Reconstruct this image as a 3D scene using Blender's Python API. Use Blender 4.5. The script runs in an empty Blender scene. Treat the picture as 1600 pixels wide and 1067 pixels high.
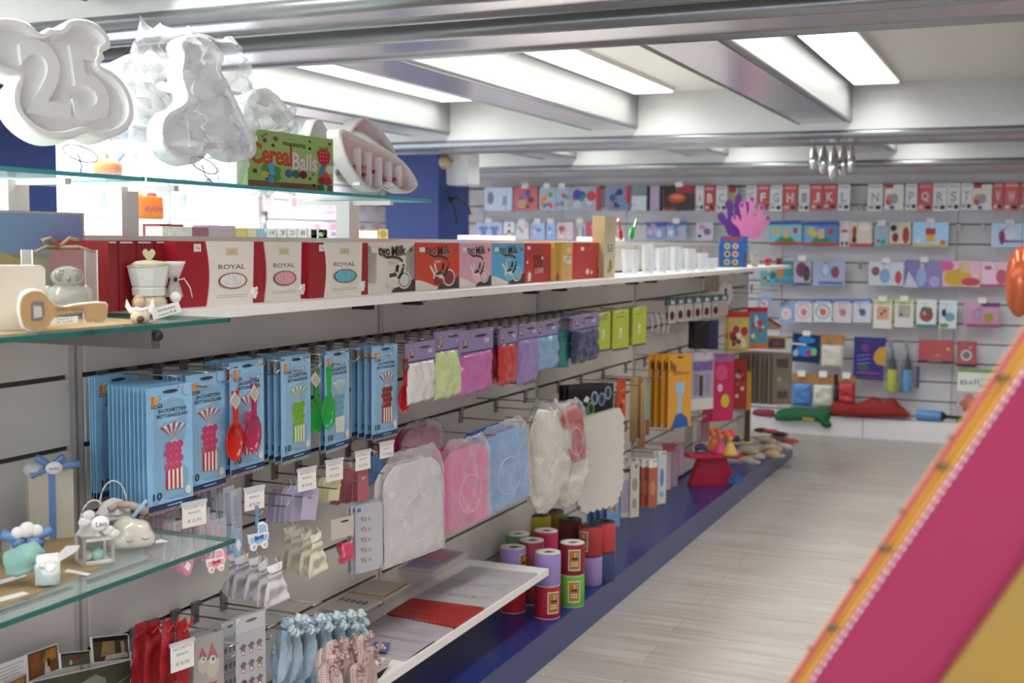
import bpy, math, random
from math import sin, cos, pi, radians as R
from mathutils import Matrix, Vector, noise
C0 = bpy.context.scene.collection
SC = bpy.context.scene
# ---------------------------------------------------------------- camera (calibrated from the vanishing points)
FP, CX, CY = 1930.0, 800.0, 533.5
CAM = Vector((1.91, 0.0, 1.5))
def unit(v): return v.normalized()
vy = unit(Vector((1628-CX, -(385-CY), -FP)))
hh = unit(Vector((1, -0.008, 0)))
up = unit(hh.cross(-vy))
if up.y < 0: up = -up
vx = unit(vy.cross(up))
RW = Matrix((vx, vy, up))
cd = bpy.data.cameras.new('camera'); cam = bpy.data.objects.new('camera', cd); C0.objects.link(cam)
cam.matrix_world = Matrix.Translation(CAM) @ RW.to_4x4()
cd.lens = FP/1600*36; cd.sensor_width = 36; cd.clip_start = 0.02
cd.dof.use_dof = True; cd.dof.focus_distance = 3.0; cd.dof.aperture_fstop = 4.5
SC.camera = cam
# ---------------------------------------------------------------- world, exposure
SC.view_settings.view_transform = 'Standard'; SC.view_settings.look = 'None'
SC.view_settings.gamma = 1.0; SC.view_settings.use_curve_mapping = False
SC.view_settings.exposure = 0.2
w = bpy.data.worlds.new('daylight'); SC.world = w; w.use_nodes = True
bg = w.node_tree.nodes['Background']; bg.inputs[0].default_value = (0.93, 0.96, 1.0, 1); bg.inputs[1].default_value = 5.5
SC.cycles.max_bounces = 8; SC.cycles.transparent_max_bounces = 24
SC.cycles.use_denoising = True
# ceiling lamps are added with their fittings, in lamp() below
LAMP_W = 20.0
def lamp(name, x, y0, y1, z, label, power=1.0):
    root = empty(name, ((x), (y0+y1)/2, z)); tag(root, label, 'ceiling light', 'fluorescent fittings in the ceiling bays')
    L = y1-y0
    m = MB(); m.box(-.12, -L/2, -.022, .12, L/2, 0, mt('e8e8e4', .5)); m.build('housing', root)
    m = MB(); m.box(-.11, -L/2+.02, -.03, .11, L/2-.02, -.022, mt('ffffff', .4, emis=1.5)); m.build('diffuser', root)
    ld = bpy.data.lights.new('tube_light', 'AREA'); ld.shape = 'RECTANGLE'; ld.size = .2; ld.spread = R(155); ld.size_y = L-.06
    ld.energy = LAMP_W*power*L/3; ld.color = (1, .985, .95)
    lo = bpy.data.objects.new('tube_light', ld); C0.objects.link(lo); lo.parent = root; lo.location = (0, 0, -.034)
# ---------------------------------------------------------------- pixel -> point on a real plane of the shop
def ray(u, v): return RW @ Vector(((u-CX)/FP, -(v-CY)/FP, -1))
def PX(u, v, X): d = ray(u, v); return CAM + d*((X-CAM.x)/d.x)
def PY(u, v, Y): d = ray(u, v); return CAM + d*((Y-CAM.y)/d.y)
def PZ(u, v, Z): d = ray(u, v); return CAM + d*((Z-CAM.z)/d.z)
def mpp(p): return -(RW.transposed() @ (Vector(p)-CAM)).z/FP
# ---------------------------------------------------------------- materials
MC = {}
def lin(h):
    if not isinstance(h, str): return h
    c = [int(h[i:i+2], 16)/255 for i in (0, 2, 4)]
    return [x/12.92 if x <= .04045 else ((x+.055)/1.055)**2.4 for x in c]
def mt(h, rough=.5, metal=0, emis=0, var=.05, scale=30, bump=0, bscale=200, stretch=None, coat=0):
    k = (h, rough, metal, emis, var, scale, bump, bscale, stretch, coat)
    if k in MC: return MC[k]
    m = bpy.data.materials.new('surface_'+str(h)); m.use_nodes = True; nt = m.node_tree; b = nt.nodes['Principled BSDF']
    c = lin(h)
    b.inputs['Roughness'].default_value = rough; b.inputs['Metallic'].default_value = metal
    b.inputs['Coat Weight'].default_value = coat; b.inputs['Coat Roughness'].default_value = .08
    b.inputs['Base Color'].default_value = (*c, 1)
    if emis:
        b.inputs['Emission Color'].default_value = (*c, 1); b.inputs['Emission Strength'].default_value = emis
    else:
        tc = nt.nodes.new('ShaderNodeTexCoord'); mp = nt.nodes.new('ShaderNodeMapping')
        nt.links.new(tc.outputs['Object'], mp.inputs[0])
        if stretch: mp.inputs['Scale'].default_value = stretch
        nz = nt.nodes.new('ShaderNodeTexNoise'); nz.inputs['Scale'].default_value = scale; nz.inputs['Detail'].default_value = 3
        nt.links.new(mp.outputs[0], nz.inputs[0])
        mx = nt.nodes.new('ShaderNodeMix'); mx.data_type = 'RGBA'
        mx.inputs[6].default_value = (*[x*(1-var) for x in c], 1); mx.inputs[7].default_value = (*[min(1, x*(1+var)) for x in c], 1)
        nt.links.new(nz.outputs[0], mx.inputs[0]); nt.links.new(mx.outputs[2], b.inputs['Base Color'])
        if bump:
            bp = nt.nodes.new('ShaderNodeBump'); bp.inputs['Strength'].default_value = bump; bp.inputs['Distance'].default_value = .004
            n2 = nt.nodes.new('ShaderNodeTexNoise'); n2.inputs['Scale'].default_value = bscale; n2.inputs['Detail'].default_value = 4
            nt.links.new(mp.outputs[0], n2.inputs[0]); nt.links.new(n2.outputs[0], bp.inputs['Height']); nt.links.new(bp.outputs[0], b.inputs['Normal'])
    MC[k] = m; return m
def film(h='f4f6f8', alpha=.25, rough=.12, graz=.55):
    """clear plastic / glass: see-through with a glossy skin"""
    k = ('film', h, alpha, rough, graz)
    if k in MC: return MC[k]
    m = bpy.data.materials.new('clear_'+h); m.use_nodes = True; nt = m.node_tree; b = nt.nodes['Principled BSDF']
    b.inputs['Base Color'].default_value = (*lin(h), 1); b.inputs['Roughness'].default_value = rough; b.inputs['Specular IOR Level'].default_value = .8
    tr = nt.nodes.new('ShaderNodeBsdfTransparent'); tr.inputs[0].default_value = (*[min(1, .4+.6*x) for x in lin(h)], 1)
    lw = nt.nodes.new('ShaderNodeLayerWeight'); lw.inputs[0].default_value = .35
    mr = nt.nodes.new('ShaderNodeMapRange'); mr.inputs[3].default_value = alpha; mr.inputs[4].default_value = min(1, alpha+graz)
    nt.links.new(lw.outputs['Facing'], mr.inputs[0])
    mx = nt.nodes.new('ShaderNodeMixShader'); nt.links.new(mr.outputs[0], mx.inputs[0]); nt.links.new(tr.outputs[0], mx.inputs[1]); nt.links.new(b.outputs[0], mx.inputs[2])
    nt.links.new(mx.outputs[0], nt.nodes['Material Output'].inputs[0])
    MC[k] = m; return m
def tinted(h, alpha=.6):
    return film(h, alpha, .1)
def dotted(h1, h2, scale=120, rough=.5):
    k = ('dot', h1, h2, scale)
    if k in MC: return MC[k]
    m = mt(h1, rough, var=.051, scale=scale+.3); m = m.copy(); nt = m.node_tree; b = nt.nodes['Principled BSDF']
    tc = nt.nodes.new('ShaderNodeTexCoord'); vo = nt.nodes.new('ShaderNodeTexVoronoi'); vo.inputs['Scale'].default_value = scale; vo.inputs['Randomness'].default_value = .25
    nt.links.new(tc.outputs['Object'], vo.inputs['Vector'])
    cr = nt.nodes.new('ShaderNodeValToRGB'); cr.color_ramp.elements[0].position = .22; cr.color_ramp.elements[1].position = .3
    cr.color_ramp.elements[0].color = (*lin(h2), 1); cr.color_ramp.elements[1].color = (*lin(h1), 1)
    nt.links.new(vo.outputs['Distance'], cr.inputs[0]); nt.links.new(cr.outputs[0], b.inputs['Base Color'])
    MC[k] = m; return m
# ---------------------------------------------------------------- mesh builder
TXT = {}
def text_mesh(s):
    if s in TXT: return TXT[s]
    cu = bpy.data.curves.new('t', 'FONT'); cu.body = s.lstrip('*'); cu.offset = .022 if s[0] == '*' else 0; cu.resolution_u = 3
    o = bpy.data.objects.new('t', cu); C0.objects.link(o)
    me = o.to_mesh(); vs = [tuple(v.co)[:2] for v in me.vertices]; fs = [tuple(p.vertices) for p in me.polygons]
    o.to_mesh_clear(); bpy.data.objects.remove(o); bpy.data.curves.remove(cu)
    x0 = min(v[0] for v in vs); x1 = max(v[0] for v in vs); y0 = min(v[1] for v in vs); y1 = max(v[1] for v in vs)
    vs = [((x-(x0+x1)/2)/(x1-x0), (y-(y0+y1)/2)/(y1-y0)) for x, y in vs]
    TXT[s] = (vs, fs, (x1-x0)/(y1-y0)); return TXT[s]
class MB:
    def __init__(s): s.v = []; s.f = []; s.mi = []; s.sm = []; s.mats = []; s.M = Matrix.Identity(4)
    def add(s, vs, fs, m, smooth=False):
        if m not in s.mats: s.mats.append(m)
        k = s.mats.index(m); n = len(s.v)
        s.v += [tuple(s.M @ Vector(v)) for v in vs]
        for f in fs: s.f.append(tuple(n+i for i in f)); s.mi.append(k); s.sm.append(smooth)
    def box(s, x0, y0, z0, x1, y1, z1, m, b=0):
        if b:
            return s.prism([(x0+b, z0), (x1-b, z0), (x1, z0+b), (x1, z1-b), (x1-b, z1), (x0+b, z1), (x0, z1-b), (x0, z0+b)], y0, y1, m)
        v = [(x, y, z) for x in (x0, x1) for y in (y0, y1) for z in (z0, z1)]
        s.add(v, [(0, 1, 3, 2), (4, 6, 7, 5), (0, 4, 5, 1), (2, 3, 7, 6), (0, 2, 6, 4), (1, 5, 7, 3)], m)
    def prism(s, pts, y0, y1, m, smooth=False, side=None):
        """outline in x,z extruded from y0 (front) to y1 (back)"""
        n = len(pts)
        s.add([(x, y0, z) for x, z in pts], [tuple(range(n))], m)
        s.add([(x, y1, z) for x, z in pts], [tuple(range(n-1, -1, -1))], m)
        s.add([(x, y0, z) for x, z in pts]+[(x, y1, z) for x, z in pts], [(i, n+i, n+(i+1) % n, (i+1) % n) for i in range(n)], side or m, smooth)
    def zprism(s, pts, z0, z1, m):
        n = len(pts)
        s.add([(x, y, z) for z in (z0, z1) for x, y in pts], [tuple(range(n-1, -1, -1)), tuple(range(n, 2*n))]+[(i, (i+1) % n, n+(i+1) % n, n+i) for i in range(n)], m)
    def tube(s, path, r, m, n=6, r1=None, closed=False):
        path = [Vector(p) for p in path]; N = len(path); vs = []; 
        for i, p in enumerate(path):
            a = path[i-1] if (i > 0 or closed) else p; b = path[(i+1) % N] if (i < N-1 or closed) else p
            t = (b-a).normalized(); q = Vector((0, 0, 1)) if abs(t.z) < .9 else Vector((1, 0, 0))
            e1 = t.cross(q).normalized(); e2 = t.cross(e1)
            rr = r if r1 is None else r+(r1-r)*i/(N-1)
            for k in range(n): vs.append(p+e1*rr*cos(2*pi*k/n)+e2*rr*sin(2*pi*k/n))
        fs = [(i*n+k, i*n+(k+1) % n, ((i+1) % N)*n+(k+1) % n, ((i+1) % N)*n+k) for i in range(N if closed else N-1) for k in range(n)]
        if not closed: fs += [tuple(range(n-1, -1, -1)), tuple((N-1)*n+k for k in range(n))]
        s.add(vs, fs, m, True)
    def lathe(s, prof, m, n=24, c=(0, 0, 0), sx=1, sy=1, facets=False):
        vs = [(c[0]+r*cos(2*pi*k/n)*sx, c[1]+r*sin(2*pi*k/n)*sy, c[2]+z) for r, z in prof for k in range(n)]; N = len(prof)
        fs = [(i*n+k, i*n+(k+1) % n, (i+1)*n+(k+1) % n, (i+1)*n+k) for i in range(N-1) for k in range(n)]
        fs += [tuple(range(n-1, -1, -1)), tuple((N-1)*n+k for k in range(n))]
        s.add(vs, fs, m, not facets)
    def ball(s, c, r, m, sx=1, sy=1, sz=1, n=12, rot=None):
        vs = []; k2 = n//2
        for i in range(k2+1):
            a = pi*i/k2
            for k in range(n): 
                p = Vector((r*sx*sin(a)*cos(2*pi*k/n), r*sy*sin(a)*sin(2*pi*k/n), r*sz*cos(a)))
                if rot: p = rot @ p
                vs.append(Vector(c)+p)
        s.add(vs, [(i*n+k, (i+1)*n+k, (i+1)*n+(k+1) % n, i*n+(k+1) % n) for i in range(k2) for k in range(n)], m, True)
    def pillow(s, w, h, d, m, seed=0, amp=.004, nx=10, nz=14, z0=0, wf=None, flat=4, rag=0, bend=0):
        """soft bag standing on z0: front and back sheets that meet at the rim; wf(t) scales the width with height t"""
        wf = wf or (lambda t: 1); vs = []; 
        for side in (-1, 1):
            for j in range(nz+1):
                t = j/nz
                for i in range(nx+1):
                    a = 2*i/nx-1
                    prof = max(0, 1-abs(a)**flat)**.6*max(0, 1-abs(2*t-1)**flat)**.6
                    x = a*w/2*wf(t); z = z0+h*t
                    nz_ = noise.noise(Vector((x*28+seed*7.1, z*22, side*3+seed)))
                    n3 = noise.noise(Vector((x*9+seed*3.3, z*60, seed)))
                    y = side*prof*(d/2)+prof*amp*(nz_*1.6+n3)*1.2+bend*(1-t)**2
                    if rag and (i in (0, nx) or j in (0, nz)): x += rag*noise.noise(Vector((x*50, z*50, seed))); z += rag*noise.noise(Vector((x*40+5, z*40, seed)))
                    vs.append((x, y, z))
        n1 = (nx+1)*(nz+1); fs = []
        for j in range(nz):
            for i in range(nx):
                a = j*(nx+1)+i; q = (a, a+1, a+nx+2, a+nx+1); fs.append(q); fs.append(tuple(n1+k for k in reversed(q)))
        s.add(vs, fs, m, True)
    def text(s, t, cx, cz, width, y, m, height=None, rot=0):
        vs, fs, asp = text_mesh(t); hgt = height or width/asp; c, sn = cos(rot), sin(rot)
        P = [(cx+x*width*c-z*hgt*sn, y, cz+x*width*sn+z*hgt*c) for x, z in vs]
        s.add(P, fs, m)
    def text3d(s, t, cx, cz, width, height, y0, y1, m):
        """lettering with thickness: front at y0, back at y1"""
        vs, fs, _ = text_mesh(t); key = lambda v: (round(v[0], 4), round(v[1], 4)); cnt = {}
        for f in fs:
            for i in range(len(f)):
                a, b = key(vs[f[i]]), key(vs[f[(i+1) % len(f)]]); cnt[(a, b)] = cnt.get((a, b), 0)+1
        P = lambda v, y: (cx+v[0]*width, y, cz+v[1]*height)
        s.add([P(v, y0) for v in vs], fs, m)
        for (a, b) in cnt:
            if (b, a) not in cnt: s.add([P(a, y0), P(b, y0), P(b, y1), P(a, y1)], [(0, 1, 2, 3)], m)
    def build(s, name, parent=None, loc=None, rz=0):
        me = bpy.data.meshes.new(name); me.from_pydata(s.v, [], s.f)
        for m in s.mats: me.materials.append(m)
        me.polygons.foreach_set('material_index', s.mi); me.polygons.foreach_set('use_smooth', s.sm)
        me.update()
        o = bpy.data.objects.new(name, me); C0.objects.link(o)
        if parent: o.parent = parent
        if loc is not None: o.location = loc
        if rz: o.rotation_euler.z = rz
        return o
class Art:
    """printed face: fractions of a w x h card whose bottom centre is the origin, front towards -y"""
    def __init__(s, mb, w, h, y, x0=0, z0=0): s.b = mb; s.w = w; s.h = h; s.y = y; s.k = 0; s.asp = 1; s.sx = 1; s.x0 = x0; s.z0 = z0
    def q(s, x, y): x = .55+(x-.55)*s.sx; return (s.x0+(x-.5)*s.w, s.z0+y*s.h)
    def ly(s): s.k += 1; return s.y-.00005*s.k
    def pol(s, pts, m): 
        y = s.ly(); P = [s.q(*p) for p in pts]; s.b.add([(a, y, c) for a, c in P], [tuple(range(len(P)))], m)
    def rect(s, x0, y0, x1, y1, m): s.pol([(x0, y0), (x1, y0), (x1, y1), (x0, y1)], m)
    def ell(s, cx, cy, rx, ry, m, n=18): s.pol([(cx+rx*cos(2*pi*i/n), cy+ry*sin(2*pi*i/n)) for i in range(n)], m)
    def circ(s, cx, cy, r, m): s.ell(cx, cy, r, r*s.w/s.h*s.asp, m)
    def txt(s, t, cx, cy, wf, m, hf=None, rot=0):
        x, z = s.q(cx, cy); s.b.text(t, x, z, wf*s.w, s.ly(), m, hf*s.h if hf else None, rot)
def tag(o, label, cat, group=None, kind=None):
    o['label'] = label; o['category'] = cat
    if group: o['group'] = group
    if kind: o['kind'] = kind
    return o
def empty(name, loc, rz=0, rot=None):
    o = bpy.data.objects.new(name, None); C0.objects.link(o); o.location = loc; o.rotation_euler = rot or (0, 0, rz); o.empty_display_size = .05
    return o
ORD = ['first', 'second', 'third', 'fourth', 'fifth', 'sixth', 'seventh', 'eighth', 'ninth', 'tenth', 'eleventh', 'twelfth'] + ['%dth' % k for k in range(13, 60)]
ORD[20] = '21st'; ORD[21] = '22nd'; ORD[22] = '23rd'; ORD[30] = '31st'; ORD[31] = '32nd'
def struct(o): o['kind'] = 'structure'; return o
KIDS = {}
def clone(o, loc, rot=None, label=None, group=None):
    r = o.copy(); C0.objects.link(r); r.location = loc
    if rot is not None: r.rotation_euler = rot
    if label: r['label'] = label
    if group: r['group'] = group
    for ch in list(o.children):
        c = ch.copy(); C0.objects.link(c); c.parent = r
        for g in list(ch.children):
            d = g.copy(); C0.objects.link(d); d.parent = c
    return r
def smooth_loop(pts, n=5):
    out = []; N = len(pts)
    for i in range(N):
        p0, p1, p2, p3 = [Vector(pts[(i+k-1) % N]) for k in range(4)]
        for j in range(n):
            t = j/n; out.append(tuple(.5*((2*p1)+(p2-p0)*t+(2*p0-5*p1+4*p2-p3)*t*t+(3*p1-p0-3*p2+p3)*t**3)))
    return out
G90 = pi/2   # turns a local front (-y) towards the aisle (+x)
WHITE = mt('efedea', .5); CARD = mt('e9e6e0', .6); BLACK = mt('1a1a1c', .5); CHROME = mt('b9b7b4', .22, .9); INK = mt('2e3340', .6)
PANEL = mt('dad5cd', .42, var=.03, scale=3)
STEEL = mt('8d8b88', .35, .8)
# ================================================================ structure: floor, ceiling, beams, walls, columns
def planks():
    m = mt('b9b2aa', .34, var=.0501); m = m.copy(); nt = m.node_tree; b = nt.nodes['Principled BSDF']
    for l in list(b.inputs['Base Color'].links): nt.links.remove(l)
    tc = nt.nodes.new('ShaderNodeTexCoord'); mp = nt.nodes.new('ShaderNodeMapping'); mp.inputs['Scale'].default_value = (1, 1, 1)
    nt.links.new(tc.outputs['Object'], mp.inputs[0])
    br = nt.nodes.new('ShaderNodeTexBrick'); br.inputs['Scale'].default_value = 1; br.inputs['Brick Width'].default_value = 1.3; br.inputs['Row Height'].default_value = .19
    br.inputs['Mortar Size'].default_value = .0016; br.inputs['Color1'].default_value = (*lin('b6b1ab'), 1); br.inputs['Color2'].default_value = (*lin('aba59e'), 1); br.inputs['Mortar'].default_value = (*lin('857f78'), 1)
    nt.links.new(mp.outputs[0], br.inputs[0])
    m2 = nt.nodes.new('ShaderNodeMapping'); m2.inputs['Scale'].default_value = (1.6, 26, 1); nt.links.new(tc.outputs['Object'], m2.inputs[0])
    nz = nt.nodes.new('ShaderNodeTexNoise'); nz.inputs['Scale'].default_value = 1.5; nz.inputs['Detail'].default_value = 6; nt.links.new(m2.outputs[0], nz.inputs[0])
    cr = nt.nodes.new('ShaderNodeValToRGB'); cr.color_ramp.elements[0].position = .3; cr.color_ramp.elements[0].color = (.72, .7, .68, 1); cr.color_ramp.elements[1].position = .7; cr.color_ramp.elements[1].color = (1.1, 1.1, 1.1, 1)
    nt.links.new(nz.outputs[0], cr.inputs[0])
    mx = nt.nodes.new('ShaderNodeMix'); mx.data_type = 'RGBA'; mx.blend_type = 'MULTIPLY'; mx.inputs[0].default_value = 1
    nt.links.new(br.outputs[0], mx.inputs[6]); nt.links.new(cr.outputs[0], mx.inputs[7]); nt.links.new(mx.outputs[2], b.inputs['Base Color'])
    return m
XL, XR, YB, YF = -3.6, 5.2, 10.15, -3.0
m = MB(); m.box(XL-.2, YF-.2, -.1, XR+.2, YB+.2, 0, planks()); struct(m.build('floor'))
CEIL = mt('d9d9d3', .45); BEAM = mt('b4b6b7', .28, .35, var=.02); BEAMG = mt('bcb6ba', .2, .6, var=.02); LIP = mt('8c9093', .3, .6)
m = MB(); m.box(XL-.2, YF-.2, 2.36, XR+.2, YB+.2, 2.46, CEIL); struct(m.build('ceiling'))
SKIN_SHADED = mt('8e908e', .35, .1, var=.02); SKIN = mt('c8cac7', .3, .15, var=.02)  # lengthwise beams: shade of lamp-shielded sides put into a darker colour
def beam_x(n, y0, y1, zb, dy=0):
    """beam across the shop: painted cheeks, mirror-finish underside between two rolled lips"""
    m = MB(); X0, X1 = XL, XR
    def bx(a, b, z0, z1, mat):
        v = [(X0, a-dy*(X0-.4)*0+dy*(X0-.4), z0), (X1, a+dy*(X1-.4), z0), (X1, b+dy*(X1-.4), z0), (X0, b+dy*(X0-.4), z0)]
        v += [(x, y, z1) for x, y, z in v]
        m.add(v, [(3, 2, 1, 0), (4, 5, 6, 7), (0, 1, 5, 4), (1, 2, 6, 5), (2, 3, 7, 6), (3, 0, 4, 7)], mat)
    bx(y0+.01, y1-.01, zb+.02, 2.36, SKIN); bx(y0+.05, y1-.05, zb+.012, zb+.02, BEAMG)
    r = .026
    for yc in (y0+r, y1-r):
        m.tube([(X0, yc+dy*(X0-.4), zb+r), (X1, yc+dy*(X1-.4), zb+r)], r, LIP, 12)
    struct(m.build('trim_%d' % n))
def beam_y(n, x0, x1, y0, y1, zb):
    m = MB(); m.box(x0, y0, zb+.012, x1, y1, 2.36, SKIN_SHADED); m.box(x0+.03, y0, zb+.004, x1-.03, y1, zb+.012, BEAMG)
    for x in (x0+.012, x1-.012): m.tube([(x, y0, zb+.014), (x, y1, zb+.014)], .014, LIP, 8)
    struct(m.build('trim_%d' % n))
beam_x(1, 2.72, 2.97, 2.07, -.03); beam_x(2, 3.17, 3.52, 2.07, -.03)
beam_x(3, 6.85, 7.37, 2.07); 
m = MB(); m.box(XL, 9.1, 2.05, XR, YB, 2.36, SKIN); m.tube([(XL, 9.1, 2.075), (XR, 9.1, 2.075)], .026, LIP, 10); struct(m.build('trim_4'))
beam_x(5, -.6, -.2, 2.07)
a = PZ(935, 200, 2.15); b = PZ(985, 207, 2.15); c = PZ(1235, 187, 2.15); d = PZ(1315, 187, 2.15)
W = .30; xb1 = PZ(960, 204, 2.15).x; xb2 = PZ(1275, 187, 2.15).x
SP = xb2-xb1
print('beams', a, b, c, d, 'spacing', SP)
n = 6
COLN = ['far left', 'second from left', 'middle', 'fourth from left', 'far right']
for ci, x in enumerate([xb1+SP*k for k in (-2, -1, 0, 1, 2)]):
    if x-W/2 < XL+.1 or x+W/2 > XR-.5: continue
    for rn, y0, y1 in (('nearest bay overhead', -.2, 2.72), ('large middle bay', 3.5, 6.86), ('short bay by back wall', 7.36, 9.1)):
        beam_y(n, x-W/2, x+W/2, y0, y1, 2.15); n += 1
        lamp('ceiling_light', x+W/2+.14, y0+.15, y1-.15, 2.36, 'white strip light, %s lengthwise beam, %s' % (COLN[ci], rn), 1.7 if y0 < 0 else 1.0)
# ---------------------------------------------------------------- walls
WALLW = mt('d2d0ce', .6, var=.02, scale=4); BLUE = mt('12306e', .45, var=.03); GROOVE = mt('4a4743', .6)
def slatwall(m, x0, x1, z0, z1, y, mat, pitch=.153, zr=1.205, gap=.011, front=-1):
    """boards with dark grooves between; front faces -y"""
    m.box(x0, y, z0, x1, y+.006, z1, GROOVE)
    z = zr
    while z > z0: z -= pitch
    while z < z1:
        a = max(z0, z+gap/2); b = min(z1, z+pitch-gap/2)
        if b-a > .01: m.box(x0, y-.012, a, x1, y, b, mat)
        z += pitch
YW = 10.1
m = MB(); m.box(XL-.15, YW+.02, 0, XR+.15, YW+.12, 2.46, WALLW)
BACKP = mt('cfcfd2', .4, var=.02, scale=3)
for k in range(-3, 6):
    a = -.02+1.33*k; slatwall(m, max(XL, a+.003), min(XR, a+1.327), .17, 1.98, YW+.012, BACKP)
struct(m.build('wall_back'))
m = MB(); m.box(XL, YW-.24, 0, XR, YW, .155, mt('dedede', .4)); 
for k in range(-3, 6): m.box(-.02+1.33*k-.002+.7, YW-.2405, 0, -.02+1.33*k+.002+.7, YW-.239, .155, GROOVE)
t = m.build('display_plinth'); tag(t, 'long low white plinth along the foot of the back wall', 'plinth')
m = MB(); m.box(XR, YF, 0, XR+.1, YB, 2.46, WALLW); struct(m.build('wall_right'))
# wall behind the viewpoint: shopfront glass between piers
m = MB(); m.box(XL, YF-.1, 0, XR, YF, .3, WALLW); m.box(XL, YF-.1, 2.2, XR, YF, 2.46, WALLW)
for x in (XL, -.8, 2.2, 5.0): m.box(x, YF-.1, .3, x+.2, YF, 2.2, WALLW)
struct(m.build('wall_front'))
# left wall: slat panel near the back, shop window in front of it
m = MB(); m.box(XL-.1, YF, 0, XL, 3.4, 2.46, WALLW); m.box(XL-.1, 3.4, 0, XL, 8.0, .55, WALLW); m.box(XL-.1, 3.4, 2.15, XL, 8.0, 2.46, WALLW); m.box(XL-.1, 8.0, 0, XL, YB, 2.46, WALLW)
struct(m.build('wall_left'))
m = MB(); m.box(3.4, -.03, .55, 3.46, .03, 2.15, WHITE); m.box(7.94, -.03, .55, 8.0, .03, 2.15, WHITE); m.box(5.65, -.03, .6, 5.7, .03, 2.1, WHITE); m.box(3.4, -.03, .55, 8.0, .03, .6, WHITE); m.box(3.4, -.03, 2.1, 8.0, .03, 2.15, WHITE)
m.M = Matrix.Identity(4)
o = m.build('window_1', loc=(XL-.05, 0, 0), rz=0); o.rotation_euler.z = pi/2; struct(o)
m = MB(); m.box(XL-.052, 3.45, .58, XL-.048, 7.95, 2.12, film('f2f6ff', .06, .02)); struct(m.build('window_2'))
m = MB(); m.box(XL+.2, YF-.055, .3, XR-.2, YF-.05, 2.2, film('f2f6ff', .06, .02)); struct(m.build('window_3'))
# pavement outside so that daylight bounces from something real
m = MB(); m.box(-14, -14, -.14, 14, 18, -.1, mt('c9c7c2', .8)); struct(m.build('trim_40'))
m = MB(); m.box(-2.19, 7.4, 0, -1.79, 7.88, 2.36, BLUE); struct(m.build('wall_column_back'))
m = MB(); m.box(-2.3, 3.4, 0, -1.8, 3.94, 2.36, BLUE); struct(m.build('wall_column_front'))
# light slat panels on the far left wall
m = MB(); m.M = Matrix.Translation((XL+.013, 0, 0)) @ Matrix.Rotation(pi/2, 4, 'Z'); slatwall(m, 8.05, YW-.02, .2, 2.0, 0, mt('dcdce4', .4)); o = m.build('slat_panel'); tag(o, 'pale slat panel on the far left wall beside the bright shop window', 'panel')
# ================================================================ the gondola (x <= 0), plinth, shelves
SEAM = [.74, 2.07, 3.40, 4.73, 6.06, 7.39, 8.72]
g = empty('shelving_gondola', (-.3, 4.7, 0)); tag(g, 'long white double-sided slatwall gondola standing along the aisle', 'shelving unit')
def gp(m, name):
    return m.build(name, g, loc=(.3, -4.7, 0))
m = MB(); m.box(-.6, .6, .13, -.02, 8.76, 1.49, WHITE); gp(m, 'core')
for a, b in zip(SEAM[:-1], SEAM[1:]):
    m = MB(); m.M = Matrix.Rotation(pi/2, 4, 'Z'); slatwall(m, a+.024, b-.024, .14, 1.49, .006, PANEL); gp(m, 'slat_panel')
for s in SEAM:
    m = MB(); m.box(-.02, s-.02, .13, .002, s+.02, 1.49, mt('cfcbc5', .4)); m.box(.002, s-.004, .14, .003, s+.004, 1.49, mt('9a968f', .5)); gp(m, 'upright')
m = MB(); m.box(-.62, .6, 1.49, .012, 8.76, 1.508, WHITE); gp(m, 'top_cap')
BLUEP = mt('142e74', .3, var=.03, coat=.3)
m = MB(); m.box(-.6, .6, 0, .344, 8.745, .125, BLUEP); m.box(-.6, .6, .1195, .346, 8.747, .1275, BLUEP); o = m.build('gondola_plinth'); tag(o, 'royal blue plinth running under the whole gondola', 'plinth')
# white shelf boards in bays
SZ = 1.355
for i, (a, b) in enumerate(zip(SEAM[1:-1], SEAM[2:])):
    s = empty('shelf', (.0, (a+b)/2, SZ)); 
    tag(s, 'white shelf board in the %s bay, %s' % (['first', 'second', 'third', 'fourth', 'farthest'][i], ['carrying the white sleeved red boxes', 'carrying the small printed boxes', 'carrying the ivory box and clear beakers', 'carrying clear plastic beakers', 'with the felt hands on its end'][i]), 'shelf', 'white shelf boards along the gondola')
    m = MB(); m.box(.004, a-(a+b)/2+.003, -.022, .302, b-(a+b)/2-.003, 0, WHITE); m.build('board', s)
    for y in (a+.16, b-.16):
        m = MB(); m.M = Matrix.Translation((0, y-(a+b)/2, 0)) @ Matrix.Rotation(pi/2, 4, 'Z'); m.prism([(-.012, -.022), (.012, -.022), (.012, -.06), (-.012, -.06)], -.07, -.004, BLACK); m.M = Matrix.Translation((0, y-(a+b)/2, 0)); m.zprism([(.004, -.005), (.25, -.005), (.25, .005), (.004, .005)], -.032, -.022, STEEL); m.build('bracket', s)
# lower white shelf
s = empty('shelf', (0, 3.3, .332)); tag(s, 'low white shelf holding the albums and the red folder', 'shelf')
m = MB(); m.zprism([(.004, -.5), (.335, -.5), (.325, .765), (.004, .765)], -.024, 0, WHITE); m.build('board', s)
for y in (-.4, .4):
    m = MB(); m.box(.01, y-.01, -.06, .2, y+.01, -.024, STEEL); m.build('bracket', s)
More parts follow.
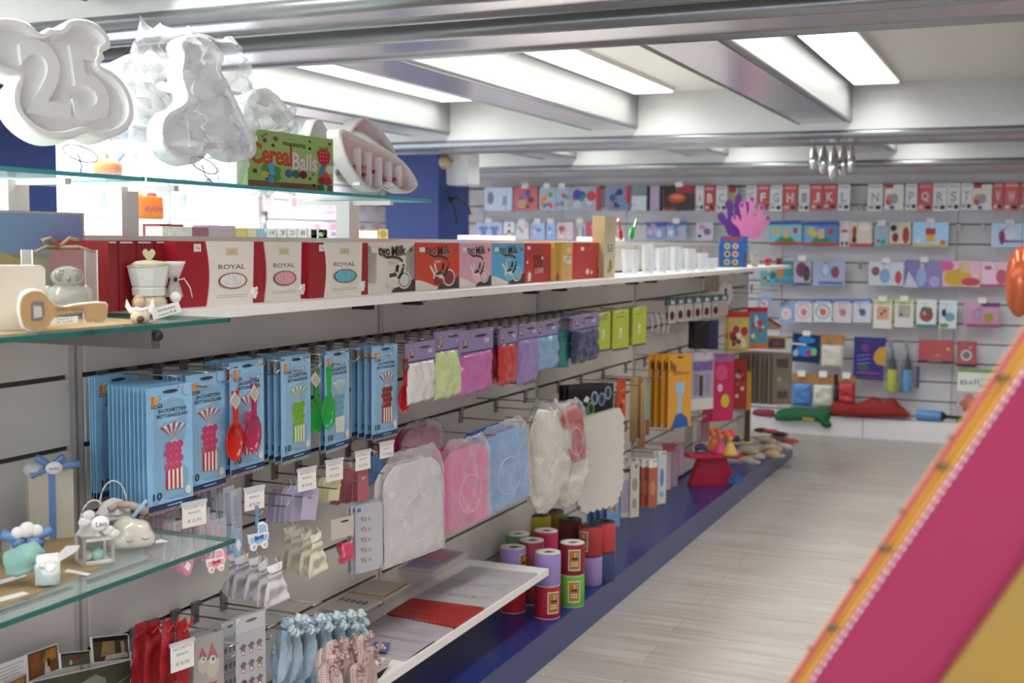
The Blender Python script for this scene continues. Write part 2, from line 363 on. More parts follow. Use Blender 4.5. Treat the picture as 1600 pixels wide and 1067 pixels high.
# glass shelves
GLASS = film('e6f4f0', .04, .03, .22); EDGE = mt('1f5f58', .15, var=.04); EDGEL = mt('4fb4bd', .15, var=.04, coat=.5); BURLAP = mt('b49a72', .85, var=.3, scale=500, bump=.8, bscale=700)
def glass_shelf(x0, x1, y0, y1, z, edge, label, th=.009):
    s = empty('glass_shelf', ((x0+x1)/2, (y0+y1)/2, z)); tag(s, label, 'shelf')
    cx, cy = (x0+x1)/2, (y0+y1)/2
    m = MB(); m.box(x0-cx, y0-cy, -th, x1-cx-.003, y1-cy-.003, 0, GLASS); m.build('pane', s)
    m = MB(); m.box(x1-cx-.003, y0-cy, -th, x1-cx, y1-cy, 0, edge); m.box(x0-cx, y1-cy-.003, -th, x1-cx, y1-cy, 0, edge); m.build('polished_edge', s)
    return s
s = glass_shelf(.01, .42, .78, 2.05, 1.345, EDGE, 'green-edged glass shelf at upper left carrying the wooden key and moka pot')
m = MB(); m.M = Matrix.Translation((-.2, .45, -.01)); m.box(-.004, -.012, -.04, .37, .012, -.002, STEEL); m.ball((.375, 0, -.015), .011, BLACK); m.build('bracket', s)
s = glass_shelf(.01, .42, .78, 2.06, .893, EDGE, 'green-edged glass shelf at lower left carrying baby party favours')
m = MB(); m.M = Matrix.Translation((-.2, .3, -.01)); m.box(-.004, -.012, -.05, .2, .012, -.002, CHROME); m.build('bracket', s)
for nm, z, pts, lab in (('burlap_runner', 1.345, [(.02, .8), (.405, .8), (.395, 1.86), (.02, 1.93)], 'tan woven burlap runner on the upper glass shelf'), ('burlap_runner', .893, [(.02, .8), (.375, .8), (.372, 1.35), (.33, 1.78), (.2, 1.93), (.02, 1.95)], 'tan woven burlap runner on the lower glass shelf')):
    m = MB(); cx, cy = .2, 1.4; m.zprism([(x-cx, y-cy) for x, y in pts], 0, .0025, BURLAP); o = m.build(nm, loc=(cx, cy, z+.0003)); tag(o, lab, 'runner')
s1 = glass_shelf(-.2, .2, .78, 2.066, 1.628, EDGEL, 'top glass shelf section at far left under the largest foam numeral')
s2 = glass_shelf(-.2, .2, 2.074, 3.385, 1.628, EDGEL, 'top glass shelf section under the green cereal balls box')
for y, s in ((1.90, s1), (2.23, s2), (3.215, s2)):
    c = s.location
    m = MB(); m.box(-.022-c.x, y-.028-c.y, 1.508-c.z, .022-c.x, y+.028-c.y, 1.617-c.z, WHITE); m.box(-.17-c.x, y-.008-c.y, 1.606-c.z, .15-c.x, y+.008-c.y, 1.6185-c.z, WHITE); m.build('support_post', s)
# ================================================================ hooks
def make_hook(L=.24, label=True):
    h = empty('display_hook', (0, 0, 0))
    m = MB(); m.box(-.013, -.004, -.048, .013, .002, .004, STEEL); m.box(-.016, -.008, -.006, .016, 0, .006, STEEL); m.build('back_plate', h)
    m = MB(); m.tube([(0, 0, -.03), (0, -L, -.03), (0, -L-.012, -.018)], .0024, CHROME, 6); m.build('prong', h)
    if label:
        m = MB(); m.tube([(0, 0, .0), (0, -L-.012, .004)], .0017, STEEL, 5); m.tube([(-.02, -L-.012, .004), (.02, -L-.012, .004)], .0022, CHROME, 6); m.build('label_arm', h)
    return h
HK = {}
def hook(loc, rz, L, label, group, arm=True):
    k = (round(L, 3), arm)
    if k not in HK:
        HK[k] = make_hook(L, arm); o = HK[k]; o.location = loc; o.rotation_euler.z = rz
    else:
        o = clone(HK[k], loc, (0, 0, rz))
    tag(o, label, 'hook', group); return o
def gh(y, z, L, group, label=None, arm=True): return hook((.008, y, z), G90, L, label or group, group, arm)

for y0, y1, nm in ((3.9, 6.7, 'along the left wall by the cake display'), (7.5, 9.05, 'along the left wall in the back corner')):
    lamp('ceiling_light', XL+.55, y0, y1, 2.36, 'white strip light '+nm, 2.2)
# ================================================================ boxes on the white shelf
RED = mt('b3202a', .4); DRED = mt('7c1420', .45); ORNG = mt('e0492c', .45); PINKC = mt('eab0c3', .45); SKYC = mt('5fb3e0', .45); CREAM = mt('f0e9dc', .5); CHOC = mt('4a3630', .5); GOLD = mt('b59a4a', .35, .5); LINE = mt('8f8a86', .6)
def fitY(uL, uR, X): return PX(uL, 430, X).y, PX(uR, 430, X).y
def shelf_top(u, v, X): return PX(u, v, X).z
def carton(uL, uR, vT, X, base, label, art=None, depth=.07, name='printed_box', z=SZ, side=None, artside=None, edge=None):
    y0, y1 = fitY(uL, uR, X); w = y1-y0; h = PX((uL+uR)/2, vT, X).z-z
    r = empty(name, (X, (y0+y1)/2, z), G90); tag(r, label, 'box')
    m = MB(); m.box(-w/2, 0, 0, w/2, depth, h, base)
    if side: m.box(-w/2-.0006, .0005, .0005, -w/2, depth-.0005, h-.0005, side)
    if art: art(Art(m, w, h, 0), m, w, h)
    m.build('carton', r); return r, w, h
def price_dot(r, w, h, fx, fy, s=.012):
    m = MB(); m.box(w*(fx-.5)-s, -.0022, h*fy-s*.7, w*(fx-.5)+s, -.0015, h*fy+s*.7, WHITE); a = Art(m, 2*s, 1.4*s, -.0022, w*(fx-.5), h*fy-s*.7)
    a.txt('1 kg', .5, .5, .6, INK); m.build('price_sticker', r)
REDG = mt('a5182a', .4, var=.12, scale=5)
def royal(uL, uR, vT, X, sl, label, beads, sticker):
    """deep red box in a curved white sleeve with an oval window of sugared almonds"""
    r, w, h = carton(uL, uR, vT, X, REDG, label, depth=.06, name='confetti_box')
    a0, a1 = sl; m = MB(); x0, x1 = (a0-.5)*w, (a1-.5)*w; t = .004; n = 10
    L = [(x0-.010+.012*sin(pi*(i/n)), h*i/n) for i in range(n+1)]; Rr = [(x1+.004-.006*(i/n), h*(1-i/n)) for i in range(n+1)]
    m.prism([(x, z) for x, z in ([(L[i][0]+.010*(1-i/n)*0, L[i][1]) for i in range(n+1)]+Rr)][::-1], -t, -.0005, CREAM)
    cw = x1-x0; a = Art(m, cw, h, -t, (x0+x1)/2)
    a.rect(.36, .78, .64, .9, mt('ddd0a8', .5)); a.txt('C & C', .5, .84, .2, GOLD); a.txt('*ROYAL', .5, .6, .62, mt('77726c', .5), .075)
    for yy in (.15, .12): a.rect(.15, yy, .85, yy+.006, LINE)
    m.build('sleeve', r)
    # oval almonds standing a little proud
    m = MB(); rn = random.Random(w*1000)
    b2 = Art(m, cw, h, -t-.003, (x0+x1)/2)
    b2.pol([(.5+.33*cos(2*pi*i/26), .38+.125*sin(2*pi*i/26)) for i in range(26)], DRED)
    b2.pol([(.5+.30*cos(2*pi*i/26), .38+.112*sin(2*pi*i/26)) for i in range(26)], mt(beads, .4, var=.08))
    for i in range(15):
        t_ = rn.random()*2*pi; q = rn.random()**.5*.8; x, z = b2.q(.5+.26*cos(t_)*q, .38+.085*sin(t_)*q)
        m.ball((x, -t-.003, z), .0055, mt(beads, .3, var=.06), sx=1.5, sy=.35, n=8, rot=Matrix.Rotation(rn.random()*3, 3, 'Y'))
    m.build('almond_window', r)
    m = MB()
    for dx, dz, s in ((0, 0, .009), (.009, -.004, .007), (-.008, -.006, .006), (.004, -.012, .007), (.011, .005, .005)): m.ball((x1+.002+dx, -.004, h*.2+dz), s, WHITE, sy=.5, n=8)
    m.build('almond_spill', r)
    if sticker: price_dot(r, w, h, sticker, .9)
royal(275, 412, 377, .235, (.345, .85), 'red box with white sleeve showing white almonds, left of three', 'e9e6e2', .22)
royal(395, 482, 378, .215, (.21, .83), 'red box with white sleeve showing pink almonds, between its twins', 'e3a9b4', 0)
royal(482, 575, 379, .225, (.27, .86), 'red box with white sleeve showing turquoise almonds, right of three', '6fc0cd', .2)
for i, (u0, u1) in enumerate(((170, 186), (186, 214), (214, 243), (243, 272))):
    X = .205; y0, y1 = fitY(u0, u1-1, X); h = PX(u0, 376, X).z-SZ
    r = empty('confetti_box', (X, (y0+y1)/2, SZ), G90); w = y1-y0
    tag(r, 'deep red box stood spine outward, %s from the left behind the moka pot' % ['first', 'second', 'third', 'fourth'][i], 'box', 'red boxes stood spine outward')
    m = MB(); m.box(-w/2+.0005, 0, 0, w/2-.0005, .15, h, mt('8e1a26', .42, var=.1, scale=5)); a = Art(m, w, h, 0)
    if i == 1: a.txt('ROYAL', .5, .5, .09, mt('c98f8f', .5), None, pi/2); 
    if i == 1:
        pass
    a.rect(.1, .965, .8, .985, WHITE); m.build('carton', r)
TANL = mt('8a6b3a', .4, .3)
def twomilk(bg, rays=False, choc='4a3630', bead='e8e4dd'):
    def f(a, m, w, h):
        a.asp = .62
        if rays:
            for sx in (-1, 1):
                for i in range(22):
                    z = .06+i*.043*1.0; c = .5; 
                    ang = math.atan2(z-.52, .5); 
                    x1 = .5+sx*.5; x0 = .5+sx*.30; z1 = .52+(z-.52)*1.0; z0 = .52+(z-.52)*.62
                    a.pol([(x1, z1-.008), (x1, z1+.010), (x0, z0+.004), (x0, z0-.003)], BLACK)
        a.pol([(0, 0), (.52, 0), (.5, .06), (.38, .1), (.22, .17), (.1, .21), (0, .22)], CREAM)
        a.pol([(.48, 0), (1, 0), (1, .26), (.86, .2), (.7, .13), (.55, .08)], mt(choc, .5))
        a.circ(.76, .24, .145, WHITE); a.circ(.76, .24, .12, BLACK if rays else mt('6b3b34', .5)); a.circ(.76, .24, .105, mt(bead, .4, var=.2, scale=200))
        a.circ(.5, .26, .11, CREAM); a.circ(.47, .19, .07, mt(bead, .4)); a.circ(.56, .16, .06, mt(bead, .4))
        a.pol([(.44, .3), (.6, .32), (.58, .4), (.45, .38)], CHOC)
        a.pol([(.6, .28), (.68, .4), (.72, .5), (.76, .5), (.72, .36), (.66, .27)], BLACK); a.pol([(.57, .42), (.6, .55), (.65, .55), (.63, .4)], BLACK); a.circ(.74, .54, .02, BLACK)
        if not rays: a.pol([(.3, .5), (.34, .52), (.45, .32), (.42, .28)], CREAM); a.pol([(.4, .55), (.44, .56), (.48, .36), (.45, .35)], CREAM)
        for dx, dz, mm in ((.006, -.008, CREAM if not rays else mt('8d8478', .5)), (0, 0, mt('2b1d18', .5))):
            a.txt('*two', .34+dx, .83+dz, .22, mm, .17); a.txt('*Milk', .64+dx, .84+dz, .3, mm, .2, .05)
        a.pol([(.3, .74), (.4, .68), (.52, .69), (.64, .66), (.72, .6), (.73, .65), (.65, .71), (.52, .74), (.4, .73), (.31, .77)], CHOC)
        a.rect(.42, .57, .56, .62, mt('cfc6b8', .5)); a.circ(.9, .85, .035, TANL); a.rect(.08, .8, .2, .9, WHITE)
    return f
XB = .22
carton(572, 648, 379, XB, CREAM, 'cream box with black sunburst rays and two Milk lettering', twomilk('', True))
carton(649, 717, 379, XB, ORNG, 'orange red two Milk box beside the sunburst one', twomilk('', bead='8d2a2c'))
carton(718, 768, 380, XB, PINKC, 'pink two Milk box next to the light blue one', twomilk('', bead='f0c8d4'))
carton(768, 819, 380, XB, SKYC, 'light blue two Milk box', twomilk('', bead='7fc9dc'))
def redart(a, m, w, h):
    a.rect(.28, .35, .62, .7, mt('8f1f24', .5)); a.txt('CIOCO', .45, .6, .32, mt('5c1518', .5), .14); a.txt('LOVE', .5, .3, .28, CREAM, .14); a.rect(.3, .78, .6, .86, mt('8a5a3a', .4))
    a.rect(.08, .84, .18, .92, WHITE); a.pol([(.1, .02), (.2, .06), (.22, .22), (.14, .3), (.1, .2)], CREAM); a.ell(.75, .4, .12, .2, mt('a8463c', .5)); a.ell(.6, .62, .03, .05, CREAM); a.ell(.08, .52, .03, .04, CREAM)
carton(820, 864, 380, XB, mt('c22a30', .35), 'red chocolate box with small white marks, left of the yellow box', redart)
def yel(a, m, w, h):
    a.rect(.0, 0, .4, 1, mt('cda52f', .45)); a.txt('appids', .2, .45, .5, mt('3a3022', .5), .13, pi/2); a.circ(.18, .1, .1, RED)
    a.rect(.48, .45, .95, .65, CREAM); a.txt('LEMO', .72, .56, .44, mt('8a3f6a', .5), .13, .25); a.ell(.7, .2, .16, .12, mt('e9a79a', .5)); a.ell(.8, .8, .12, .08, mt('efe2a0', .5))
carton(866, 894, 379, .235, mt('e0bd62', .45), 'narrow yellow box with vertical dark lettering between two red boxes', yel)
def redp(a, m, w, h):
    a.rect(.25, .78, .36, .88, WHITE); a.rect(.5, .78, .64, .88, mt('c96a5a', .4)); a.rect(.02, .03, .98, .045, mt('8e1f22', .5)); a.ell(.48, .2, .06, .08, CREAM); a.ell(.62, .17, .04, .05, CREAM); a.ell(.86, .22, .05, .09, mt('6e2530', .5))
carton(895, 941, 379, XB, mt('cf3a34', .35), 'plain red box with two small cream sweets, beside the ivory box', redp)
def ivory(a, m, w, h):
    a.asp = .6; a.txt('50', .5, .48, .5, INK, .13); a.rect(.3, .7, .6, .88, mt('d5cda8', .5)); a.ell(.55, .2, .16, .1, mt('9c8a3a', .5)); a.ell(.42, .12, .2, .04, mt('b6a24a', .5))
carton(944, 961, 338, .245, mt('ded3b8', .5), 'tall ivory box numbered 50 standing at the end of the boxes', ivory, depth=.055, side=mt('b3a578', .4))
# clear beakers and a scoop cup
def beaker(u, v, r, h, X, label, grp):
    p = PX(u, v, X); o = MB(); o.lathe([(r*.8, 0), (r*.82, .004), (r, h), (r*1.06, h+.002), (r*1.0, h+.001), (r*.96, h-.004), (r*.78, .005)], film('eef1f3', .16, .06), 20)
    q = o.build('beaker', loc=(X, p.y, SZ+.0005)); return tag(q, label, 'beaker', grp)
beaker(985, 420, .042, .115, .22, 'clear plastic cup holding the red and green scoops', None)['category'] = 'cup'
BKP = ['behind the scoop cup']
bk = [(1012, .03, .12), (1034, .028, .105), (1056, .03, .11), (1078, .03, .10), (1098, .03, .08), (1024, .026, .10), (1047, .028, .105), (1068, .028, .1), (1090, .028, .07), (1113, .034, .055)]
for i, (u, r, h) in enumerate(bk):
    beaker(u, 420, r, h*1.15, .24 if i < 5 else (.14 if i < 9 else .24), 'clear plastic beaker, %s of ten counted across the cluster right of the scoop cup' % ORD[sorted(b[0] for b in bk).index(u)], 'clear beakers on the shelf end')
def scoop(m, c, L, r, mat, rot):
    """transparent sweet scoop, handle up: hollow oval bowl plus ribbed handle"""
    n = 14; vs = []; rows = 6
    for lay in (0, 1):
        for j in range(rows+1):
            a = j/rows*pi/2; rr = cos(a)*(1-.04*lay); d = sin(a)*(1-.06*lay)
            for k in range(n):
                t = 2*pi*k/n; z = sin(t)*1.35*rr; x = cos(t)*rr*(1 if z < 0 else 1-.12*z)
                vs.append((x*r, d*r*.55, z*r))
    fs = []
    for lay in (0, 1):
        o = lay*(rows+1)*n
        for j in range(rows):
            for k in range(n): fs.append((o+j*n+k, o+j*n+(k+1) % n, o+(j+1)*n+(k+1) % n, o+(j+1)*n+k))
    for k in range(n): fs.append((k, (k+1) % n, (rows+1)*n+(k+1) % n, (rows+1)*n+k))
    m.M = Matrix.Translation(c) @ rot
    m.add(vs, fs, mat, True); m.tube([(cos(2*pi*k/20)*r, 0, sin(2*pi*k/20)*r*1.35) for k in range(20)], .0016, mat, 6, closed=True)
    m.prism([(-.006, r*1.2), (.006, r*1.2), (.008, r*1.3+L*.8), (.011, r*1.3+L), (-.011, r*1.3+L), (-.008, r*1.3+L*.8)], -.004, .003, mat)
    m.M = Matrix.Identity(4)
GRN = tinted('23b84d', .62); REDT = tinted('d0201c', .66); PKT = tinted('c8386a', .5); CHERRY = tinted('e23a2a', .6)
p = PX(987, 380, .22)
def loose_scoop(mat, c, L, r, rot, label):
    m = MB(); scoop(m, (0, 0, 0), L, r, mat, rot); o = m.build('sweet_scoop', loc=c); return tag(o, label, 'scoop')
loose_scoop(tinted('5fd968', .75), PX(988, 364, .22), .05, .024, Matrix.Rotation(G90, 3, 'Z').to_4x4() @ Matrix.Rotation(R(45), 4, 'Y'), 'pale green scoop leaning out of the clear cup on the shelf')
loose_scoop(tinted('e04038', .8), PX(970, 366, .22), .05, .02, Matrix.Rotation(G90, 3, 'Z').to_4x4() @ Matrix.Rotation(R(-35), 4, 'Y'), 'red scoop in the clear cup beside the ivory box')
def bluebox(a, m, w, h):
    a.asp = 1
    a.rect(.08, .86, .8, .95, mt('d0404a', .5))
    for i in range(3):
        for j in range(2): a.circ(.26+.3*j, .68-.26*i, .11, mt('e9e0a0', .5)); a.circ(.26+.3*j, .68-.26*i, .07, mt(['6aa83a', 'e0823a', '5a1f3a', 'd8482a', '8a8f92', 'd2642a'][i*2+j], .5))
    a.rect(.86, .15, .99, .5, mt('5b5a55', .5))
def turned(name, u, v, X, wpx, hpx, turn, label, cat, group=None):
    """root standing at pixel (u, v) on plane X and turned from the aisle towards the viewer; returns root, width, height"""
    p = PX(u, v, X); rz = G90-R(turn); k = mpp(p); n = Vector((sin(rz), -cos(rz), 0)); d = (CAM-p); d.z = 0; c = max(.25, n.dot(d.normalized()))
    r = empty(name, p, rz); tag(r, label, cat, group); return r, wpx*k/c, hpx*k
def tbox(u0, u1, vT, vB, X, turn, base, label, art=None, depth=.05, name='printed_box'):
    r, w, h = turned(name, (u0+u1)/2, vB, X, u1-u0, vB-vT, turn, label, 'box'); m = MB(); m.box(-w/2, 0, 0, w/2, depth, h, base)
    if art: art(Art(m, w, h, 0), m, w, h)
    m.build('carton', r); r.location.z = SZ+.0005; return r
tbox(1125, 1167, 363, 411, .14, 68, mt('2a6fc0', .35, var=.15, scale=8), 'blue box printed with six round sweets under the felt hands', bluebox)
def hand_shape(cx, s):
    pts = []; f = [(-.42, .30, .11), (-.27, .62, .12), (0, .78, .13), (.26, .6, .12), (.44, .28, .10)]
    pts = [(-.22, -.3), (-.36, .0), (-.55, .18), (-.58, .34), (-.46, .42), (-.36, .34), (-.28, .2), (-.3, .5), (-.36, .7), (-.27, .82), (-.15, .76), (-.12, .5), (-.08, .36), (-.05, .6), (-.06, .88), (.03, 1), (.13, .9), (.1, .6), (.13, .36), (.2, .5), (.24, .7), (.34, .76), (.43, .66), (.38, .5), (.3, .2), (.4, .34), (.52, .42), (.6, .32), (.52, .12), (.38, .0), (.24, -.3)]
    return [(cx+x*s, z*s) for x, z in pts]
def hand(u, v, X, s, mat, nails, label):
    p = PX(u, v, X); m = MB(); L = smooth_loop(hand_shape(0, s), 3); m.prism(L[::-1], 0, .012, mat, True)
    o = m.build('foam_hand', loc=(X, p.y, p.z+.3*s), rz=R(12)); tag(o, label, 'foam hand')
    if nails:
        m = MB()
        for x, z, rr in ((-.49, .33, .05), (-.27, .72, .055), (.035, .9, .055), (.335, .66, .055), (.53, .32, .05)): m.prism([(s*x+s*rr*cos(t*.628), s*z+s*rr*1.3*sin(t*.628)) for t in range(10)], -.002, 0, nails)
        m.build('nail', o)
    return o
hand(1150, 368, .06, .21, mt('5a2a7c', .9, bump=.5), None, 'purple felt hand behind the pink one')
hand(1172, 372, .15, .21, mt('d87fb0', .9, bump=.5), mt('7a3a90', .8), 'pink felt hand with purple nails standing on the shelf end')
for u, c, lab, hh_ in ((1180, 'e3d6c8', 'small clear bag of toys beside the blue box', .09), (1200, 'c8302a', 'red patterned package at the far end of the shelf', .05), (1217, '9c2f48', 'dark pink and red package, last on the shelf', .05)):
    m = MB(); m.pillow(.17, hh_, .03, mt(c, .3, var=.5, scale=60), seed=u); m2 = m.build('party_bag', loc=(.2, PX(u, 410, .2).y, SZ), rz=G90); tag(m2, lab, 'bag')
# ================================================================ blue treat-bag packs on the first hooks
NAVY = mt('23345f', .45); PB = mt('94c8ea', .28, var=.03, coat=.25); 
def treat_pack(kind):
    c1, balls = {'pink': ('b8283f', 'c9476f'), 'green': ('8fc23c', '79b52c'), 'teal': ('c3dcc8', '6aa9b5'), 'brown': ('a3352f', '8c3426')}[kind]
    w, h = .14, .262; r = empty('treat_bag_pack', (0, 0, 0)); m = MB(); m.box(-w/2, -.0012, 0, w/2, .0012, h, PB); a = Art(m, w, h, -.0012)
    a.rect(0, 0, 1, .045, NAVY); a.rect(.42, .015, .75, .025, PB)
    for i, (ch, col) in enumerate((('B', 'd8362c'), ('I', 'f0a429'), ('G', 'e8762c'))):
        a.rect(.09+.075*i, .862, .16+.075*i, .925, mt(['d8362c', 'efc02e', '4a8fd0'][i], .5)); a.txt(ch, .125+.075*i, .893, .055 if ch != 'I' else .02, mt(['f2b03a', 'e0562c', 'e9e4da'][i], .5), .05)
    a.rect(.09, .83, .33, .856, BLACK); a.txt('PARTY', .21, .843, .2, WHITE, .018)
    a.txt('*SACCHETTINI', .55, .80, .62, INK, .03); a.txt('*RETTANGOLARI', .55, .758, .68, INK, .03); a.rect(.42, .725, .68, .728, CREAM)
    col1 = mt(c1, .5); a.sx = 1.22
    for i in range(9):
        t = -.9+i*.225; a.pol([(.55+t*.03, .575), (.55+(t+.18)*.03, .575), (.55+(t+.2)*.25, .70-.03*abs(t)), (.55+t*.25, .69-.03*abs(t))], col1 if i % 2 == 0 else CREAM)
    a.pol([(.40, .30), (.72, .30), (.73, .46), (.68, .53), (.57, .56), (.47, .53), (.40, .46)], mt('b9cfe0', .4)); rn = random.Random(5)
    for row in range(4):
        for k in range(3): a.circ(.465+.1*k+(row % 2)*.03-.02, .335+.058*row, .062, mt(balls, .4, var=.15, scale=90+row)); 
    for i in range(8): a.pol([(.41+.038*i, .155-.002*i), (.448+.038*i, .153-.002*i), (.45+.0375*i, .31), (.4125+.0375*i, .31)], col1 if i % 2 == 0 else CREAM)
    a.sx = 1; a.txt('*10', .19, .115, .19, INK, .062); a.rect(.1, .06, .2, .064, INK); a.circ(.87, .115, .07, mt('dfe6d6', .5)); a.rect(.45, .075, .75, .079, mt('5f8cb0', .5))
    a.ell(.5, .955, .17, .014, mt('2c3848', .5)); a.circ(.86, .955, .09, mt('9fc8e6', .4)); 
    m.build('backing_card', r)
    m = MB(); m.pillow(w*.97, h*1.02, .004, film('dfeaf2', .015, .08), seed=3, nx=6, nz=8, z0=-.008, amp=.001); m.build('plastic_sleeve', r)
    m = MB()
    for i in range(9): m.box(-w/2+.008+i*.014, .0012, -.010, -w/2+.016+i*.014, .002, .0, mt(c1, .5))
    m.build('striped_bags', r)
    return r
HZ = 1.205
TP = {}
def treat(kind, loc, rz, label, group=None, tilt=0):
    if kind not in TP: TP[kind] = treat_pack(kind); o = TP[kind]; o.location = loc; o.rotation_euler = (0, tilt, rz)
    else: o = clone(TP[kind], loc, (0, tilt, rz))
    if group is None and 'group' in o: del o['group']
    o['label'] = label; o['category'] = 'pack'
    if group: o['group'] = group
    return o
stacks = [ # centre u, bottom v, X of front, kind, number behind, spacing, turn
    (186, 770, .07, 'pink', 2, .006, 0, 'leftmost stack, half hidden'),
    (267, 792, .215, 'pink', 9, .011, -3, 'large front stack'),
    (323, 762, .19, 'pink', 5, .012, 0, 'second large stack'),
    (387, 735, .20, 'pink', 4, .016, 2, 'stack behind the red scoops'),
    (463, 715, .195, 'green', 3, .018, 2, 'stack left of the green scoops'),
    (527, 698, .19, 'teal', 1, .012, 4, 'stack behind the green scoops'),
    (601, 681, .20, 'brown', 3, .022, -2, 'last stack on the right')]
for u, vb, X, kind, n, sp, turn, nm in stacks:
    p = PX(u, vb, X)
    treat(kind, (X, p.y, p.z), G90+R(turn), 'light blue treat bag pack at the front of the %s' % nm)
    for k in range(n):
        treat(kind, (X-sp*(k+1), p.y-.0015*(k % 2)-.002, p.z+.0015*(k % 3)), G90+R(turn*.5+(k % 2)*.6), 'blue treat bag pack, %s behind the front of the %s' % (ORD[k], nm), 'packs behind the front one, '+nm)
# hooks of the upper row: one every 9.5 cm
for k in range(31):
    y = 2.14+.0955*k
    if abs((y-.74) % 1.33) < .012: y += .015
    gh(y, HZ, .20+.01*(k % 2), 'upper row of hooks below the white shelf', 'chrome hook, %s from the left in the upper row under the white shelf' % ORD[k])
# hanging scoops with tags
def hung_scoop(u, v, X, mat, label, n=1, r=.033, L=.075, tagm=None, turn=0):
    p = PX(u, v, X); root = empty('sweet_scoop', p, G90+R(turn)); tag(root, label, 'scoop')
    m = MB(); scoop(m, (0, 0, 0), L, r, mat, Matrix.Identity(4)); m.build('bowl_and_handle', root)
    if tagm:
        m = MB(); c, s = cos(.8), sin(.8)
        m.prism([(x*c-z*s-.012, x*s+z*c+r*1.3+L*.72) for x, z in ((-.014, -.017), (.014, -.017), (.014, .017), (-.014, .017))], -.009, -.0085, tagm); 
        for q in (-.008, 0, .006): m.prism([(x*c-z*s-.012, x*s+z*c+r*1.3+L*.72) for x, z in ((-.010, q), (.010, q), (.010, q+.002), (-.010, q+.002))], -.0095, -.009, LINE)
        m.build('price_tag', root)
    return root
hung_scoop(368, 690, .225, CHERRY, 'orange red scoop hanging behind the pink one', tagm=mt('c9c4b8', .5))
hung_scoop(397, 678, .24, PKT, 'pink transparent scoop with orange handle on the left hooks', tagm=mt('c9c4b8', .5), turn=5)
hung_scoop(494, 650, .19, GRN, 'green scoop hanging behind the front green scoop', tagm=mt('c9c4b8', .5), turn=-8)
hung_scoop(514, 644, .235, GRN, 'front green scoop hanging among the blue packs', turn=3)
hung_scoop(633, 622, .22, REDT, 'red scoop with dark tag left of the white shred bag', tagm=mt('4a2024', .4), r=.031)
# ================================================================ bags of paper shred with lilac headers, hung on the upper hooks
LIL = mt('9486ad', .45); LILD = mt('3c3366', .5)
def shred_bag(u0, u1, vh, vt, vb, X, col, label, turn=0, wrk=.006, logo=True):
    p = PX((u0+u1)/2, vb, X); r, w, h = turned('shred_bag', (u0+u1)/2, vb, X, u1-u0, vb-vt, turn, label, 'bag'); k = mpp(p); hh_ = (vt-vh)*k
    m = MB(); m.pillow(w, h, .03, mt(col, .22, var=.14, scale=45, bump=.7, bscale=90, coat=.6), seed=u0, amp=wrk, nx=16, nz=18, rag=.012, flat=6); m.build('filled_bag', r)
    m = MB(); m.box(-w/2, -.006, h-.004, w/2, .006, h+hh_, LIL); a = Art(m, w, hh_, -.006, 0, h-.002)
    a.rect(0, 0, 1, .07, LILD); a.ell(.6, .72, .2, .07, mt('3a3548', .5)); a.pol([(.74, .35), (.88, .4), (.85, .6), (.71, .55)], mt('c9bcd6', .5))
    if logo: 
        for i, c in enumerate(('d8362c', 'efc02e', '4a8fd0')): a.rect(.06+.05*i, .38, .10+.05*i, .62, mt(c, .5))
        a.rect(.06, .26, .2, .34, BLACK)
    m.build('header_card', r); return r
SB = [(636, 678, 533, 562, 628, .22, 'e6e4df', 'white shred bag right of the small red scoop'), (680, 722, 516, 545, 621, .215, 'd3dfa2', 'pale lime shred bag beside the white one'),
      (718, 768, 514, 548, 614, .225, 'c768ae', 'large orchid pink shred bag with lilac header'), (758, 780, 514, 540, 600, .17, 'b84a72', 'narrow rose shred bag tucked behind the orchid one'),
      (779, 806, 512, 536, 600, .205, 'c9382c', 'red shred bag with lilac header'), (808, 838, 506, 528, 600, .205, '9a80bd', 'lilac shred bag right of the red one'),
      (836, 870, 500, 524, 578, .20, '86aed6', 'light blue shred bag in the upper row'), (893, 934, 490, 512, 565, .2, '2f2c60', 'navy shred bag beside the lime packs')]
for s in SB: shred_bag(*s, turn=0)
for u, v0, v1, c, lab in ((674, 545, 624, 'b8cf4e', 'lime shred bag showing only its edge left of the pale lime bag'), (712, 545, 610, 'a8327a', 'magenta bag edge behind the orchid shred bag'), (806, 540, 600, '4a3a80', 'violet bag edge behind the lilac shred bag'), (879, 515, 574, '2fa5a0', 'teal shred bag hung edge-on'), (890, 500, 560, '2a2450', 'dark bag edge left of the navy shred bag')):
    p = PX(u, v1, .15); h = (v1-v0)*mpp(p); r = empty('shred_bag', p, G90-R(62)); tag(r, lab, 'bag')
    m = MB(); m.pillow(.05, h, .03, mt(c, .25, var=.15, scale=50, coat=.5), seed=u, amp=.004); m.build('filled_bag', r); m = MB(); m.box(-.03, -.004, h-.003, .03, .004, h+.035, LIL); m.build('header_card', r)
def flat_pack(name, u0, u1, vT, vB, X, turn, base, label, art=None, cat='pack', n=1, sp=.02, edge=None, th=.003, gl=None, sleeve=False, lean=0):
    r, w, h = turned(name, (u0+u1)/2, vB, X, u1-u0, vB-vT, turn, label, cat); m = MB(); m.box(-w/2, 0, 0, w/2, th, h, base)
    if art: art(Art(m, w, h, 0), m, w, h)
    c = m.build('card', r)
    if sleeve: m = MB(); m.pillow(w*1.02, h*1.03, .006, film('e8ecf0', .04, .1), seed=u0, nx=6, nz=8, amp=.002); m.build('plastic_sleeve', r)
    for k in range(1, n):
        q = clone(r, r.location-Vector((sp*k, .003*(k % 2), 0)), (0, 0, r.rotation_euler.z+.02*(k % 2)), ((gl or 'copy behind the '+' '.join(label.split()[:9]))+', %s back' % ORD[k-1])); q['group'] = 'edge-on copies behind the '+label[:60]
    return r
LIME = mt('b5c63a', .35, var=.1, scale=20)
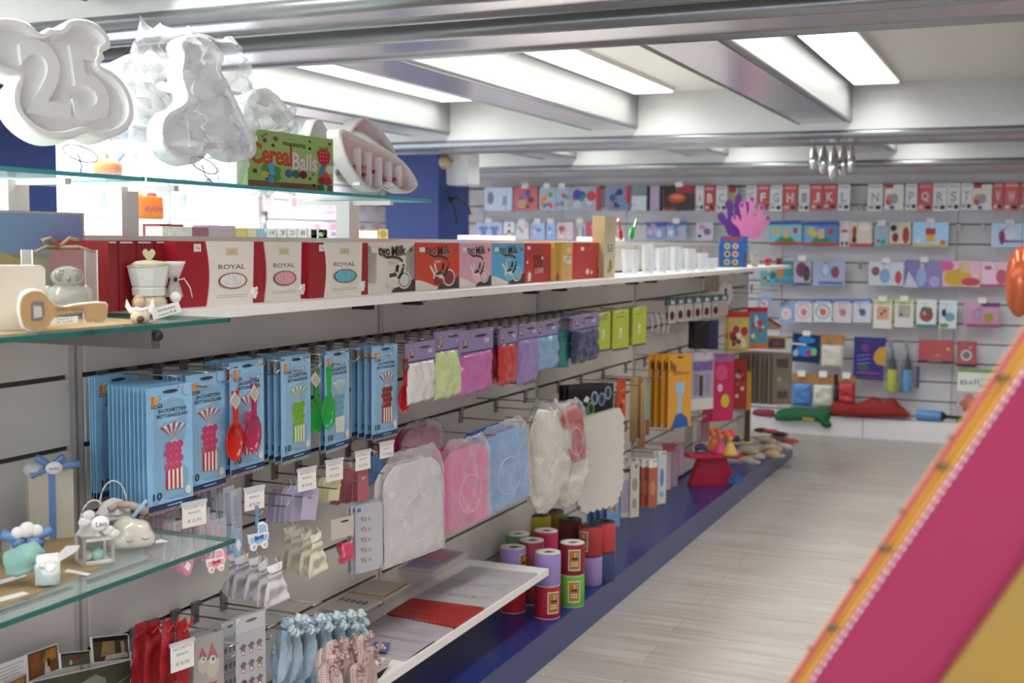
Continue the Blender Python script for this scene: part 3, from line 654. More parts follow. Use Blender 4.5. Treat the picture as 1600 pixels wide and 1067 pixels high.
def limeart(a, m, w, h):
    a.rect(0, 0, 1, .05, mt('5d4a66', .5)); a.rect(.1, .93, .8, .97, mt('d9dcae', .5)); a.pol([(.35, .3), (.5, .62), (.62, .35), (.55, .3)], mt('d8cfa8', .5)); a.ell(.5, .5, .1, .05, mt('e6e2cf', .4)); a.rect(.2, .8, .7, .83, mt('8c9a3a', .5))
for u0, u1, vt, vb, lab in ((932, 953, 487, 549, 'leftmost'), (957, 982, 483, 547, 'middle'), (988, 1009, 479, 540, 'right')):
    flat_pack('card_pack', u0, u1, vt, vb, .2, 8, LIME, 'lime green card pack, %s of three beside the navy bag' % lab, limeart, n=2, sp=.05)
# small things on the far upper hooks
for i, u in enumerate((1050, 1063, 1076, 1090, 1104, 1118, 1131)):
    def bl(a, m, w, h): a.rect(0, .72, 1, 1, mt('3e6c70', .5)); a.rect(.3, .76, .8, .94, mt('cfd8d6', .5)); a.ell(.5, .3, .3, .18, mt('5a1626' if i != 6 else 'c4a39a', .5))
    flat_pack('blister_pack', u-6, u+6, 466-i, 505-i*2, .19, 35, mt('bdb4b2', .3), 'small teal-topped blister pack, number %s along the far upper hooks' % ['one', 'two', 'three', 'four', 'five', 'six', 'seven'][i], bl, n=2)
for i, u in enumerate((1015, 1024, 1033, 1041)):
    p = PX(u, 517, .15); m = MB(); m.tube([(0, 0, .1), (0, -.01, .06), (.015, -.012, .03), (-.01, -.012, 0), (.01, -.01, -.01)], .004, film('f0f0f0', .5, .1), 6); o = m.build('candle_clip', loc=p, rz=G90); tag(o, 'clear plastic clip, %s of four right of the lime packs' % ORD[i], 'clip', 'clear clips right of the lime packs')
flat_pack('card_pack', 1085, 1107, 502, 545, .16, 40, BLACK, 'black pack hung beside the dark blue one', th=.06)
flat_pack('card_pack', 1107, 1122, 500, 546, .14, 40, mt('3c3a66', .4, var=.3, scale=30), 'dark blue pack hung beside the black one')
p = PX(1134, 458, .14); m = MB(); m.prism([(.045*cos(t*.4), .07*sin(t*.4)) for t in range(16)], 0, .01, WHITE); m.box(-.006, -.002, -.02, .006, 0, .03, INK); m.box(-.02, -.002, -.026, .02, 0, -.02, INK); o = m.build('oval_tag', loc=p, rz=R(30)); tag(o, 'white oval tag hanging under the shelf end', 'tag')
for i, u in enumerate((1105, 1112, 1119)):
    p = PX(u, 455, .12); m = MB(); m.pillow(.05, .12, .01, mt('a59a8c', .5, var=.3, scale=50), seed=u); o = m.build('sachet', loc=p, rz=R(60)); tag(o, 'beige sachet, %s of three left of the oval tag under the shelf end' % ORD[i], 'sachet', 'beige sachets under the shelf end')
def party(c1, c2, c3, c4, seed=1, n=7):
    def f(a, m, w, h):
        rn = random.Random(seed); cs = (c1, c2, c3, c4)
        for i in range(n):
            c = mt(cs[i % 4], .45); x = .18+.64*rn.random(); y = .14+.66*rn.random(); r = .07+.11*rn.random()
            a.ell(x, y, r, r*w/h*(.8+.5*rn.random()), c, 12)
    return f
def combo(*fs):
    def f(a, m, w, h):
        for q in fs: q(a, m, w, h)
    return f
def band(y0, y1, c, x0=0, x1=1): return lambda a, m, w, h: a.rect(x0, y0, x1, y1, mt(c, .45))
flat_pack('party_pack', 1137, 1170, 487, 550, .22, 55, mt('c9b36a', .4), 'yellow party pack with red top on the far upper hooks', combo(band(.86, 1, 'c42a2a'), party('d9c84a', 'b02a40', 'dfd9c0', '6a2a50', 4, 12)), n=2)
flat_pack('party_pack', 1171, 1198, 480, 545, .24, 55, mt('5a9ac8', .4), 'red, white and blue party pack with arched red top', combo(band(.88, 1, 'c42a2a'), band(.0, .12, 'e07a2a'), party('e9e2d0', '7fb53a', 'd2452c', 'e9dfe6', 8, 12)), n=2)
p = PX(1203, 515, .26); m = MB(); m.prism([(-.05, 0), (.12, 0), (.13, .02), (.06, .06), (-.01, .1), (-.05, .09)][::-1], 0, .05, mt('b9a58f', .6)); m.tube([(-.05, .0, .1), (0, 0, .1), (.07, 0, .06), (.13, 0, .02)], .009, mt('b5231f', .5), 6); p.x = .2; o = m.build('party_hat', loc=p, rz=R(10)); tag(o, 'beige paper hat with red rim pointing off the end of the gondola', 'hat')
flat_pack('party_pack', 1198, 1228, 526, 546, .24, 70, mt('5a3a6a', .4), 'purple pack with yellow frame at the end of the gondola', lambda a, m, w, h: (a.rect(0, 0, 1, .12, mt('c8b23a', .4)), a.rect(0, .88, 1, 1, mt('c8b23a', .4)), a.rect(0, 0, .08, 1, mt('c8b23a', .4)), a.rect(.92, 0, 1, 1, mt('c8b23a', .4)), a.ell(.5, .5, .2, .2, mt('b04a4a', .5))))
for u, q in ((1155, 'nearer'), (1185, 'farther')): gh(PX(u, 480, .0).y-.3, HZ, .2, 'far upper hooks', 'thin chrome hook, %s one at the far end of the upper row' % q)
# ================================================================ middle hooks: tulle sleeves, feathers, papers
MZ = .898
def sleeve_pack(u0, u1, vT, vB, X, turn, mats, label, rz=0, n=3, arc=.25, round_=True, name='tulle_sleeve_pack', d=.012, pts=None):
    """fan of round-topped net sheets in a clear sleeve"""
    r, w, h = turned(name, (u0+u1)/2, vB, X, u1-u0, vB-vT, turn, label, 'pack')
    fh = h*.88
    for k in range(n):
        m = MB(); m.pillow(w*.93, fh, d, mats[min(k, len(mats)-1)], seed=u0+k, amp=.003, nx=12, nz=14, wf=(lambda t: 1 if t < .8 else (1-.38*((t-.8)/.2)**2)) if round_ else None, flat=8)
        o = m.build('net_sheet', r); o.location = (-.006*k*2, .020*k, .004*k); o.rotation_euler.y = rz
    m = MB(); m.tube([(w*.02+w*.22*cos(t*pi/12), -d/2-.007, fh*.42+fh*.24*sin(t*pi/12)) for t in range(24)], .0012, mt('e8e4e2', .3), 5, closed=True); o = m.build('satin_string', r); o.rotation_euler.y = rz
    m = MB(); m.pillow(w, h, d+.02, film('f4f5f6', .06, .1), seed=u0+9, amp=.008, nx=16, nz=20, rag=.01, wf=lambda t: 1 if t < .75 else 1-.35*((t-.75)/.25)**2, flat=8); o = m.build('clear_sleeve', r); o.rotation_euler.y = rz
    return r
WNET = dotted('d6d1cd', 'f2efec', 110); PNET = dotted('ea6ca8', 'f8aacf', 110); PDK = mt('c9185f', .5, var=.2); BNET = dotted('74abe2', 'b4d6f4', 110); BDK = mt('2f63ae', .5, var=.2)
sleeve_pack(599, 697, 697, 872, .30, 12, [WNET, WNET], 'white dotted tulle rounds in a clear sleeve with string ring', R(-2), 2)
sleeve_pack(690, 768, 680, 822, .27, 8, [PNET, PDK, PDK], 'bright pink dotted tulle in a clear sleeve', R(-2), 3)
sleeve_pack(752, 832, 655, 792, .27, 10, [BNET, BDK, BDK, BDK], 'light blue dotted tulle in a clear sleeve', R(-6), 4)
sleeve_pack(625, 690, 655, 760, .12, 0, [mt('dc8aa6', .5, var=.1), PDK], 'pale pink tulle sleeve hung against the panel', R(2), 2)
FEA = mt('e9e6d6', .6, var=.08, scale=40, bump=1, bscale=120, coat=.5)
def feather(u0, u1, vT, vB, X, turn, label, rz, mat=FEA, s=0):
    r, w, h = turned('feather_bag', (u0+u1)/2, vB, X, u1-u0, vB-vT, turn, label, 'bag')
    m = MB(); m.pillow(w, h, w*.45, mat, seed=u0, amp=.008, nx=14, nz=20, wf=lambda t: .18+.9*min(1, (t/.35))**.8 if t < .35 else 1.08-.35*max(0, (t-.6)/.4)**2, flat=3); o = m.build('feather_fill', r); o.rotation_euler.y = rz
    m = MB(); m.pillow(w*1.06, h*1.08, w*.5, film('f2f3f4', .05, .07), seed=u0+4, amp=.012, nx=16, nz=22, rag=.02, wf=lambda t: .25+.85*min(1, (t/.35)) if t < .35 else 1.1-.3*max(0, (t-.6)/.4)**2, flat=3); o = m.build('clear_bag', r); o.rotation_euler.y = rz
    return r
feather(815, 878, 640, 802, .27, 20, 'bag of ivory feathers hanging to a point, left one', R(8))
feather(862, 918, 640, 792, .31, 20, 'bag of ivory feathers beside the red bag, right one', R(-9))
feather(812, 850, 660, 788, .12, 20, 'creamy feather bag hidden behind the front two', 0)
sleeve_pack(872, 918, 622, 725, .34, 20, [mt('b92a26', .35, var=.3, scale=40)], 'red ribbon bag behind the right feather bag', R(-10), 1, name='ribbon_bag', d=.04)
def scallop(w, h, n=9):
    pts = []; 
    def edge(x0, z0, x1, z1, k):
        for i in range(k):
            for j in range(5):
                t = (i+j/5)/k; b = .012*abs(sin(pi*j/5)); dx, dz = x1-x0, z1-z0; L = math.hypot(dx, dz); pts.append((x0+dx*t+dz/L*b, z0+dz*t-dx/L*b))
    edge(-w*.32, 0, w*.36, .02*h, 5); edge(w*.36, .02*h, w/2, h*.2, 3); edge(w/2, h*.2, w/2, h*.92, 9); pts.append((w/2-.02, h)); pts.append((-w/2, h*.93)); edge(-w/2, h*.2, -w*.32, 0, 3)
    return pts
r, w, h = turned('scalloped_paper', 936, 795, .30, 72, 155, 25, 'large white scalloped paper sheets hanging beside the feather bags', 'paper')
for k in range(3): m = MB(); m.prism([(x, z) for x, z in scallop(w, h)], k*.012, k*.012+.002, mt('d5d1ca', .6)); m.build('sheet', r)
def balloonart(a, m, w, h):
    a.rect(0, .86, 1, 1, mt('2c2a34', .4)); a.pol([(.33, .55), (.4, .68), (.47, .6), (.42, .45)], WHITE)
    for x, y, c in ((.58, .6, '9fb6c4'), (.74, .55, '7f8fae'), (.88, .72, '8a97a8'), (.5, .3, '7fae4a'), (.35, .2, '6a9ac0')): a.ell(x, y, .08, .2, mt(c, .3)); a.ell(x, y, .05, .14, mt('39404f', .4))
flat_pack('balloon_pack', 888, 958, 600, 655, .22, 35, mt('1c1a1c', .4), 'black pack printed with balloons above the scalloped paper', balloonart, n=3, sp=.02)
flat_pack('sweet_pack', 964, 977, 592, 662, .22, 25, mt('cf4a24', .4), 'narrow orange pack left of the wooden skewers', combo(band(0, .1, '5a3a7a'), party('e9b13a', '8c2a1c', 'e2762c', '3a2a50', 2, 6)))
for i, (u, vt, vb, c) in enumerate(((960, 600, 640, 'd9cfc0'), (985, 590, 690, 'b79b6a'), (991, 588, 685, '8f7440'), (998, 590, 700, 'c4a070'), (1005, 590, 680, 'b58a6a'))):
    p = PX(u, vb, .18); h = (vb-vt)*mpp(p); m = MB()
    for j in range(4): m.tube([(.01*j, 0, 0), (.01*j, 0, h)], .0045, mt(c, .7), 6)
    o = m.build('skewer_bundle', loc=p, rz=R(50)); tag(o, 'bundle of %s wooden skewers, %s between the orange pack and the yellow packs' % (['pale', 'tan', 'dark tan', 'light tan', 'reddish'][i], ['first', 'second', 'third', 'fourth', 'last'][i]), 'skewers')
flat_pack('sweet_pack', 1006, 1015, 592, 655, .2, 35, mt('7fa898', .45, var=.2), 'thin teal green pack beside the skewers')
def yart(a, m, w, h):
    for i in range(3): a.rect(.08+.09*i, .8-.03*i, .15+.09*i, .92-.03*i, mt('7a3a2a', .5))
    a.rect(.2, .72, .9, .76, mt('b9822c', .5)); a.pol([(.3, .62), (.72, .62), (.66, .45), (.58, .42), (.6, .2), (.4, .2), (.42, .42), (.36, .45)], mt('9fbfd8', .5)); a.pol([(.15, 0), (.9, 0), (.85, .12), (.6, .2), (.35, .18)], mt('2c5ea8', .5)); a.ell(.5, .96, .14, .012, BLACK)
flat_pack('candle_pack', 1043, 1079, 553, 668, .24, 30, mt('e0a23a', .4), 'orange yellow pack printed with a blue cup', yart, n=4, sp=.035)
def sack(a, m, w, h): a.rect(0, 0, 1, .2, mt('d9d5ce', .5)); a.rect(.05, .68, .95, .84, mt('7a62a6', .5)); a.rect(.1, .86, .9, .99, mt('c9bfd2', .5)); a.rect(.12, .26, .3, .64, mt('8a8496', .5)); a.rect(.34, .24, .52, .6, mt('4a3f42', .5)); a.rect(.6, .26, .85, .62, mt('9b93a8', .5))
flat_pack('pouch_pack', 1080, 1114, 550, 640, .24, 35, mt('a9a3b8', .4), 'lilac and white pack of small pouches beside the orange packs', sack, n=2, sp=.05)
pk = mt('cf2a63', .4)
flat_pack('party_pack', 1113, 1145, 552, 658, .22, 40, pk, 'hot pink party pack with a yellow shape, near the gondola end', combo(band(.88, 1, '9a6aa6'), lambda a, m, w, h: (a.ell(.6, .3, .2, .1, mt('d9c83a', .4)), a.ell(.4, .72, .3, .12, mt('e0558a', .4)), a.ell(.35, .5, .12, .06, mt('e9c9d6', .4)))), n=2)
flat_pack('party_pack', 1098, 1113, 638, 660, .12, 20, pk, 'hot pink card corner showing under the lilac pack')
flat_pack('party_pack', 1146, 1166, 560, 640, .2, 45, mt('a2302c', .4, var=.3, scale=20), 'dark red party pack between the hot pink and the yellow one', party('c9463a', '6a3a2a', 'b9a3a0', 'd9c9c0', 6, 10), n=2)
flat_pack('party_pack', 1163, 1172, 580, 690, .2, 55, mt('cf9a2c', .4), 'yellow narrow pack right of the dark red one')
def brn(a, m, w, h): a.rect(.2, .72, .8, .9, mt('3a2c22', .5)); a.rect(.3, .12, .8, .26, mt('3a2c22', .5)); a.ell(.35, .5, .1, .04, mt('d9c23a', .5)); a.rect(.25, .32, .8, .45, mt('9c8f80', .4))
flat_pack('felt_pack', 1206, 1236, 552, 632, .30, 52, mt('8d7d62', .5), 'outermost beige brown felt pack with two dark labels at the gondola end', brn, n=9, sp=.032, gl='olive brown felt pack in the stack behind the labelled one', sleeve=True)
def gh_row(us, z, L, grp, arm=False, lab=None):
    for gi, (u, v) in enumerate(us): gh(PX(u, v, 0).y, z, L, grp, (lab or 'chrome hook in '+grp)+', %s from the left' % ORD[gi], arm)
gh_row([(652, 670), (717, 640), (772, 625), (818, 620), (870, 600), (905, 590), (940, 583), (975, 575), (1005, 568), (1035, 560), (1060, 552), (1085, 545), (1110, 540), (1135, 535)], MZ, .28, 'the middle row of long hooks')
# the single rod with a black ball tip
p = PX(682, 694, .26); m = MB(); m.tube([(.01, p.y, .80), (.26, p.y, .795)], .003, STEEL); o = m.build('display_rod'); tag(o, 'steel rod with black ball tip above the white tulle', 'hook'); m = MB(); m.ball((.263, p.y, .795), .008, BLACK); m.build('ball_tip', o)
# ================================================================ lower left hooks: decorations, tags, pouches
def label_card(u0, u1, vT, vB, X, label, turn=12, lines=3):
    r, w, h = turned('price_label', (u0+u1)/2, vB, X, u1-u0, vB-vT, turn, label, 'price label')
    m = MB(); m.box(-w/2, 0, 0, w/2, .0012, h, CARD); a = Art(m, w, h, 0)
    a.txt('SACCHETTO', .5, .82, .82, mt('55504c', .6), .1); a.txt('BIANCO', .5, .6, .5, mt('55504c', .6), .1); a.txt('€ 0,70', .5, .25, .55, mt('55504c', .6), .16)
    m.build('card', r); m = MB(); m.box(-w/2-.002, -.002, h-.003, w/2+.002, .003, h+.004, film('e8ecee', .4, .1)); m.build('clear_holder', r); return r
LC = [(286, 322, 785, 822, .30, 'price label in front of the pink hanging clips'), (383, 413, 762, 796, .29, 'price label above the blue pram decorations'), (466, 494, 732, 766, .28, 'price label above the lilac gift tags'),
      (510, 536, 719, 751, .27, 'price label above the cream gift tags'), (556, 579, 705, 734, .27, 'price label above the rose gift tags'), (594, 615, 691, 715, .27, 'price label above the small blue gift tags')]
for c in LC: label_card(*c)
PK1 = tinted('d88a9c', .7); BL1 = tinted('7fa8cc', .7)
def pram(m, w, mat, bow, white=WHITE):
    """flat felt pram: hood, body, bow and two wheels"""
    m.prism([(x*w, z*w) for x, z in ((.45, .28), (.5, .5), (.42, .62), (-.1, .6), (-.5, .62), (-.45, .3), (-.25, .15), (.25, .15))], -.003, 0, white)
    m.prism([(x*w, z*w) for x, z in ((.38, .3), (.42, .5), (-.42, .5), (-.38, .3), (-.2, .22), (.22, .22))], -.0045, -.003, mat)
    m.prism([(x*w, z*w) for x, z in ((0, .6), (.45, .64), (.42, .85), (.22, 1.0), (.0, .98))], -.003, 0, white)
    m.prism([(x*w, z*w) for x, z in ((.02, .62), (.36, .66), (.34, .82), (.2, .92), (.02, .9))], -.0045, -.003, mat)
    for x in (-.26, .26): m.lathe([(.0001, 0), (.16*w, 0), (.16*w, .004), (.0001, .004)], white, 14) if 0 else m.prism([(x*w+.15*w*cos(t*.45), .14*w+.15*w*sin(t*.45)) for t in range(14)], -.006, -.001, white)
    for x in (-.26, .26): m.prism([(x*w+.07*w*cos(t*.63), .14*w+.07*w*sin(t*.63)) for t in range(10)], -.007, -.006, mat)
    m.prism([(x*w, z*w) for x, z in ((-.2, .38), (-.02, .44), (.16, .38), (.16, .54), (-.02, .48), (-.2, .54))], -.008, -.0045, bow)
def peg(mat, bead, h=.055, seed=0):
    rn = random.Random(seed); m = MB(); m.box(-.004, 0, 0, .004, .004, h, mat); m.prism([(-.013, h*.1), (0, h*.02), (.013, h*.1), (.013, h*.42), (0, h*.34), (-.013, h*.42)], -.003, 0, bead); return m
# pink clips in little bags: rows hanging from three hooks
rn = random.Random(11)
def fan(name, cat, us, vT, vB, X0, X1, mk, lab, grp, tilt=0):
    """a run of alike pieces on one hook, back to front"""
    N = len(us); src = None
    for i, u in enumerate(us):
        t = i/max(1, N-1); X = X0+(X1-X0)*t; vt = vT[0]+(vT[1]-vT[0])*t; vb = vB[0]+(vB[1]-vB[0])*t
        p = PX(u, vb, X); rot = (0, rn.uniform(-.1, .1)+tilt, G90+rn.uniform(-.25, .2))
        if src is None:
            src = empty(name, p); src.rotation_euler = rot; mk(src, (vb-vt)*mpp(p)); o = src
        else: o = clone(src, p, rot)
        tag(o, '%s, %s out from the panel' % (lab, ORD[i]), cat, grp)
def mk_clip(c1, c2):
    def f(r, h):
        m = MB(); m.box(-.006, 0, h*.3, .006, .003, h*.95, mt(c1, .4)); m.prism([(-.02, h*.25), (-.008, h*.02), (.008, h*.02), (.02, h*.25), (.012, h*.45), (-.012, h*.45)], -.004, 0, mt(c2, .5)); m.prism([(-.009, h*.2), (0, h*.1), (.009, h*.2), (0, h*.3)], -.006, -.004, WHITE); m.build('clip', r)
        m = MB(); m.pillow(.045, h*.9, .01, film('eef0f4', .1, .08), seed=3, amp=.004, nx=6, nz=8, z0=h*.15); m.build('clear_bag', r)
    return f
fan('baby_clip', 'clip', [236, 246, 256, 268, 280, 292], (800, 805), (875, 900), .08, .27, mk_clip('c9808f', 'd7909f'), 'pink and white baby clip on the left hook', 'pink clips on the left hook')
fan('baby_clip', 'clip', [292, 300, 309, 318, 330, 342], (775, 800), (850, 893), .10, .28, mk_clip('d8a3ac', 'e0a0ac'), 'pale pink baby clip right of the label card', 'pale pink clips')
fan('baby_clip', 'clip', [322, 334, 346, 358, 370], (752, 790), (850, 872), .08, .26, mk_clip('6f93b8', '8fb6d8'), 'light blue baby clip beside the pram shape', 'blue clips')
r = empty('felt_pram', PX(403, 858, .30), G90-R(15)); tag(r, 'light blue and white felt pram decoration with dark blue bow', 'decoration'); m = MB(); pram(m, .062, mt('9cc4e2', .7), mt('2a5ea6', .6)); m.build('pram_shape', r); m = MB(); m.box(-.004, .001, .05, .004, .004, .1, mt('6f93b8', .5)); m.build('hanging_tab', r)
r = empty('felt_pram', PX(336, 893, .30), G90-R(15)); tag(r, 'pink and white felt pram decoration low on the left hooks', 'decoration'); m = MB(); pram(m, .05, mt('e9a6ae', .7), mt('c43a4a', .6)); m.build('pram_shape', r)
# gift tags on strings
def mk_tag(c, w):
    def f(r, h):
        m = MB(); m.prism([(-w/2, 0), (w/2, 0), (w/2, h*.8), (w*.2, h), (-w*.2, h), (-w/2, h*.8)], 0, .003, mt(c, .6)); m.build('card', r)
        m = MB(); m.tube([(0, -.001, h*.93), (.004, -.004, h*1.1), (-.004, -.003, h*1.2)], .0009, WHITE, 4); m.build('string', r)
    return f
fan('gift_tag', 'tag', [428, 436, 446, 457, 468, 482], (764, 776), (818, 812), .09, .27, mk_tag('b9b3cc', .06), 'pale lilac gift tag', 'pale lilac gift tags', .15)
fan('gift_tag', 'tag', [494, 503, 513, 522], (748, 745), (788, 782), .13, .26, mk_tag('d2cfa2', .045), 'cream yellow gift tag', 'cream gift tags', .12)
fan('gift_tag', 'tag', [524, 532, 540, 548, 556, 568], (736, 738), (788, 782), .10, .26, mk_tag('b2636c', .045), 'dusty rose gift tag', 'dusty rose gift tags', .05)
fan('gift_tag', 'tag', [578, 585, 592, 600], (715, 718), (758, 752), .12, .25, mk_tag('5f86bc', .03), 'small blue gift tag', 'small blue gift tags', -.2)
fan('bow_clip', 'clip', [560, 566, 572, 580], (708, 700), (728, 718), .14, .2, lambda r, h: (lambda m: (m.ball((-.008, 0, h/2), .009, mt('3a3f66', .5)), m.ball((.008, 0, h/2), .009, mt('c4a0aa', .5)), m.build('bow', r)))(MB()), 'dark blue and pink bow above the rose tags', 'small bows above the rose tags')
# drawstring pouches
def mk_pouch(c, w, lace):
    def f(r, h):
        m = MB(); m.pillow(w, h*.82, .014, mt(c, .75, var=.03, scale=12, bump=.2, bscale=60), seed=2, amp=.010, nx=16, nz=16, wf=lambda t: 1.0-.55*t**1.6, flat=7); m.build('bag', r)
        m = MB(); m.pillow(w*.62, h*.2, .012, dotted(lace, c, 260), seed=5, amp=.01, nx=12, nz=6, z0=h*.8, wf=lambda t: .75+.35*t); m.build('lace_trim', r)
        m = MB(); m.tube([(0, -.007, h*.82), (.006, -.01, h*.95), (0, -.004, h*1.15)], .0012, mt(c, .6), 5); m.build('drawstring', r)
    return f
fan('drawstring_pouch', 'pouch', [366, 380, 396, 413, 432], (862, 855), (925, 945), .10, .28, mk_pouch('c9c5c6', .085, 'e6e3e3'), 'white fabric drawstring pouch', 'white pouches', 0)
fan('drawstring_pouch', 'pouch', [452, 466, 482, 496], (822, 815), (885, 898), .10, .26, mk_pouch('d6d1b9', .085, 'ece9da'), 'cream fabric drawstring pouch', 'cream pouches', 0)
flat_pack('card_pack', 518, 553, 808, 840, .27, 15, mt('c3bcae', .5), 'beige header card above the pink flower bag', lambda a, m, w, h: a.ell(.6, .8, .2, .05, INK), th=.001)
m = MB(); m.pillow(.05, .055, .03, mt('c8405e', .3, var=.5, scale=120, coat=.6), seed=9, amp=.01, rag=.01); o = m.build('flower_bag', loc=PX(541, 878, .26), rz=G90-R(15)); tag(o, 'small clear bag of hot pink paper flowers', 'bag')
def wtree(a, m, w, h):
    a.rect(.06, .9, .2, .96, mt('4a6aa8', .5)); 
    for i in range(5):
        a.txt('1', .25, .78-.15*i, .05, mt('8a7448', .5), .05); a.pol([(.15, .8-.15*i), (.36, .81-.15*i), (.36, .82-.15*i), (.15, .81-.15*i)], mt('6b6f78', .5)); a.rect(.32, .74-.15*i, .4, .8-.15*i, mt('b79a5c', .5)); a.rect(.46, .75-.15*i, .56, .79-.15*i, mt('b79a5c', .5))
flat_pack('sticker_sheet', 556, 598, 785, 892, .27, 18, mt('cfccd0', .4), 'hanging white sticker sheet with five rows of tiny gold marks', wtree, n=3, sp=.012, sleeve=True)
gh_row([(205, 790), (250, 770), (296, 755), (340, 738), (384, 720), (425, 705), (462, 692), (500, 680), (540, 668), (575, 660)], .898, .27, 'the middle row left of the seam')
# ---- bottom row
BZ = .598
gh_row([(205, 990), (234, 972), (268, 958), (300, 945), (345, 925)], BZ, .27, 'the bottom row', True)
def red_org(u, X, i):
    p = PX(u, 1075, X); m = MB(); m.pillow(.08, .15, .02, mt('a51420', .5, var=.2, bump=.4), seed=u, amp=.012, wf=lambda t: 1-.5*t); o = m.build('organza_bag', loc=p, rz=G90+.1*i); tag(o, 'dark red organza bag, %s from the panel on the bottom left hook' % ORD[i], 'bag', 'dark red organza bags'); m = MB(); m.tube([(-.02, -.012, .13), (0, -.014, .14), (.02, -.012, .13), (.03, -.012, .15)], .003, mt('c41e2c', .5)); m.build('ribbon_tie', o)
for i, (u, X) in enumerate(((222, .10), (240, .15), (262, .20), (286, .25))): red_org(u, X, i)
label_card(268, 303, 1003, 1046, .28, 'price label in front of the dark red organza bags')
def owl(a, m, w, h):
    for x, y, s in ((.3, .55, .8), (.62, .48, 1.1)):
        a.ell(x, y, .2*s, .2*s, mt('d9c9a8', .5)); a.pol([(x-.18*s, y+.1), (x-.02, y+.36*s), (x+.18*s, y+.1)], mt('b8303a', .5)); a.ell(x, y+.08*s, .1*s, .07*s, WHITE); a.ell(x+.02, y+.09*s, .04*s, .03*s, INK); a.rect(x-.12*s, 0, x+.12*s, .2, mt('a8342c', .5))
flat_pack('owl_bag', 304, 350, 990, 1085, .25, 15, mt('b8aca0', .5), 'clear bag printed with two owls in red hats', owl, n=3, sp=.025, sleeve=True)
def caps(a, m, w, h):
    a.rect(0, .8, 1, 1, mt('cfccc8', .5)); a.ell(.52, .93, .2, .02, INK); a.rect(0, .795, 1, .8, LINE)
    for j in range(3):
        for i in range(3):
            x = .22+.28*i; y = .62-.22*j; a.pol([(x-.12, y), (x, y+.05), (x+.13, y+.01), (x, y-.045)], mt('2c1e1e', .5)); a.pol([(x-.07, y-.03), (x+.08, y-.03), (x+.06, y-.1), (x-.05, y-.1)], mt('9a3a3a', .5)); a.ell(x, y-.07, .04, .02, WHITE)
flat_pack('sticker_sheet', 371, 415, 957, 1085, .30, 12, mt('bdbab8', .45), 'clear bag of graduation cap cut-outs, front one with white header', caps, n=1, sleeve=True)
flat_pack('sticker_sheet', 348, 372, 968, 1085, .24, 8, mt('a9a6a4', .45), 'clear bag of graduation cap cut-outs hanging second, behind the front one', caps, n=1, sleeve=True)
# bundles of blue and dotted pouches standing in a tray at the bottom
def bundle(us, vT, vB, X, c1, c2, lab, grp, cat='pouch', bs=.0105):
    src = None
    for i, (u, v) in enumerate(us):
        p = PX(u, v+(vB-vT), X[i % len(X)]); 
        if src is None:
            src = empty('ribbon_pouch', p); h = (vB-vT)*mpp(p)
            m = MB(); m.pillow(.044, h, .03, c1, seed=3, amp=.009, nx=10, nz=14, wf=lambda t: 1-.45*t+.35*max(0, t-.75)*2, flat=5); m.build('bag', src)
            m = MB(); rn2 = random.Random(2)
            for k in range(22): m.ball((rn2.uniform(-.027, .027), rn2.uniform(-.032, .004), h*.84+rn2.uniform(-.02, .03)), bs, c2, sz=.6, sx=1.2, n=6, rot=Matrix.Rotation(rn2.uniform(-1, 1), 3, 'Y'))
            m.build('flower_bow', src); o = src
        else: o = clone(src, p)
        o.rotation_euler = (0, rn.uniform(-.12, .12), G90+rn.uniform(-.5, .5)); tag(o, '%s, %s from left at the bottom' % (lab, ORD[i]), cat, grp)
bl = []
for j, (v, X) in enumerate(((972, .10), (985, .15), (1003, .20), (1022, .25))):
    for i in range(6): bl.append((432+22*i+(j % 2)*9+(3-j)*3, v-4*i*(1 if j < 3 else .5)))
bl.sort(); 
bundle([(u, v) for u, v in bl], 0, 95, [.10, .25, .15, .20], mt('9db6c4', .6, var=.2, bump=.5), mt('c0d6dc', .7, var=.3, scale=90), 'pale blue pouch with a ruffled flower bow', 'pale blue ribbon pouches')
ROSED = dotted('c9b2aa', '8f6460', 150)
bundle([(500, 1012), (514, 1000), (528, 1018), (540, 990), (552, 1006), (566, 984), (578, 1002), (508, 1030), (556, 1030)], 0, 95, [.33, .35, .37], ROSED, mt('b99a92', .7, var=.4, scale=90), 'beige pouch dotted dark red with a small bow', 'dotted beige pouches', bs=.006)
# price rails / photo folder at the bottom left: a fan-fold brochure with photographs
def photo(pts, X, label, fn, name='photo_card'):
    P = [PX(u, v, X) for u, v in pts]; c = sum(P, Vector())/4; m = MB()
    m.M = Matrix.Translation(-c); q = [tuple(p) for p in P]; b = [tuple(p-Vector((.003, 0, 0))) for p in P]
    m.add(q+b, [(0, 1, 2, 3), (7, 6, 5, 4), (0, 4, 5, 1), (1, 5, 6, 2), (2, 6, 7, 3), (3, 7, 4, 0)], WHITE)
    k = [0]
    def S(x, y):  # x right, y up fractions
        bl_, br_, tr_, tl_ = P; t = bl_*(1-x)*(1-y)+br_*x*(1-y)+tr_*x*y+tl_*(1-x)*y; return tuple(t+Vector((.0004*k[0], 0, 0)))
    def pol(pts2, mat): k[0] += 1; m.add([S(*p) for p in pts2], [tuple(range(len(pts2)))], mat)
    fn(pol); o = m.build(name, loc=c); tag(o, label, 'photo'); return o
R4 = lambda a, b, c, d: [(a, b), (c, b), (c, d), (a, d)]
def ph_text(pol):
    for i in range(4): pol(R4(.1, .75-.17*i, .9-.1*(i % 2), .78-.17*i), LINE)
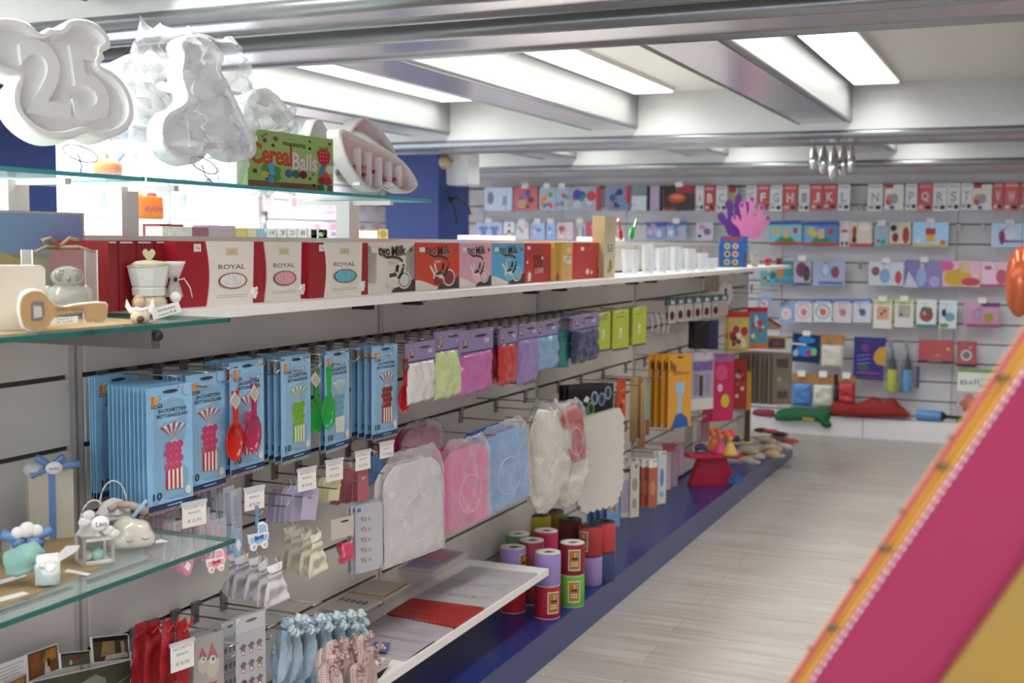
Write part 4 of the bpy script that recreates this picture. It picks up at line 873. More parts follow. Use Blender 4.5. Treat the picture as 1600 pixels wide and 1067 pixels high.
def ph_church(pol):
    pol(R4(.03, .03, .97, .97), mt('6b4a1e', .5, var=.5, scale=40)); pol([(.1, .1), (.35, .4), (.4, .9), (.1, .9)], mt('8f4a20', .5, var=.5, scale=60)); pol([(.5, .05), (.7, .05), (.62, .5), (.55, .5)], mt('cfc6b4', .5)); pol([(.45, .5), (.9, .5), (.9, .92), (.6, .9)], mt('a07a34', .5, var=.5, scale=60)); pol([(.6, .3), (.7, .3), (.68, .6), (.62, .6)], mt('241a16', .5))
def ph_boat(pol):
    pol(R4(.03, .03, .97, .97), mt('4e5440', .5, var=.3, scale=30)); pol(R4(.03, .8, .97, .97), mt('26301c', .5, var=.5, scale=60)); pol([(.35, .45), (.8, .6), (.85, .72), (.4, .7), (.33, .6)], mt('7a2c20', .5)); pol([(.26, .2), (.36, .2), (.36, .45), (.3, .5)], mt('bdb8ac', .5))
def ph_hall(pol):
    pol(R4(.03, .03, .97, .97), mt('4b4230', .5, var=.6, scale=40)); pol([(.2, .2), (.6, .3), (.6, .8), (.3, .85)], mt('8f8154', .5, var=.4, scale=70)); pol([(.3, .05), (.95, .1), (.9, .3), (.35, .25)], mt('bcb6a8', .5)); pol(R4(.03, .8, .97, .97), mt('1c1712', .5)); pol([(.75, .3), (.85, .3), (.85, .75), (.75, .75)], mt('a89a6a', .5))
def ph_field(pol):
    pol(R4(.02, .02, .98, .98), mt('4a4c36', .6, var=.5, scale=20)); pol([(.35, .1), (.75, .1), (.72, .65), (.62, .8), (.45, .6)], mt('8f8e80', .5)); pol([(.78, .3), (.98, .6), (.98, .64), (.78, .36)], mt('8c8870', .5))
photo([(-20, 1080), (42, 1051), (41, 1023), (-20, 1046)], .06, 'white text card at the lower left edge of the photo fan', ph_text, 'text_card')
photo([(-20, 1110), (43, 1075), (43, 1052), (-20, 1082)], .07, 'brown photo card below the white text card', ph_church)
photo([(44, 1066), (94, 1045), (90, 1005), (41, 1022)], .06, 'photo card of a golden church interior', ph_church)
photo([(95, 1045), (143, 1037), (141, 1016), (93, 1021)], .062, 'photo card of a red boat on green water', ph_boat)
photo([(145, 1036), (204, 1029), (200, 990), (142, 996)], .06, 'photo card of an old courtyard', ph_hall)
photo([(44, 1110), (206, 1090), (206, 1030), (46, 1066)], .075, 'large dark green landscape photo card at the bottom left', ph_field)
# ---------------- boards and albums
def slab(quad, z, th, base, label, art=None, name='album', cat='album'):
    """flat item lying at height z; quad = pixel corners front-left, front-right, back-right, back-left"""
    P = [PZ(u, v, z+th) for u, v in quad]
    if z < .42:
        for p in P: p.x = max(.01, min(p.x, .322))
    c = sum(P, Vector())/4; c.z = z; m = MB(); P = [p-c for p in P]
    B = [Vector((p.x, p.y, 0)) for p in P]; T = [Vector((p.x, p.y, th)) for p in P]
    m.add(B+T, [(3, 2, 1, 0), (4, 5, 6, 7), (0, 1, 5, 4), (1, 2, 6, 5), (2, 3, 7, 6), (3, 0, 4, 7)], base)
    k = [0]
    def pol(pts2, mat):
        k[0] += 1; m.add([T[0]*(1-x)*(1-y)+T[1]*x*(1-y)+T[2]*x*y+T[3]*(1-x)*y+Vector((0, 0, .0004*k[0])) for x, y in pts2], [tuple(range(len(pts2)))], mat)
    if art: art(pol)
    o = m.build(name, loc=c); return tag(o, label, cat)
GREY = mt('8f8a90', .5)
def floral(rows, c='a8a0a6', y0=.2, y1=.8, seed=1):
    def f(pol):
        r_ = random.Random(seed)
        for j in range(rows):
            y = y0+(y1-y0)*j/max(1, rows-1)
            for i in range(16): x = .07+.056*i; s = .010+.008*r_.random(); yy = y+.02*(r_.random()-.5); pol([(x-s, yy), (x, yy-s*1.6), (x+s*1.2, yy), (x, yy+s*2)], mt(c, .6))
    return f
SH = .3325
slab([(645, 934), (768, 951), (852, 897), (735, 884)], SH, .006, mt('bdb8bc', .45), 'white album with faint grey floral print at the far end of the low shelf', floral(3, 'a39ca4'))
slab([(604, 958), (726, 982), (767, 950), (643, 934)], SH, .010, mt('a3201c', .5), 'red folder with gold dotted pattern on the low shelf', floral(2, 'b5652c', .35, .75, 2), 'folder', 'folder')
slab([(540, 1000), (672, 1023), (726, 981), (600, 961)], SH, .006, mt('b5adb2', .45), 'pale printed paper sheet nearest the red folder on the low shelf', floral(3, '8f88a0', .3, .85, 3), 'paper_sheet', 'paper')
for i in range(3): slab([(542-6*i, 1004+5*i), (665-4*i, 1026+5*i), (700, 1004+4*i), (590, 985+4*i)], SH-.0001, .004-.001*i, mt('b8b0b4', .45), 'pale printed sheet, %s below the top one near the red folder' % ORD[i], None, 'paper_sheet', 'paper')
for i in range(9): slab([(584, 1066-4*i+8), (602, 1072-4*i+8), (626, 1058-4*i+6), (608, 1052-4*i+6)], SH+.0035*i, .003, mt('c6b6b8', .5), 'white pink-printed leaflet, %s up in the neat stack on the low shelf' % ORD[i], (lambda pol: (pol(R4(.2, .3, .8, .4), mt('a8545c', .5)), pol(R4(.2, .6, .6, .7), mt('b89aa0', .5)))) if i == 8 else None, 'leaflet', 'leaflet')['group'] = 'stack of leaflets on the low shelf'
slab([(578, 1014), (606, 1017), (610, 1004), (585, 1002)], SH+.012, .004, mt('5a6a9a', .5), 'blue chequered leaflet behind the leaflet stack', lambda pol: [pol(R4(.1+.16*i, .1+.3*(i % 2), .2+.16*i, .4+.3*(i % 2)), CREAM) for i in range(5)], 'leaflet', 'leaflet')
def tray(quad, X0, label, base, art, th=.005):
    return slab(quad, X0, th, base, label, art, 'sample_board', 'board')
tray([(487, 946), (558, 958), (598, 938), (530, 923)], .425, 'white sample board with grey stickers slotted low on the panel', mt('c3beb8', .5), lambda pol: [pol([(.25+.13*i, .55), (.33+.13*i, .5), (.35+.13*i, .68), (.28+.13*i, .72)], mt('6f6c78', .5)) for i in range(5)])
tray([(532, 924), (602, 934), (640, 912), (572, 904)], .428, 'white sample board with ochre edge beside the grey sticker one', mt('c9c3b6', .5), lambda pol: (pol(R4(.0, .0, 1, .07), mt('b3852e', .5)), pol(R4(.93, 0, 1, 1), mt('b3852e', .5))))
tray([(612, 886), (676, 894), (726, 862), (660, 853)], .425, 'clear topped board with pink and lilac halves low on the panel', mt('b7aeb4', .35), lambda pol: (pol([(.05, .1), (.85, .1), (.85, .45), (.05, .45)], mt('9a94bc', .5)), pol([(.08, .5), (.9, .5), (.9, .9), (.08, .9)], mt('c98a9c', .5))))
# ================================================================ upper glass shelf
def on(name, u, v, z, rz, label, cat, group=None): 
    p = PZ(u, v, z); r = empty(name, p, rz); tag(r, label, cat, group); return r, mpp(p)
GZ = 1.3483
IV = mt('cfc6b4', .5, var=.03)
r, k = on('gift_box', 20, 516, GZ, R(62), 'plain ivory gift box at the far left of the upper glass shelf', 'box')
m = MB(); m.box(-60*k, 0, 0, 52*k, .05, 101*k, IV, b=.006); m.build('lid', r); m = MB(); m.box(-58*k, .05, .002, 50*k, .07, 99*k, mt('b5aa94', .5)); m.build('base', r)
WOOD = mt('a8865a', .6, var=.15, scale=80)
r, k = on('wooden_key', 100, 515, GZ, R(66), 'key shaped wooden bottle opener with white rim on the upper glass shelf', 'bottle opener')
def keypts(s, o=0):
    base = [(-62, 8), (-66, 30), (-62, 50), (-48, 58), (-34, 56), (-24, 44), (-14, 36), (0, 33), (20, 36), (62, 37), (64, 20), (60, 8), (48, 7), (45, 12), (40, 8), (33, 8), (29, 18), (28, 24), (-8, 22), (-18, 16), (-28, 4), (-42, -2), (-56, 2)]
    return smooth_loop([((x)*s*1.05, (y+3)*s) for x, y in base], 3)
m = MB(); P = keypts(k); cxp = sum(p[0] for p in P)/len(P); czp = sum(p[1] for p in P)/len(P)
m.prism([(cxp+(x-cxp)*1.03, czp+(z-czp)*1.12) for x, z in P], -.004, .002, WHITE); m.build('white_rim', r)
m = MB(); m.prism(P, -.008, -.004, WOOD); m.prism([(x*k, z*k) for x, z in ((-54, 16), (-54, 42), (-48, 47), (-34, 44), (-33, 24), (-37, 16))], -.0085, -.008, mt('6f6a62', .5)); m.prism([(x*k, z*k) for x, z in ((-50, 20), (-50, 39), (-38, 38), (-37, 22))], -.009, -.0085, mt('b9b2a6', .5)); m.text('TENGA FRESCO', 6*k, 32*k, 46*k, -.0088, mt('5c4326', .6)); m.build('wooden_face', r)
r2, _ = on('bow_box', 104, 506, GZ, R(60), 'clear acetate box with a tan ribbon bow holding the white owl', 'box'); w_, h_ = 112*k, 122*k
_p = PX(104, 500, .22); r2.location = (.22, _p.y, GZ); m = MB(); m.box(-w_/2, 0, 0, w_/2, w_*.6, h_, film('e6e8e6', .12, .05)); 
for x in (-w_/2, w_/2):
    for y in (0, w_*.6): m.tube([(x, y, 0), (x, y, h_)], .0012, film('ffffff', .6, .05), 4)
m.build('clear_walls', r2)
m = MB(); RIB = mt('9d8466', .5, bump=.3)
for s_ in (-1, 1):
    m.tube([(0, w_*.3, h_+.004), (s_*.018, w_*.25, h_+.022), (s_*.034, w_*.2, h_+.018), (s_*.03, w_*.2, h_+.006), (0, w_*.3, h_+.004)], .004, RIB, 8); m.tube([(0, w_*.3, h_+.004), (s_*.03, w_*.1, h_+.006), (s_*.055, -.002, h_-.004)], .003, RIB, 6)
m.build('ribbon_bow', r2)
def owlfig(loc, s, label):
    r = empty('owl_figurine', loc, R(50)); tag(r, label, 'figurine'); C = mt('d3d3cf', .15, coat=.6); m = MB()
    m.ball((0, 0, s*.42), s*.42, C, sx=1.15, sz=1, n=20); m.ball((0, -.006, s*.95), s*.34, C, sx=1.1, sy=.9, sz=.75, n=18); m.ball((-s*.42, .004, s*.45), s*.2, C, sz=1.5); m.ball((s*.42, .004, s*.45), s*.2, C, sz=1.5); m.build('body', r)
    m = MB(); S = mt('b4b0aa', .2, .6)
    for x in (-s*.16, s*.16): m.ball((x, -s*.28, s*.98), s*.15, S, sy=.5, n=14)
    m.ball((0, -s*.36, s*.9), s*.05, S, sz=1.6, n=8); m.build('eyes_and_beak', r)
owlfig(r2.location+Vector((-.03, .035, .001)), .082, 'glossy white ceramic owl with silver eyes inside the clear box')
def sky_art(a, m, w, h):
    a.rect(.02, .62, .98, .98, mt('8fb0e0', .5, var=.15, scale=4)); a.rect(.02, .02, .98, .62, mt('a8a478', .6, var=.35, scale=30)); a.pol([(0.02, .5), (.3, .66), (.5, .56), (.98, .6), (.98, .3), (.02, .3)], mt('c4ba8c', .6, var=.3, scale=25)); a.pol([(.55, .3), (.58, .55), (.62, .62), (.6, .5)], mt('c9bf7a', .6))
flat_pack('landscape_panel', -60, 134, 330, 505, .03, 0, mt('c8c4ba', .5), 'printed panel of blue sky over dry grass behind the clear box', sky_art, 'panel', th=.005)
# moka pot sugar bowl
r, k = on('moka_pot', 236, 484, GZ, R(50), 'cream and white moka pot ornament with a heart knob', 'ornament'); r.location = (.24, PX(234, 484, .24).y, GZ); k = mpp(r.location)*1.0
CR = mt('cfc3a2', .45); m = MB(); m.lathe([(27*k, 0), (27*k, 20*k), (24*k, 26*k), (22*k, 30*k)], CR, 8, facets=True); m.build('base', r)
m = MB(); m.lathe([(26*k, 29*k), (27*k, 40*k), (25*k, 42*k), (27*k, 44*k), (33*k, 72*k), (35*k, 74*k), (33*k, 75*k)], mt('dcdcd8', .35), 8, facets=True); m.build('bowl', r)
m = MB(); m.lathe([(33*k, 75*k), (20*k, 82*k), (5*k, 84*k), (.1*k, 84*k)], CR, 16); m.build('lid', r)
m = MB(); H = [(0, 0), (-8, 8), (-9, 14), (-5, 18), (0, 14), (5, 18), (9, 14), (8, 8)]; m.prism([(x*k, (y+83)*k) for x, y in smooth_loop(H, 3)], -.004, .004, CR); m.build('heart_knob', r)
o = MB(); o.pillow(28*k, 30*k, 12*k, film('e8e4e2', .5, .3), seed=3, amp=.004, wf=lambda t: .4+.9*t, z0=0); o.pillow(26*k, 26*k, 16*k, mt('b3a9a2', .5, var=.3, scale=90), seed=8, amp=.004, z0=-26*k, wf=lambda t: 1.1-.6*t); q = o.build('tulle_favour', loc=r.location+Vector((.035, .035, 52*k)), rz=R(50)); tag(q, 'grey tulle favour bag tied with white cord beside the moka pot', 'favour')
m = MB(); m.ball((0, -.01, -26*k), 9*k, WHITE, n=12); m.tube([(0, -.01, 0), (.018, -.01, .004), (.03, -.01, -.015), (.034, -.01, -.035)], .001, WHITE, 5); m.ball((0, -.012, 2*k), 4*k, BLACK, sx=.8, n=8); m.build('almond_and_cord', q)
r, k = on('angel_figurine', 219, 503, GZ, R(50), 'small beige angel figurine with white wings in front of the moka pot', 'figurine'); SKN = mt('b5977a', .6, var=.1)
m = MB(); m.lathe([(13*k, 0), (15*k, 8*k), (13*k, 18*k), (8*k, 22*k)], mt('c9bda2', .6), 16); m.ball((0, 0, 30*k), 10*k, SKN, n=14); m.ball((0, .002, 33*k), 10.5*k, mt('9c7a5a', .7, bump=.6), sy=.9, n=12); m.ball((-2*k, -14*k, 5*k), 6*k, mt('4a3222', .6), n=8); m.build('body', r)
m = MB()
for s_ in (-1, 1): m.prism([(s_*x*k, y*k) for x, y in ((5, 16), (16, 14), (22, 24), (20, 36), (14, 24), (6, 22))][::s_], -.002, .002, WHITE)
m.build('wings', r); m = MB(); m.tube([(-9*k, -8*k, 21*k), (0, -12*k, 19*k), (9*k, -8*k, 21*k)], 3*k, WHITE, 8); m.build('collar', r)
def tent(pts, z, label, txt, name='price_label'):
    P = [PX(u, v, .34) for u, v in pts]; c = P[0]; m = MB(); P = [p-c for p in P]; m.add([tuple(p) for p in P]+[tuple(p-Vector((.001, 0, 0))) for p in P], [(0, 1, 2, 3), (7, 6, 5, 4)], WHITE); ux = P[1]-P[0]; uz = P[3]-P[0]
    for j in range(2):
        vs, fs, asp = text_mesh(txt[j]); m.add([tuple(P[0]+ux*(.5+x*.6)+uz*(.68-.4*j+z_*.22)+Vector((.0005, 0, 0))) for x, z_ in vs], fs, INK)
    o = m.build(name, loc=c); return tag(o, label, 'price label')
tent([(240, 500), (284, 487), (279, 471), (236, 483)], GZ, 'tilted handwritten price label beside the angel figurine', ('bomboniera', 'cuore € 8'))
tent([(80, 508), (122, 504), (122, 494), (78, 497)], GZ, 'handwritten price label behind the wooden key', ('apri', '€ 6,50'))
# ================================================================ lower glass shelf favours
GZ = .8963
r, k = on('gift_box', 85, 842, GZ, R(52), 'tall ivory gift box tied with light blue satin ribbon', 'box'); BLR = mt('6e93c8', .35, bump=.2)
m = MB(); m.box(-36*k, 0, 0, 30*k, 32*k, 108*k, IV); m.build('carton', r)
m = MB(); m.box(-7*k, -.0015, 0, 3*k, 0, 108*k, BLR); m.box(-7*k, 0, 108*k, 3*k, 32*k, 109*k, BLR); m.build('ribbon_band', r)
m = MB(); 
for x0, z0, x1, z1 in ((-2, 112, -34, 104), (-2, 112, -26, 132), (-2, 114, 16, 130), (-2, 112, 40, 116)): m.tube([(x0*k, -.004, z0*k), ((x0+x1)/2*k, -.010, (z0+z1)/2*k+.004), (x1*k, -.008, z1*k)], 4.5*k, BLR, 8, r1=6*k)
m.build('ribbon_bow', r)
m = MB(); m.ball((0, -.015, 114*k), 12*k, WHITE, sx=1.1, sy=.35, sz=.85, n=16); m.ball((-26*k, .002, 112*k), 14*k, mt('d9d8d2', .7, bump=.6), sx=1.3, sz=.9); m.text('bimbo', 0, 114*k, 14*k, -.0205, INK); m.build('round_tag', r)
def lantern(u, v, s, rz, label, fill, dy=0):
    r, k = on('lantern', u, v, GZ, rz, label, 'lantern'); k *= s; MW = mt('cfcdc6', .4); m = MB(); w = 24*k; h = 46*k; f = 4.5*k
    m.box(-w, -w, 0, w, w, 3*k, MW); m.box(-w, -w, h-3*k, w, w, h, MW)
    for x in (-w, w-f):
        for y in (-w, w-f): m.box(x, y, 0, x+f, y+f, h, MW)
    for x in (-w, w-f): m.box(x, -w, 0, x+f, -w+1.5*k, h, MW)
    m.box(-w, -w, 0, w, -w+1.5*k, 8*k, MW); m.box(-w, -w, h-8*k, w, -w+1.5*k, h, MW); m.build('frame', r)
    m = MB(); m.lathe([(w*1.2, h), (w*.9, h+12*k), (w*.55, h+20*k), (w*.2, h+23*k)], MW, 4, facets=True); m.build('roof', r)
    m = MB(); m.tube([(22*k*cos(t*pi/12), 0, h+12*k+40*k*sin(t*pi/12)) for t in range(13)], 1.3*k, MW, 6); m.build('handle', r)
    m = MB(); m.box(-w+f, w-2*k, 4*k, w-f, w-1.6*k, h-3*k, film('c9d4d4', .4, .1)); m.ball((4*k, -4*k, 13*k), 10*k, fill, sz=1.1); m.ball((-10*k, 2*k, 12*k), 8*k, WHITE, sz=1.1); m.build('pane_and_almonds', r); return r, k
MINT = mt('a9cfc4', .6)
r, k = lantern(148, 878, 1, R(58), 'white metal lantern with mint and white sweets inside', MINT)
m = MB(); m.ball((2*k, -26*k, 66*k), 12*k, WHITE, sx=1.2, sy=.4, n=14); m.text('Leo', 2*k, 66*k, 16*k, -26*k-.0065, INK); 
for x, z in ((-20, 70), (-14, 80), (16, 52), (24, 46)): m.ball((x*k, -22*k, z*k), 8*k, mt('d6d5d2', .7, bump=.5), sx=1.3, sy=.5)
m.build('name_tag_bow', r)
r, k = lantern(178, 843, .95, R(58), 'second white lantern with beige ribbon behind the front one', mt('c9b7a4', .6)); m = MB(); m.tube([(0, -20*k, 62*k), (20*k, -24*k, 60*k), (46*k, -28*k, 46*k)], 5*k, mt('b39f92', .5), 8, r1=8*k); m.tube([(0, -20*k, 62*k), (-14*k, -24*k, 56*k)], 5*k, mt('b39f92', .5), 8); m.build('ribbon', r)
r, k = on('cloud_ornament', 205, 857, GZ, R(52), 'white glossy cloud shaped ornament with sleeping eyes', 'ornament'); CW = mt('d3cfc2', .18, coat=.7); m = MB()
P = smooth_loop([(-34, 2), (-38, 16), (-30, 26), (-24, 44), (-6, 52), (10, 46), (26, 40), (32, 28), (38, 16), (34, 2), (0, -1)], 4); nP = len(P)
rows = [(.0, .55), (.25, .86), (.5, 1), (.75, .86), (1, .55)]; vs = []
for t, s_ in rows: vs += [((x*s_)*k, (t-.5)*40*k, (20+(y-20)*s_)*k-(0 if s_ == 1 else 0)) for x, y in P]
m.add(vs, [tuple(range(nP)), tuple(range(5*nP-1, 4*nP-1, -1))]+[(i*nP+j, (i+1)*nP+j, (i+1)*nP+(j+1) % nP, i*nP+(j+1) % nP) for i in range(4) for j in range(nP)], CW, True); m.build('body', r)
m = MB()
for x, z in ((-6, 18), (18, 20)): m.tube([((x+5*cos(t))*k, -20*k-.001, (z-3*abs(sin(t)))*k) for t in [pi+i*pi/6 for i in range(7)]], .5*k, mt('6f675c', .6), 5)
m.build('closed_eyes', r); m = MB(); m.tube([(0, 0, 46*k), (26*k, 4*k, 74*k)], 3.2*k, mt('8fb3cc', .4), 8); m.build('straw', r)
r, k = on('favour_jar', 36, 880, GZ, R(58), 'clear cube jar with blue ribbon and cloud lid at the left edge', 'favour'); m = MB(); m.box(-25*k, -25*k, 0, 25*k, 25*k, 44*k, film('e4e8ea', .25, .05)); m.build('jar', r)
m = MB(); [m.ball((x*k, y*k, z*k), 10*k, WHITE, sz=1.4, n=10) for x, y, z in ((-10, -8, 14), (8, -10, 14), (0, 8, 14), (-8, 6, 30), (10, -4, 30))]; m.build('almonds', r)
m = MB(); [m.tube([(0, -22*k, 44*k), (x*.6*k, -26*k, (44+z*.4)*k), (x*k, -22*k, (44+z)*k)], 6*k, BLR, 8, r1=9*k) for x, z in ((-36, 12), (36, 10), (-20, -6), (22, -10))]; m.build('ribbon_bow', r)
m = MB(); [m.ball((x*k, -30*k, (56+z)*k), s_*k, WHITE, sy=.5) for x, z, s_ in ((-14, 0, 10), (0, 3, 13), (14, 0, 10))]; m.build('cloud_topper', r)
r, k = on('sheep_favour', 75, 914, GZ, R(58), 'small white sheep favour with mint tulle puff and wing', 'favour'); m = MB(); m.pillow(38*k, 34*k, 30*k, mt('c9d6cf', .7, bump=.6), seed=4, amp=.006, rag=.004); m.build('fabric_pouch', r)
m = MB(); m.ball((0, -16*k, 30*k), 9*k, WHITE, n=12); m.ball((-12*k, -14*k, 36*k), 4*k, WHITE); m.pillow(34*k, 20*k, 3*k, WHITE, seed=1, z0=30*k); m.build('sheep_head', r)
m = MB(); m.pillow(56*k, 46*k, 30*k, film('a8d8cc', .55, .6), seed=6, amp=.012, rag=.008, z0=22*k, wf=lambda t: .7+.45*sin(pi*t), flat=3); o = m.build('tulle_puff', r); o.location = (-18*k, 14*k, 0); o.rotation_euler.y = -.3
m = MB(); m.prism([(8*k, 30*k), (46*k, 48*k), (50*k, 56*k), (30*k, 58*k), (14*k, 44*k)], 0, .003, mt('d6d6d2', .6, bump=.4)); m.build('wing', r)
for i, (q, lab) in enumerate((([(100, 893), (136, 899), (142, 896), (106, 889)], 'in front of the mint favour'), ([(0, 913), (42, 899), (36, 897), (-4, 907)], 'left of the mint favour'), ([(0, 940), (46, 927), (36, 924), (-4, 934)], 'nearest the bottom left corner'), ([(232, 850), (262, 846), (252, 842), (236, 846)], 'right of the cloud ornament'))):
    slab(q, GZ, .0006, WHITE, 'narrow blank white price strip lying on the burlap, '+lab, None, 'price_strip', 'price label')
# ================================================================ tulle spools on the plinth
PLZ = .128
def spool(u, v, z, c, label, black=False, lab=0, h=.118, r=.048):
    """u, v: centre of the base; z: height of what it stands on"""
    p = PZ(u, v, z); o = empty('tulle_spool', p); tag(o, label, 'spool')
    m = MB(); m.lathe([(r*.96, .0), (r, .003), (r, h-.003), (r*.96, h)], mt(c, .65, var=.06, scale=60, bump=.15, stretch=(1, 1, 12)), 28); m.build('roll', o)
    cm = BLACK if black else mt('d6d0cc', .5); m = MB()
    m.lathe([(r*.30, h), (r*.97, h), (r*.97, h+.0025), (r*.34, h+.0025), (r*.30, h-.02)], cm, 28); m.lathe([(.0001, h-.019), (r*.31, h-.019)], mt('5a5552', .6), 28); m.build('end_disc', o); m = MB(); m.lathe([(r*.3, 0), (r*1.0, 0), (r*1.0, .002), (r*.3, .002)], cm, 28); m.build('end_disc', o)
    if lab:
        m = MB(); n = 6; a0 = math.atan2(CAM.y-p.y, CAM.x-p.x)+lab; sp = .48
        for (rr, s0, s1, z0, z1, mm) in ((r+.0008, -sp, sp, .18, .86, CREAM), (r+.0012, -sp*.88, sp*.88, .21, .83, mt('a8772a', .5)), (r+.0016, -sp*.5, sp*.6, .62, .76, mt('d8c23a', .5)), (r+.002, -sp*.45, -sp*.1, .63, .75, mt('d8362c', .5)), (r+.002, sp*.2, sp*.5, .63, .75, mt('4a8fd0', .5)), (r+.0016, -sp*.5, sp*.5, .54, .6, BLACK), (r+.0016, -sp*.6, sp*.6, .42, .45, CREAM), (r+.0016, -sp*.6, sp*.6, .34, .37, CREAM)):
            vs = []
            for i in range(n+1):
                a = a0+s0+(s1-s0)*i/n; vs += [(rr*cos(a), rr*sin(a), z0*h), (rr*cos(a), rr*sin(a), z1*h)]
            m.add(vs, [(2*i, 2*i+2, 2*i+3, 2*i+1) for i in range(n)], mm, True)
        m.build('gold_label', o)
    return o
H1 = .121
# front column positions on the plinth (pixel of the base of the lower tier)
lay = [((801, 953), 'c8283c', 'd0' , '9d8ac4', 'lower crimson spool partly under the shelf edge', 'upper lilac spool, left of the two lilac ones', False, -.0, 1),
       ((855, 962), 'ad1830', '', 'a08bc6', 'lower crimson spool standing in front', 'upper lilac spool with gold label, right of the two lilac ones', False, .5, 0),
       ((893, 944), '6bb536', '', '8e1f28', 'lower bright green spool with gold label', 'upper dark red spool with gold label above the green one', False, .2, .2),
       ((922, 912), '9d86bf', '', 'b2383c', 'lower lilac spool right of the green one', 'upper brick red spool with black disc, left one', True, 0, -.7),
       ((942, 905), '39456e', '', 'c23e44', 'lower slate blue spool at the right of the group', 'upper brick red spool with black disc, right one', True, 0, 0),
       ((830, 940), '7c2430', '', 'a33a50', 'hidden lower dark spool between the lilac columns', 'upper wine spool between the two lilac ones', False, 0, 0),
       ((852, 922), '5a2430', '', 'd0366e', 'hidden lower spool behind the dark red column', 'upper hot pink spool behind the dark red one', False, 0, 0),
       ((808, 928), '3a7a4a', '', '5fa35a', 'hidden lower green spool at the left rear', 'upper green spool at the left rear', False, 0, 0),
       ((842, 892), '8c7a20', '', 'b8a52c', 'lower olive spool at the rear', 'upper olive yellow spool with black disc, left rear', True, 0, 0),
       ((863, 885), '3c3a3a', '', '8c7a20', 'lower dark spool farthest back', 'upper olive spool with black disc, farthest back', True, 0, 0),
       ((890, 900), '3a3236', '', '6a2a30', 'lower dark spool behind the brick red ones', 'upper dark red spool with black disc behind the brick red ones', True, 0, 0)]
for (u, v), c1, _, c2, l1, l2, blk, a, b in lay:
    o = spool(u, v, PLZ, c1, l1, blk, a); p = o.location
    q = spool(u, v, PLZ, c2, l2, blk, b); q.location.z = PLZ+H1
# a ribbon reel on edge at the right
p = PZ(953, 889, PLZ); o = empty('ribbon_reel', p+Vector((0, .02, .052)), R(20)); tag(o, 'pale pink ribbon reel standing on its edge at the right of the spools', 'reel')
m = MB(); m.M = Matrix.Rotation(pi/2, 4, 'Y'); m.lathe([(.02, -.012), (.05, -.012), (.05, .012), (.02, .012), (.02, -.012)], mt('d9a0a8', .5), 24); m.build('ribbon', o)
m = MB(); m.M = Matrix.Rotation(pi/2, 4, 'Y'); m.lathe([(.018, -.014), (.053, -.014), (.053, -.0125), (.018, -.0125)], mt('a39aa6', .4), 24); m.lathe([(.018, .0125), (.053, .0125), (.053, .014), (.018, .014)], mt('a39aa6', .4), 24); m.build('reel_side', o)
# ================================================================ hanging packs low on the panel, right of the scalloped paper
flat_pack('card_pack', 948, 968, 755, 824, .25, 30, mt('6f9cc8', .4, var=.1), 'light blue pack lowest behind the scalloped paper', lambda a, m, w, h: (a.ell(.5, .5, .25, .16, mt('c9b7a4', .5)), a.ell(.55, .45, .15, .1, mt('a86a4a', .5))), n=4, sp=.03)
flat_pack('card_pack', 970, 984, 725, 808, .22, 30, mt('c2bcc0', .4), 'lilac white pack right of the light blue one', lambda a, m, w, h: (a.rect(.1, .1, .9, .7, mt('a99ab4', .5)), a.rect(.1, .85, .9, .92, INK)), n=2, sp=.04)
flat_pack('card_pack', 984, 998, 722, 808, .25, 30, mt('c9c6bb', .4), 'ivory pack with grey green print, beside the lilac white pack', lambda a, m, w, h: (a.ell(.5, .6, .3, .12, mt('8f9a84', .5)), a.ell(.5, .25, .25, .1, mt('9c9490', .5)), a.ell(.6, .92, .1, .02, INK)), n=2)
flat_pack('card_pack', 1013, 1026, 716, 793, .24, 30, mt('b5604a', .4, var=.15), 'terracotta printed pack hanging in the middle of the low row', lambda a, m, w, h: (a.rect(0, .82, 1, 1, CARD), a.ell(.5, .4, .3, .15, mt('d08a6a', .5))), n=4, sp=.035)
flat_pack('card_pack', 1027, 1040, 704, 787, .24, 30, mt('cfd0d0', .4), 'white pack with a blue figure beside the terracotta one', lambda a, m, w, h: (a.ell(.5, .5, .22, .18, mt('4a7fc0', .5)), a.ell(.5, .18, .3, .06, mt('8fb0d0', .5))), n=2)
for i, (u0, u1, vt, vb, c) in enumerate(((1040, 1048, 700, 765, 'b5a3b0'), (1049, 1058, 692, 760, '9a7f90'), (1060, 1068, 690, 742, 'a87f98'))):
    flat_pack('ribbon_pack', u0, u1, vt, vb, .18, 30, mt(c, .35, var=.3), '%s mauve ribbon pack at the right of the low row' % ['first', 'second', 'third'][i])
flat_pack('straw_pack', 1036, 1054, 692, 706, .2, 30, mt('9a3a3e', .5, var=.5, scale=90), 'bundle of red straws lying above the low row', n=1)
flat_pack('straw_pack', 1094, 1108, 655, 690, .1, 20, mt('b5808a', .5, var=.4, scale=90), 'pink straw pack on the small wire grid')
gh_row([(975, 690), (985, 700), (1000, 690), (1012, 685), (1024, 680), (1036, 675)], .598, .26, 'the low row near the wire grid')
m = MB()
for i in range(6): m.tube([(0, .03*i, 0), (0, .03*i, .22)], .002, STEEL, 4)
for j in range(5): m.tube([(0, 0, .05*j+.01), (0, .17, .05*j+.01)], .002, STEEL, 4)
o = m.build('wire_grid', loc=PX(1070, 715, .08)); tag(o, 'small dark wire grid behind the mauve ribbon packs', 'grid')
p = PX(1105, 672, .1); 
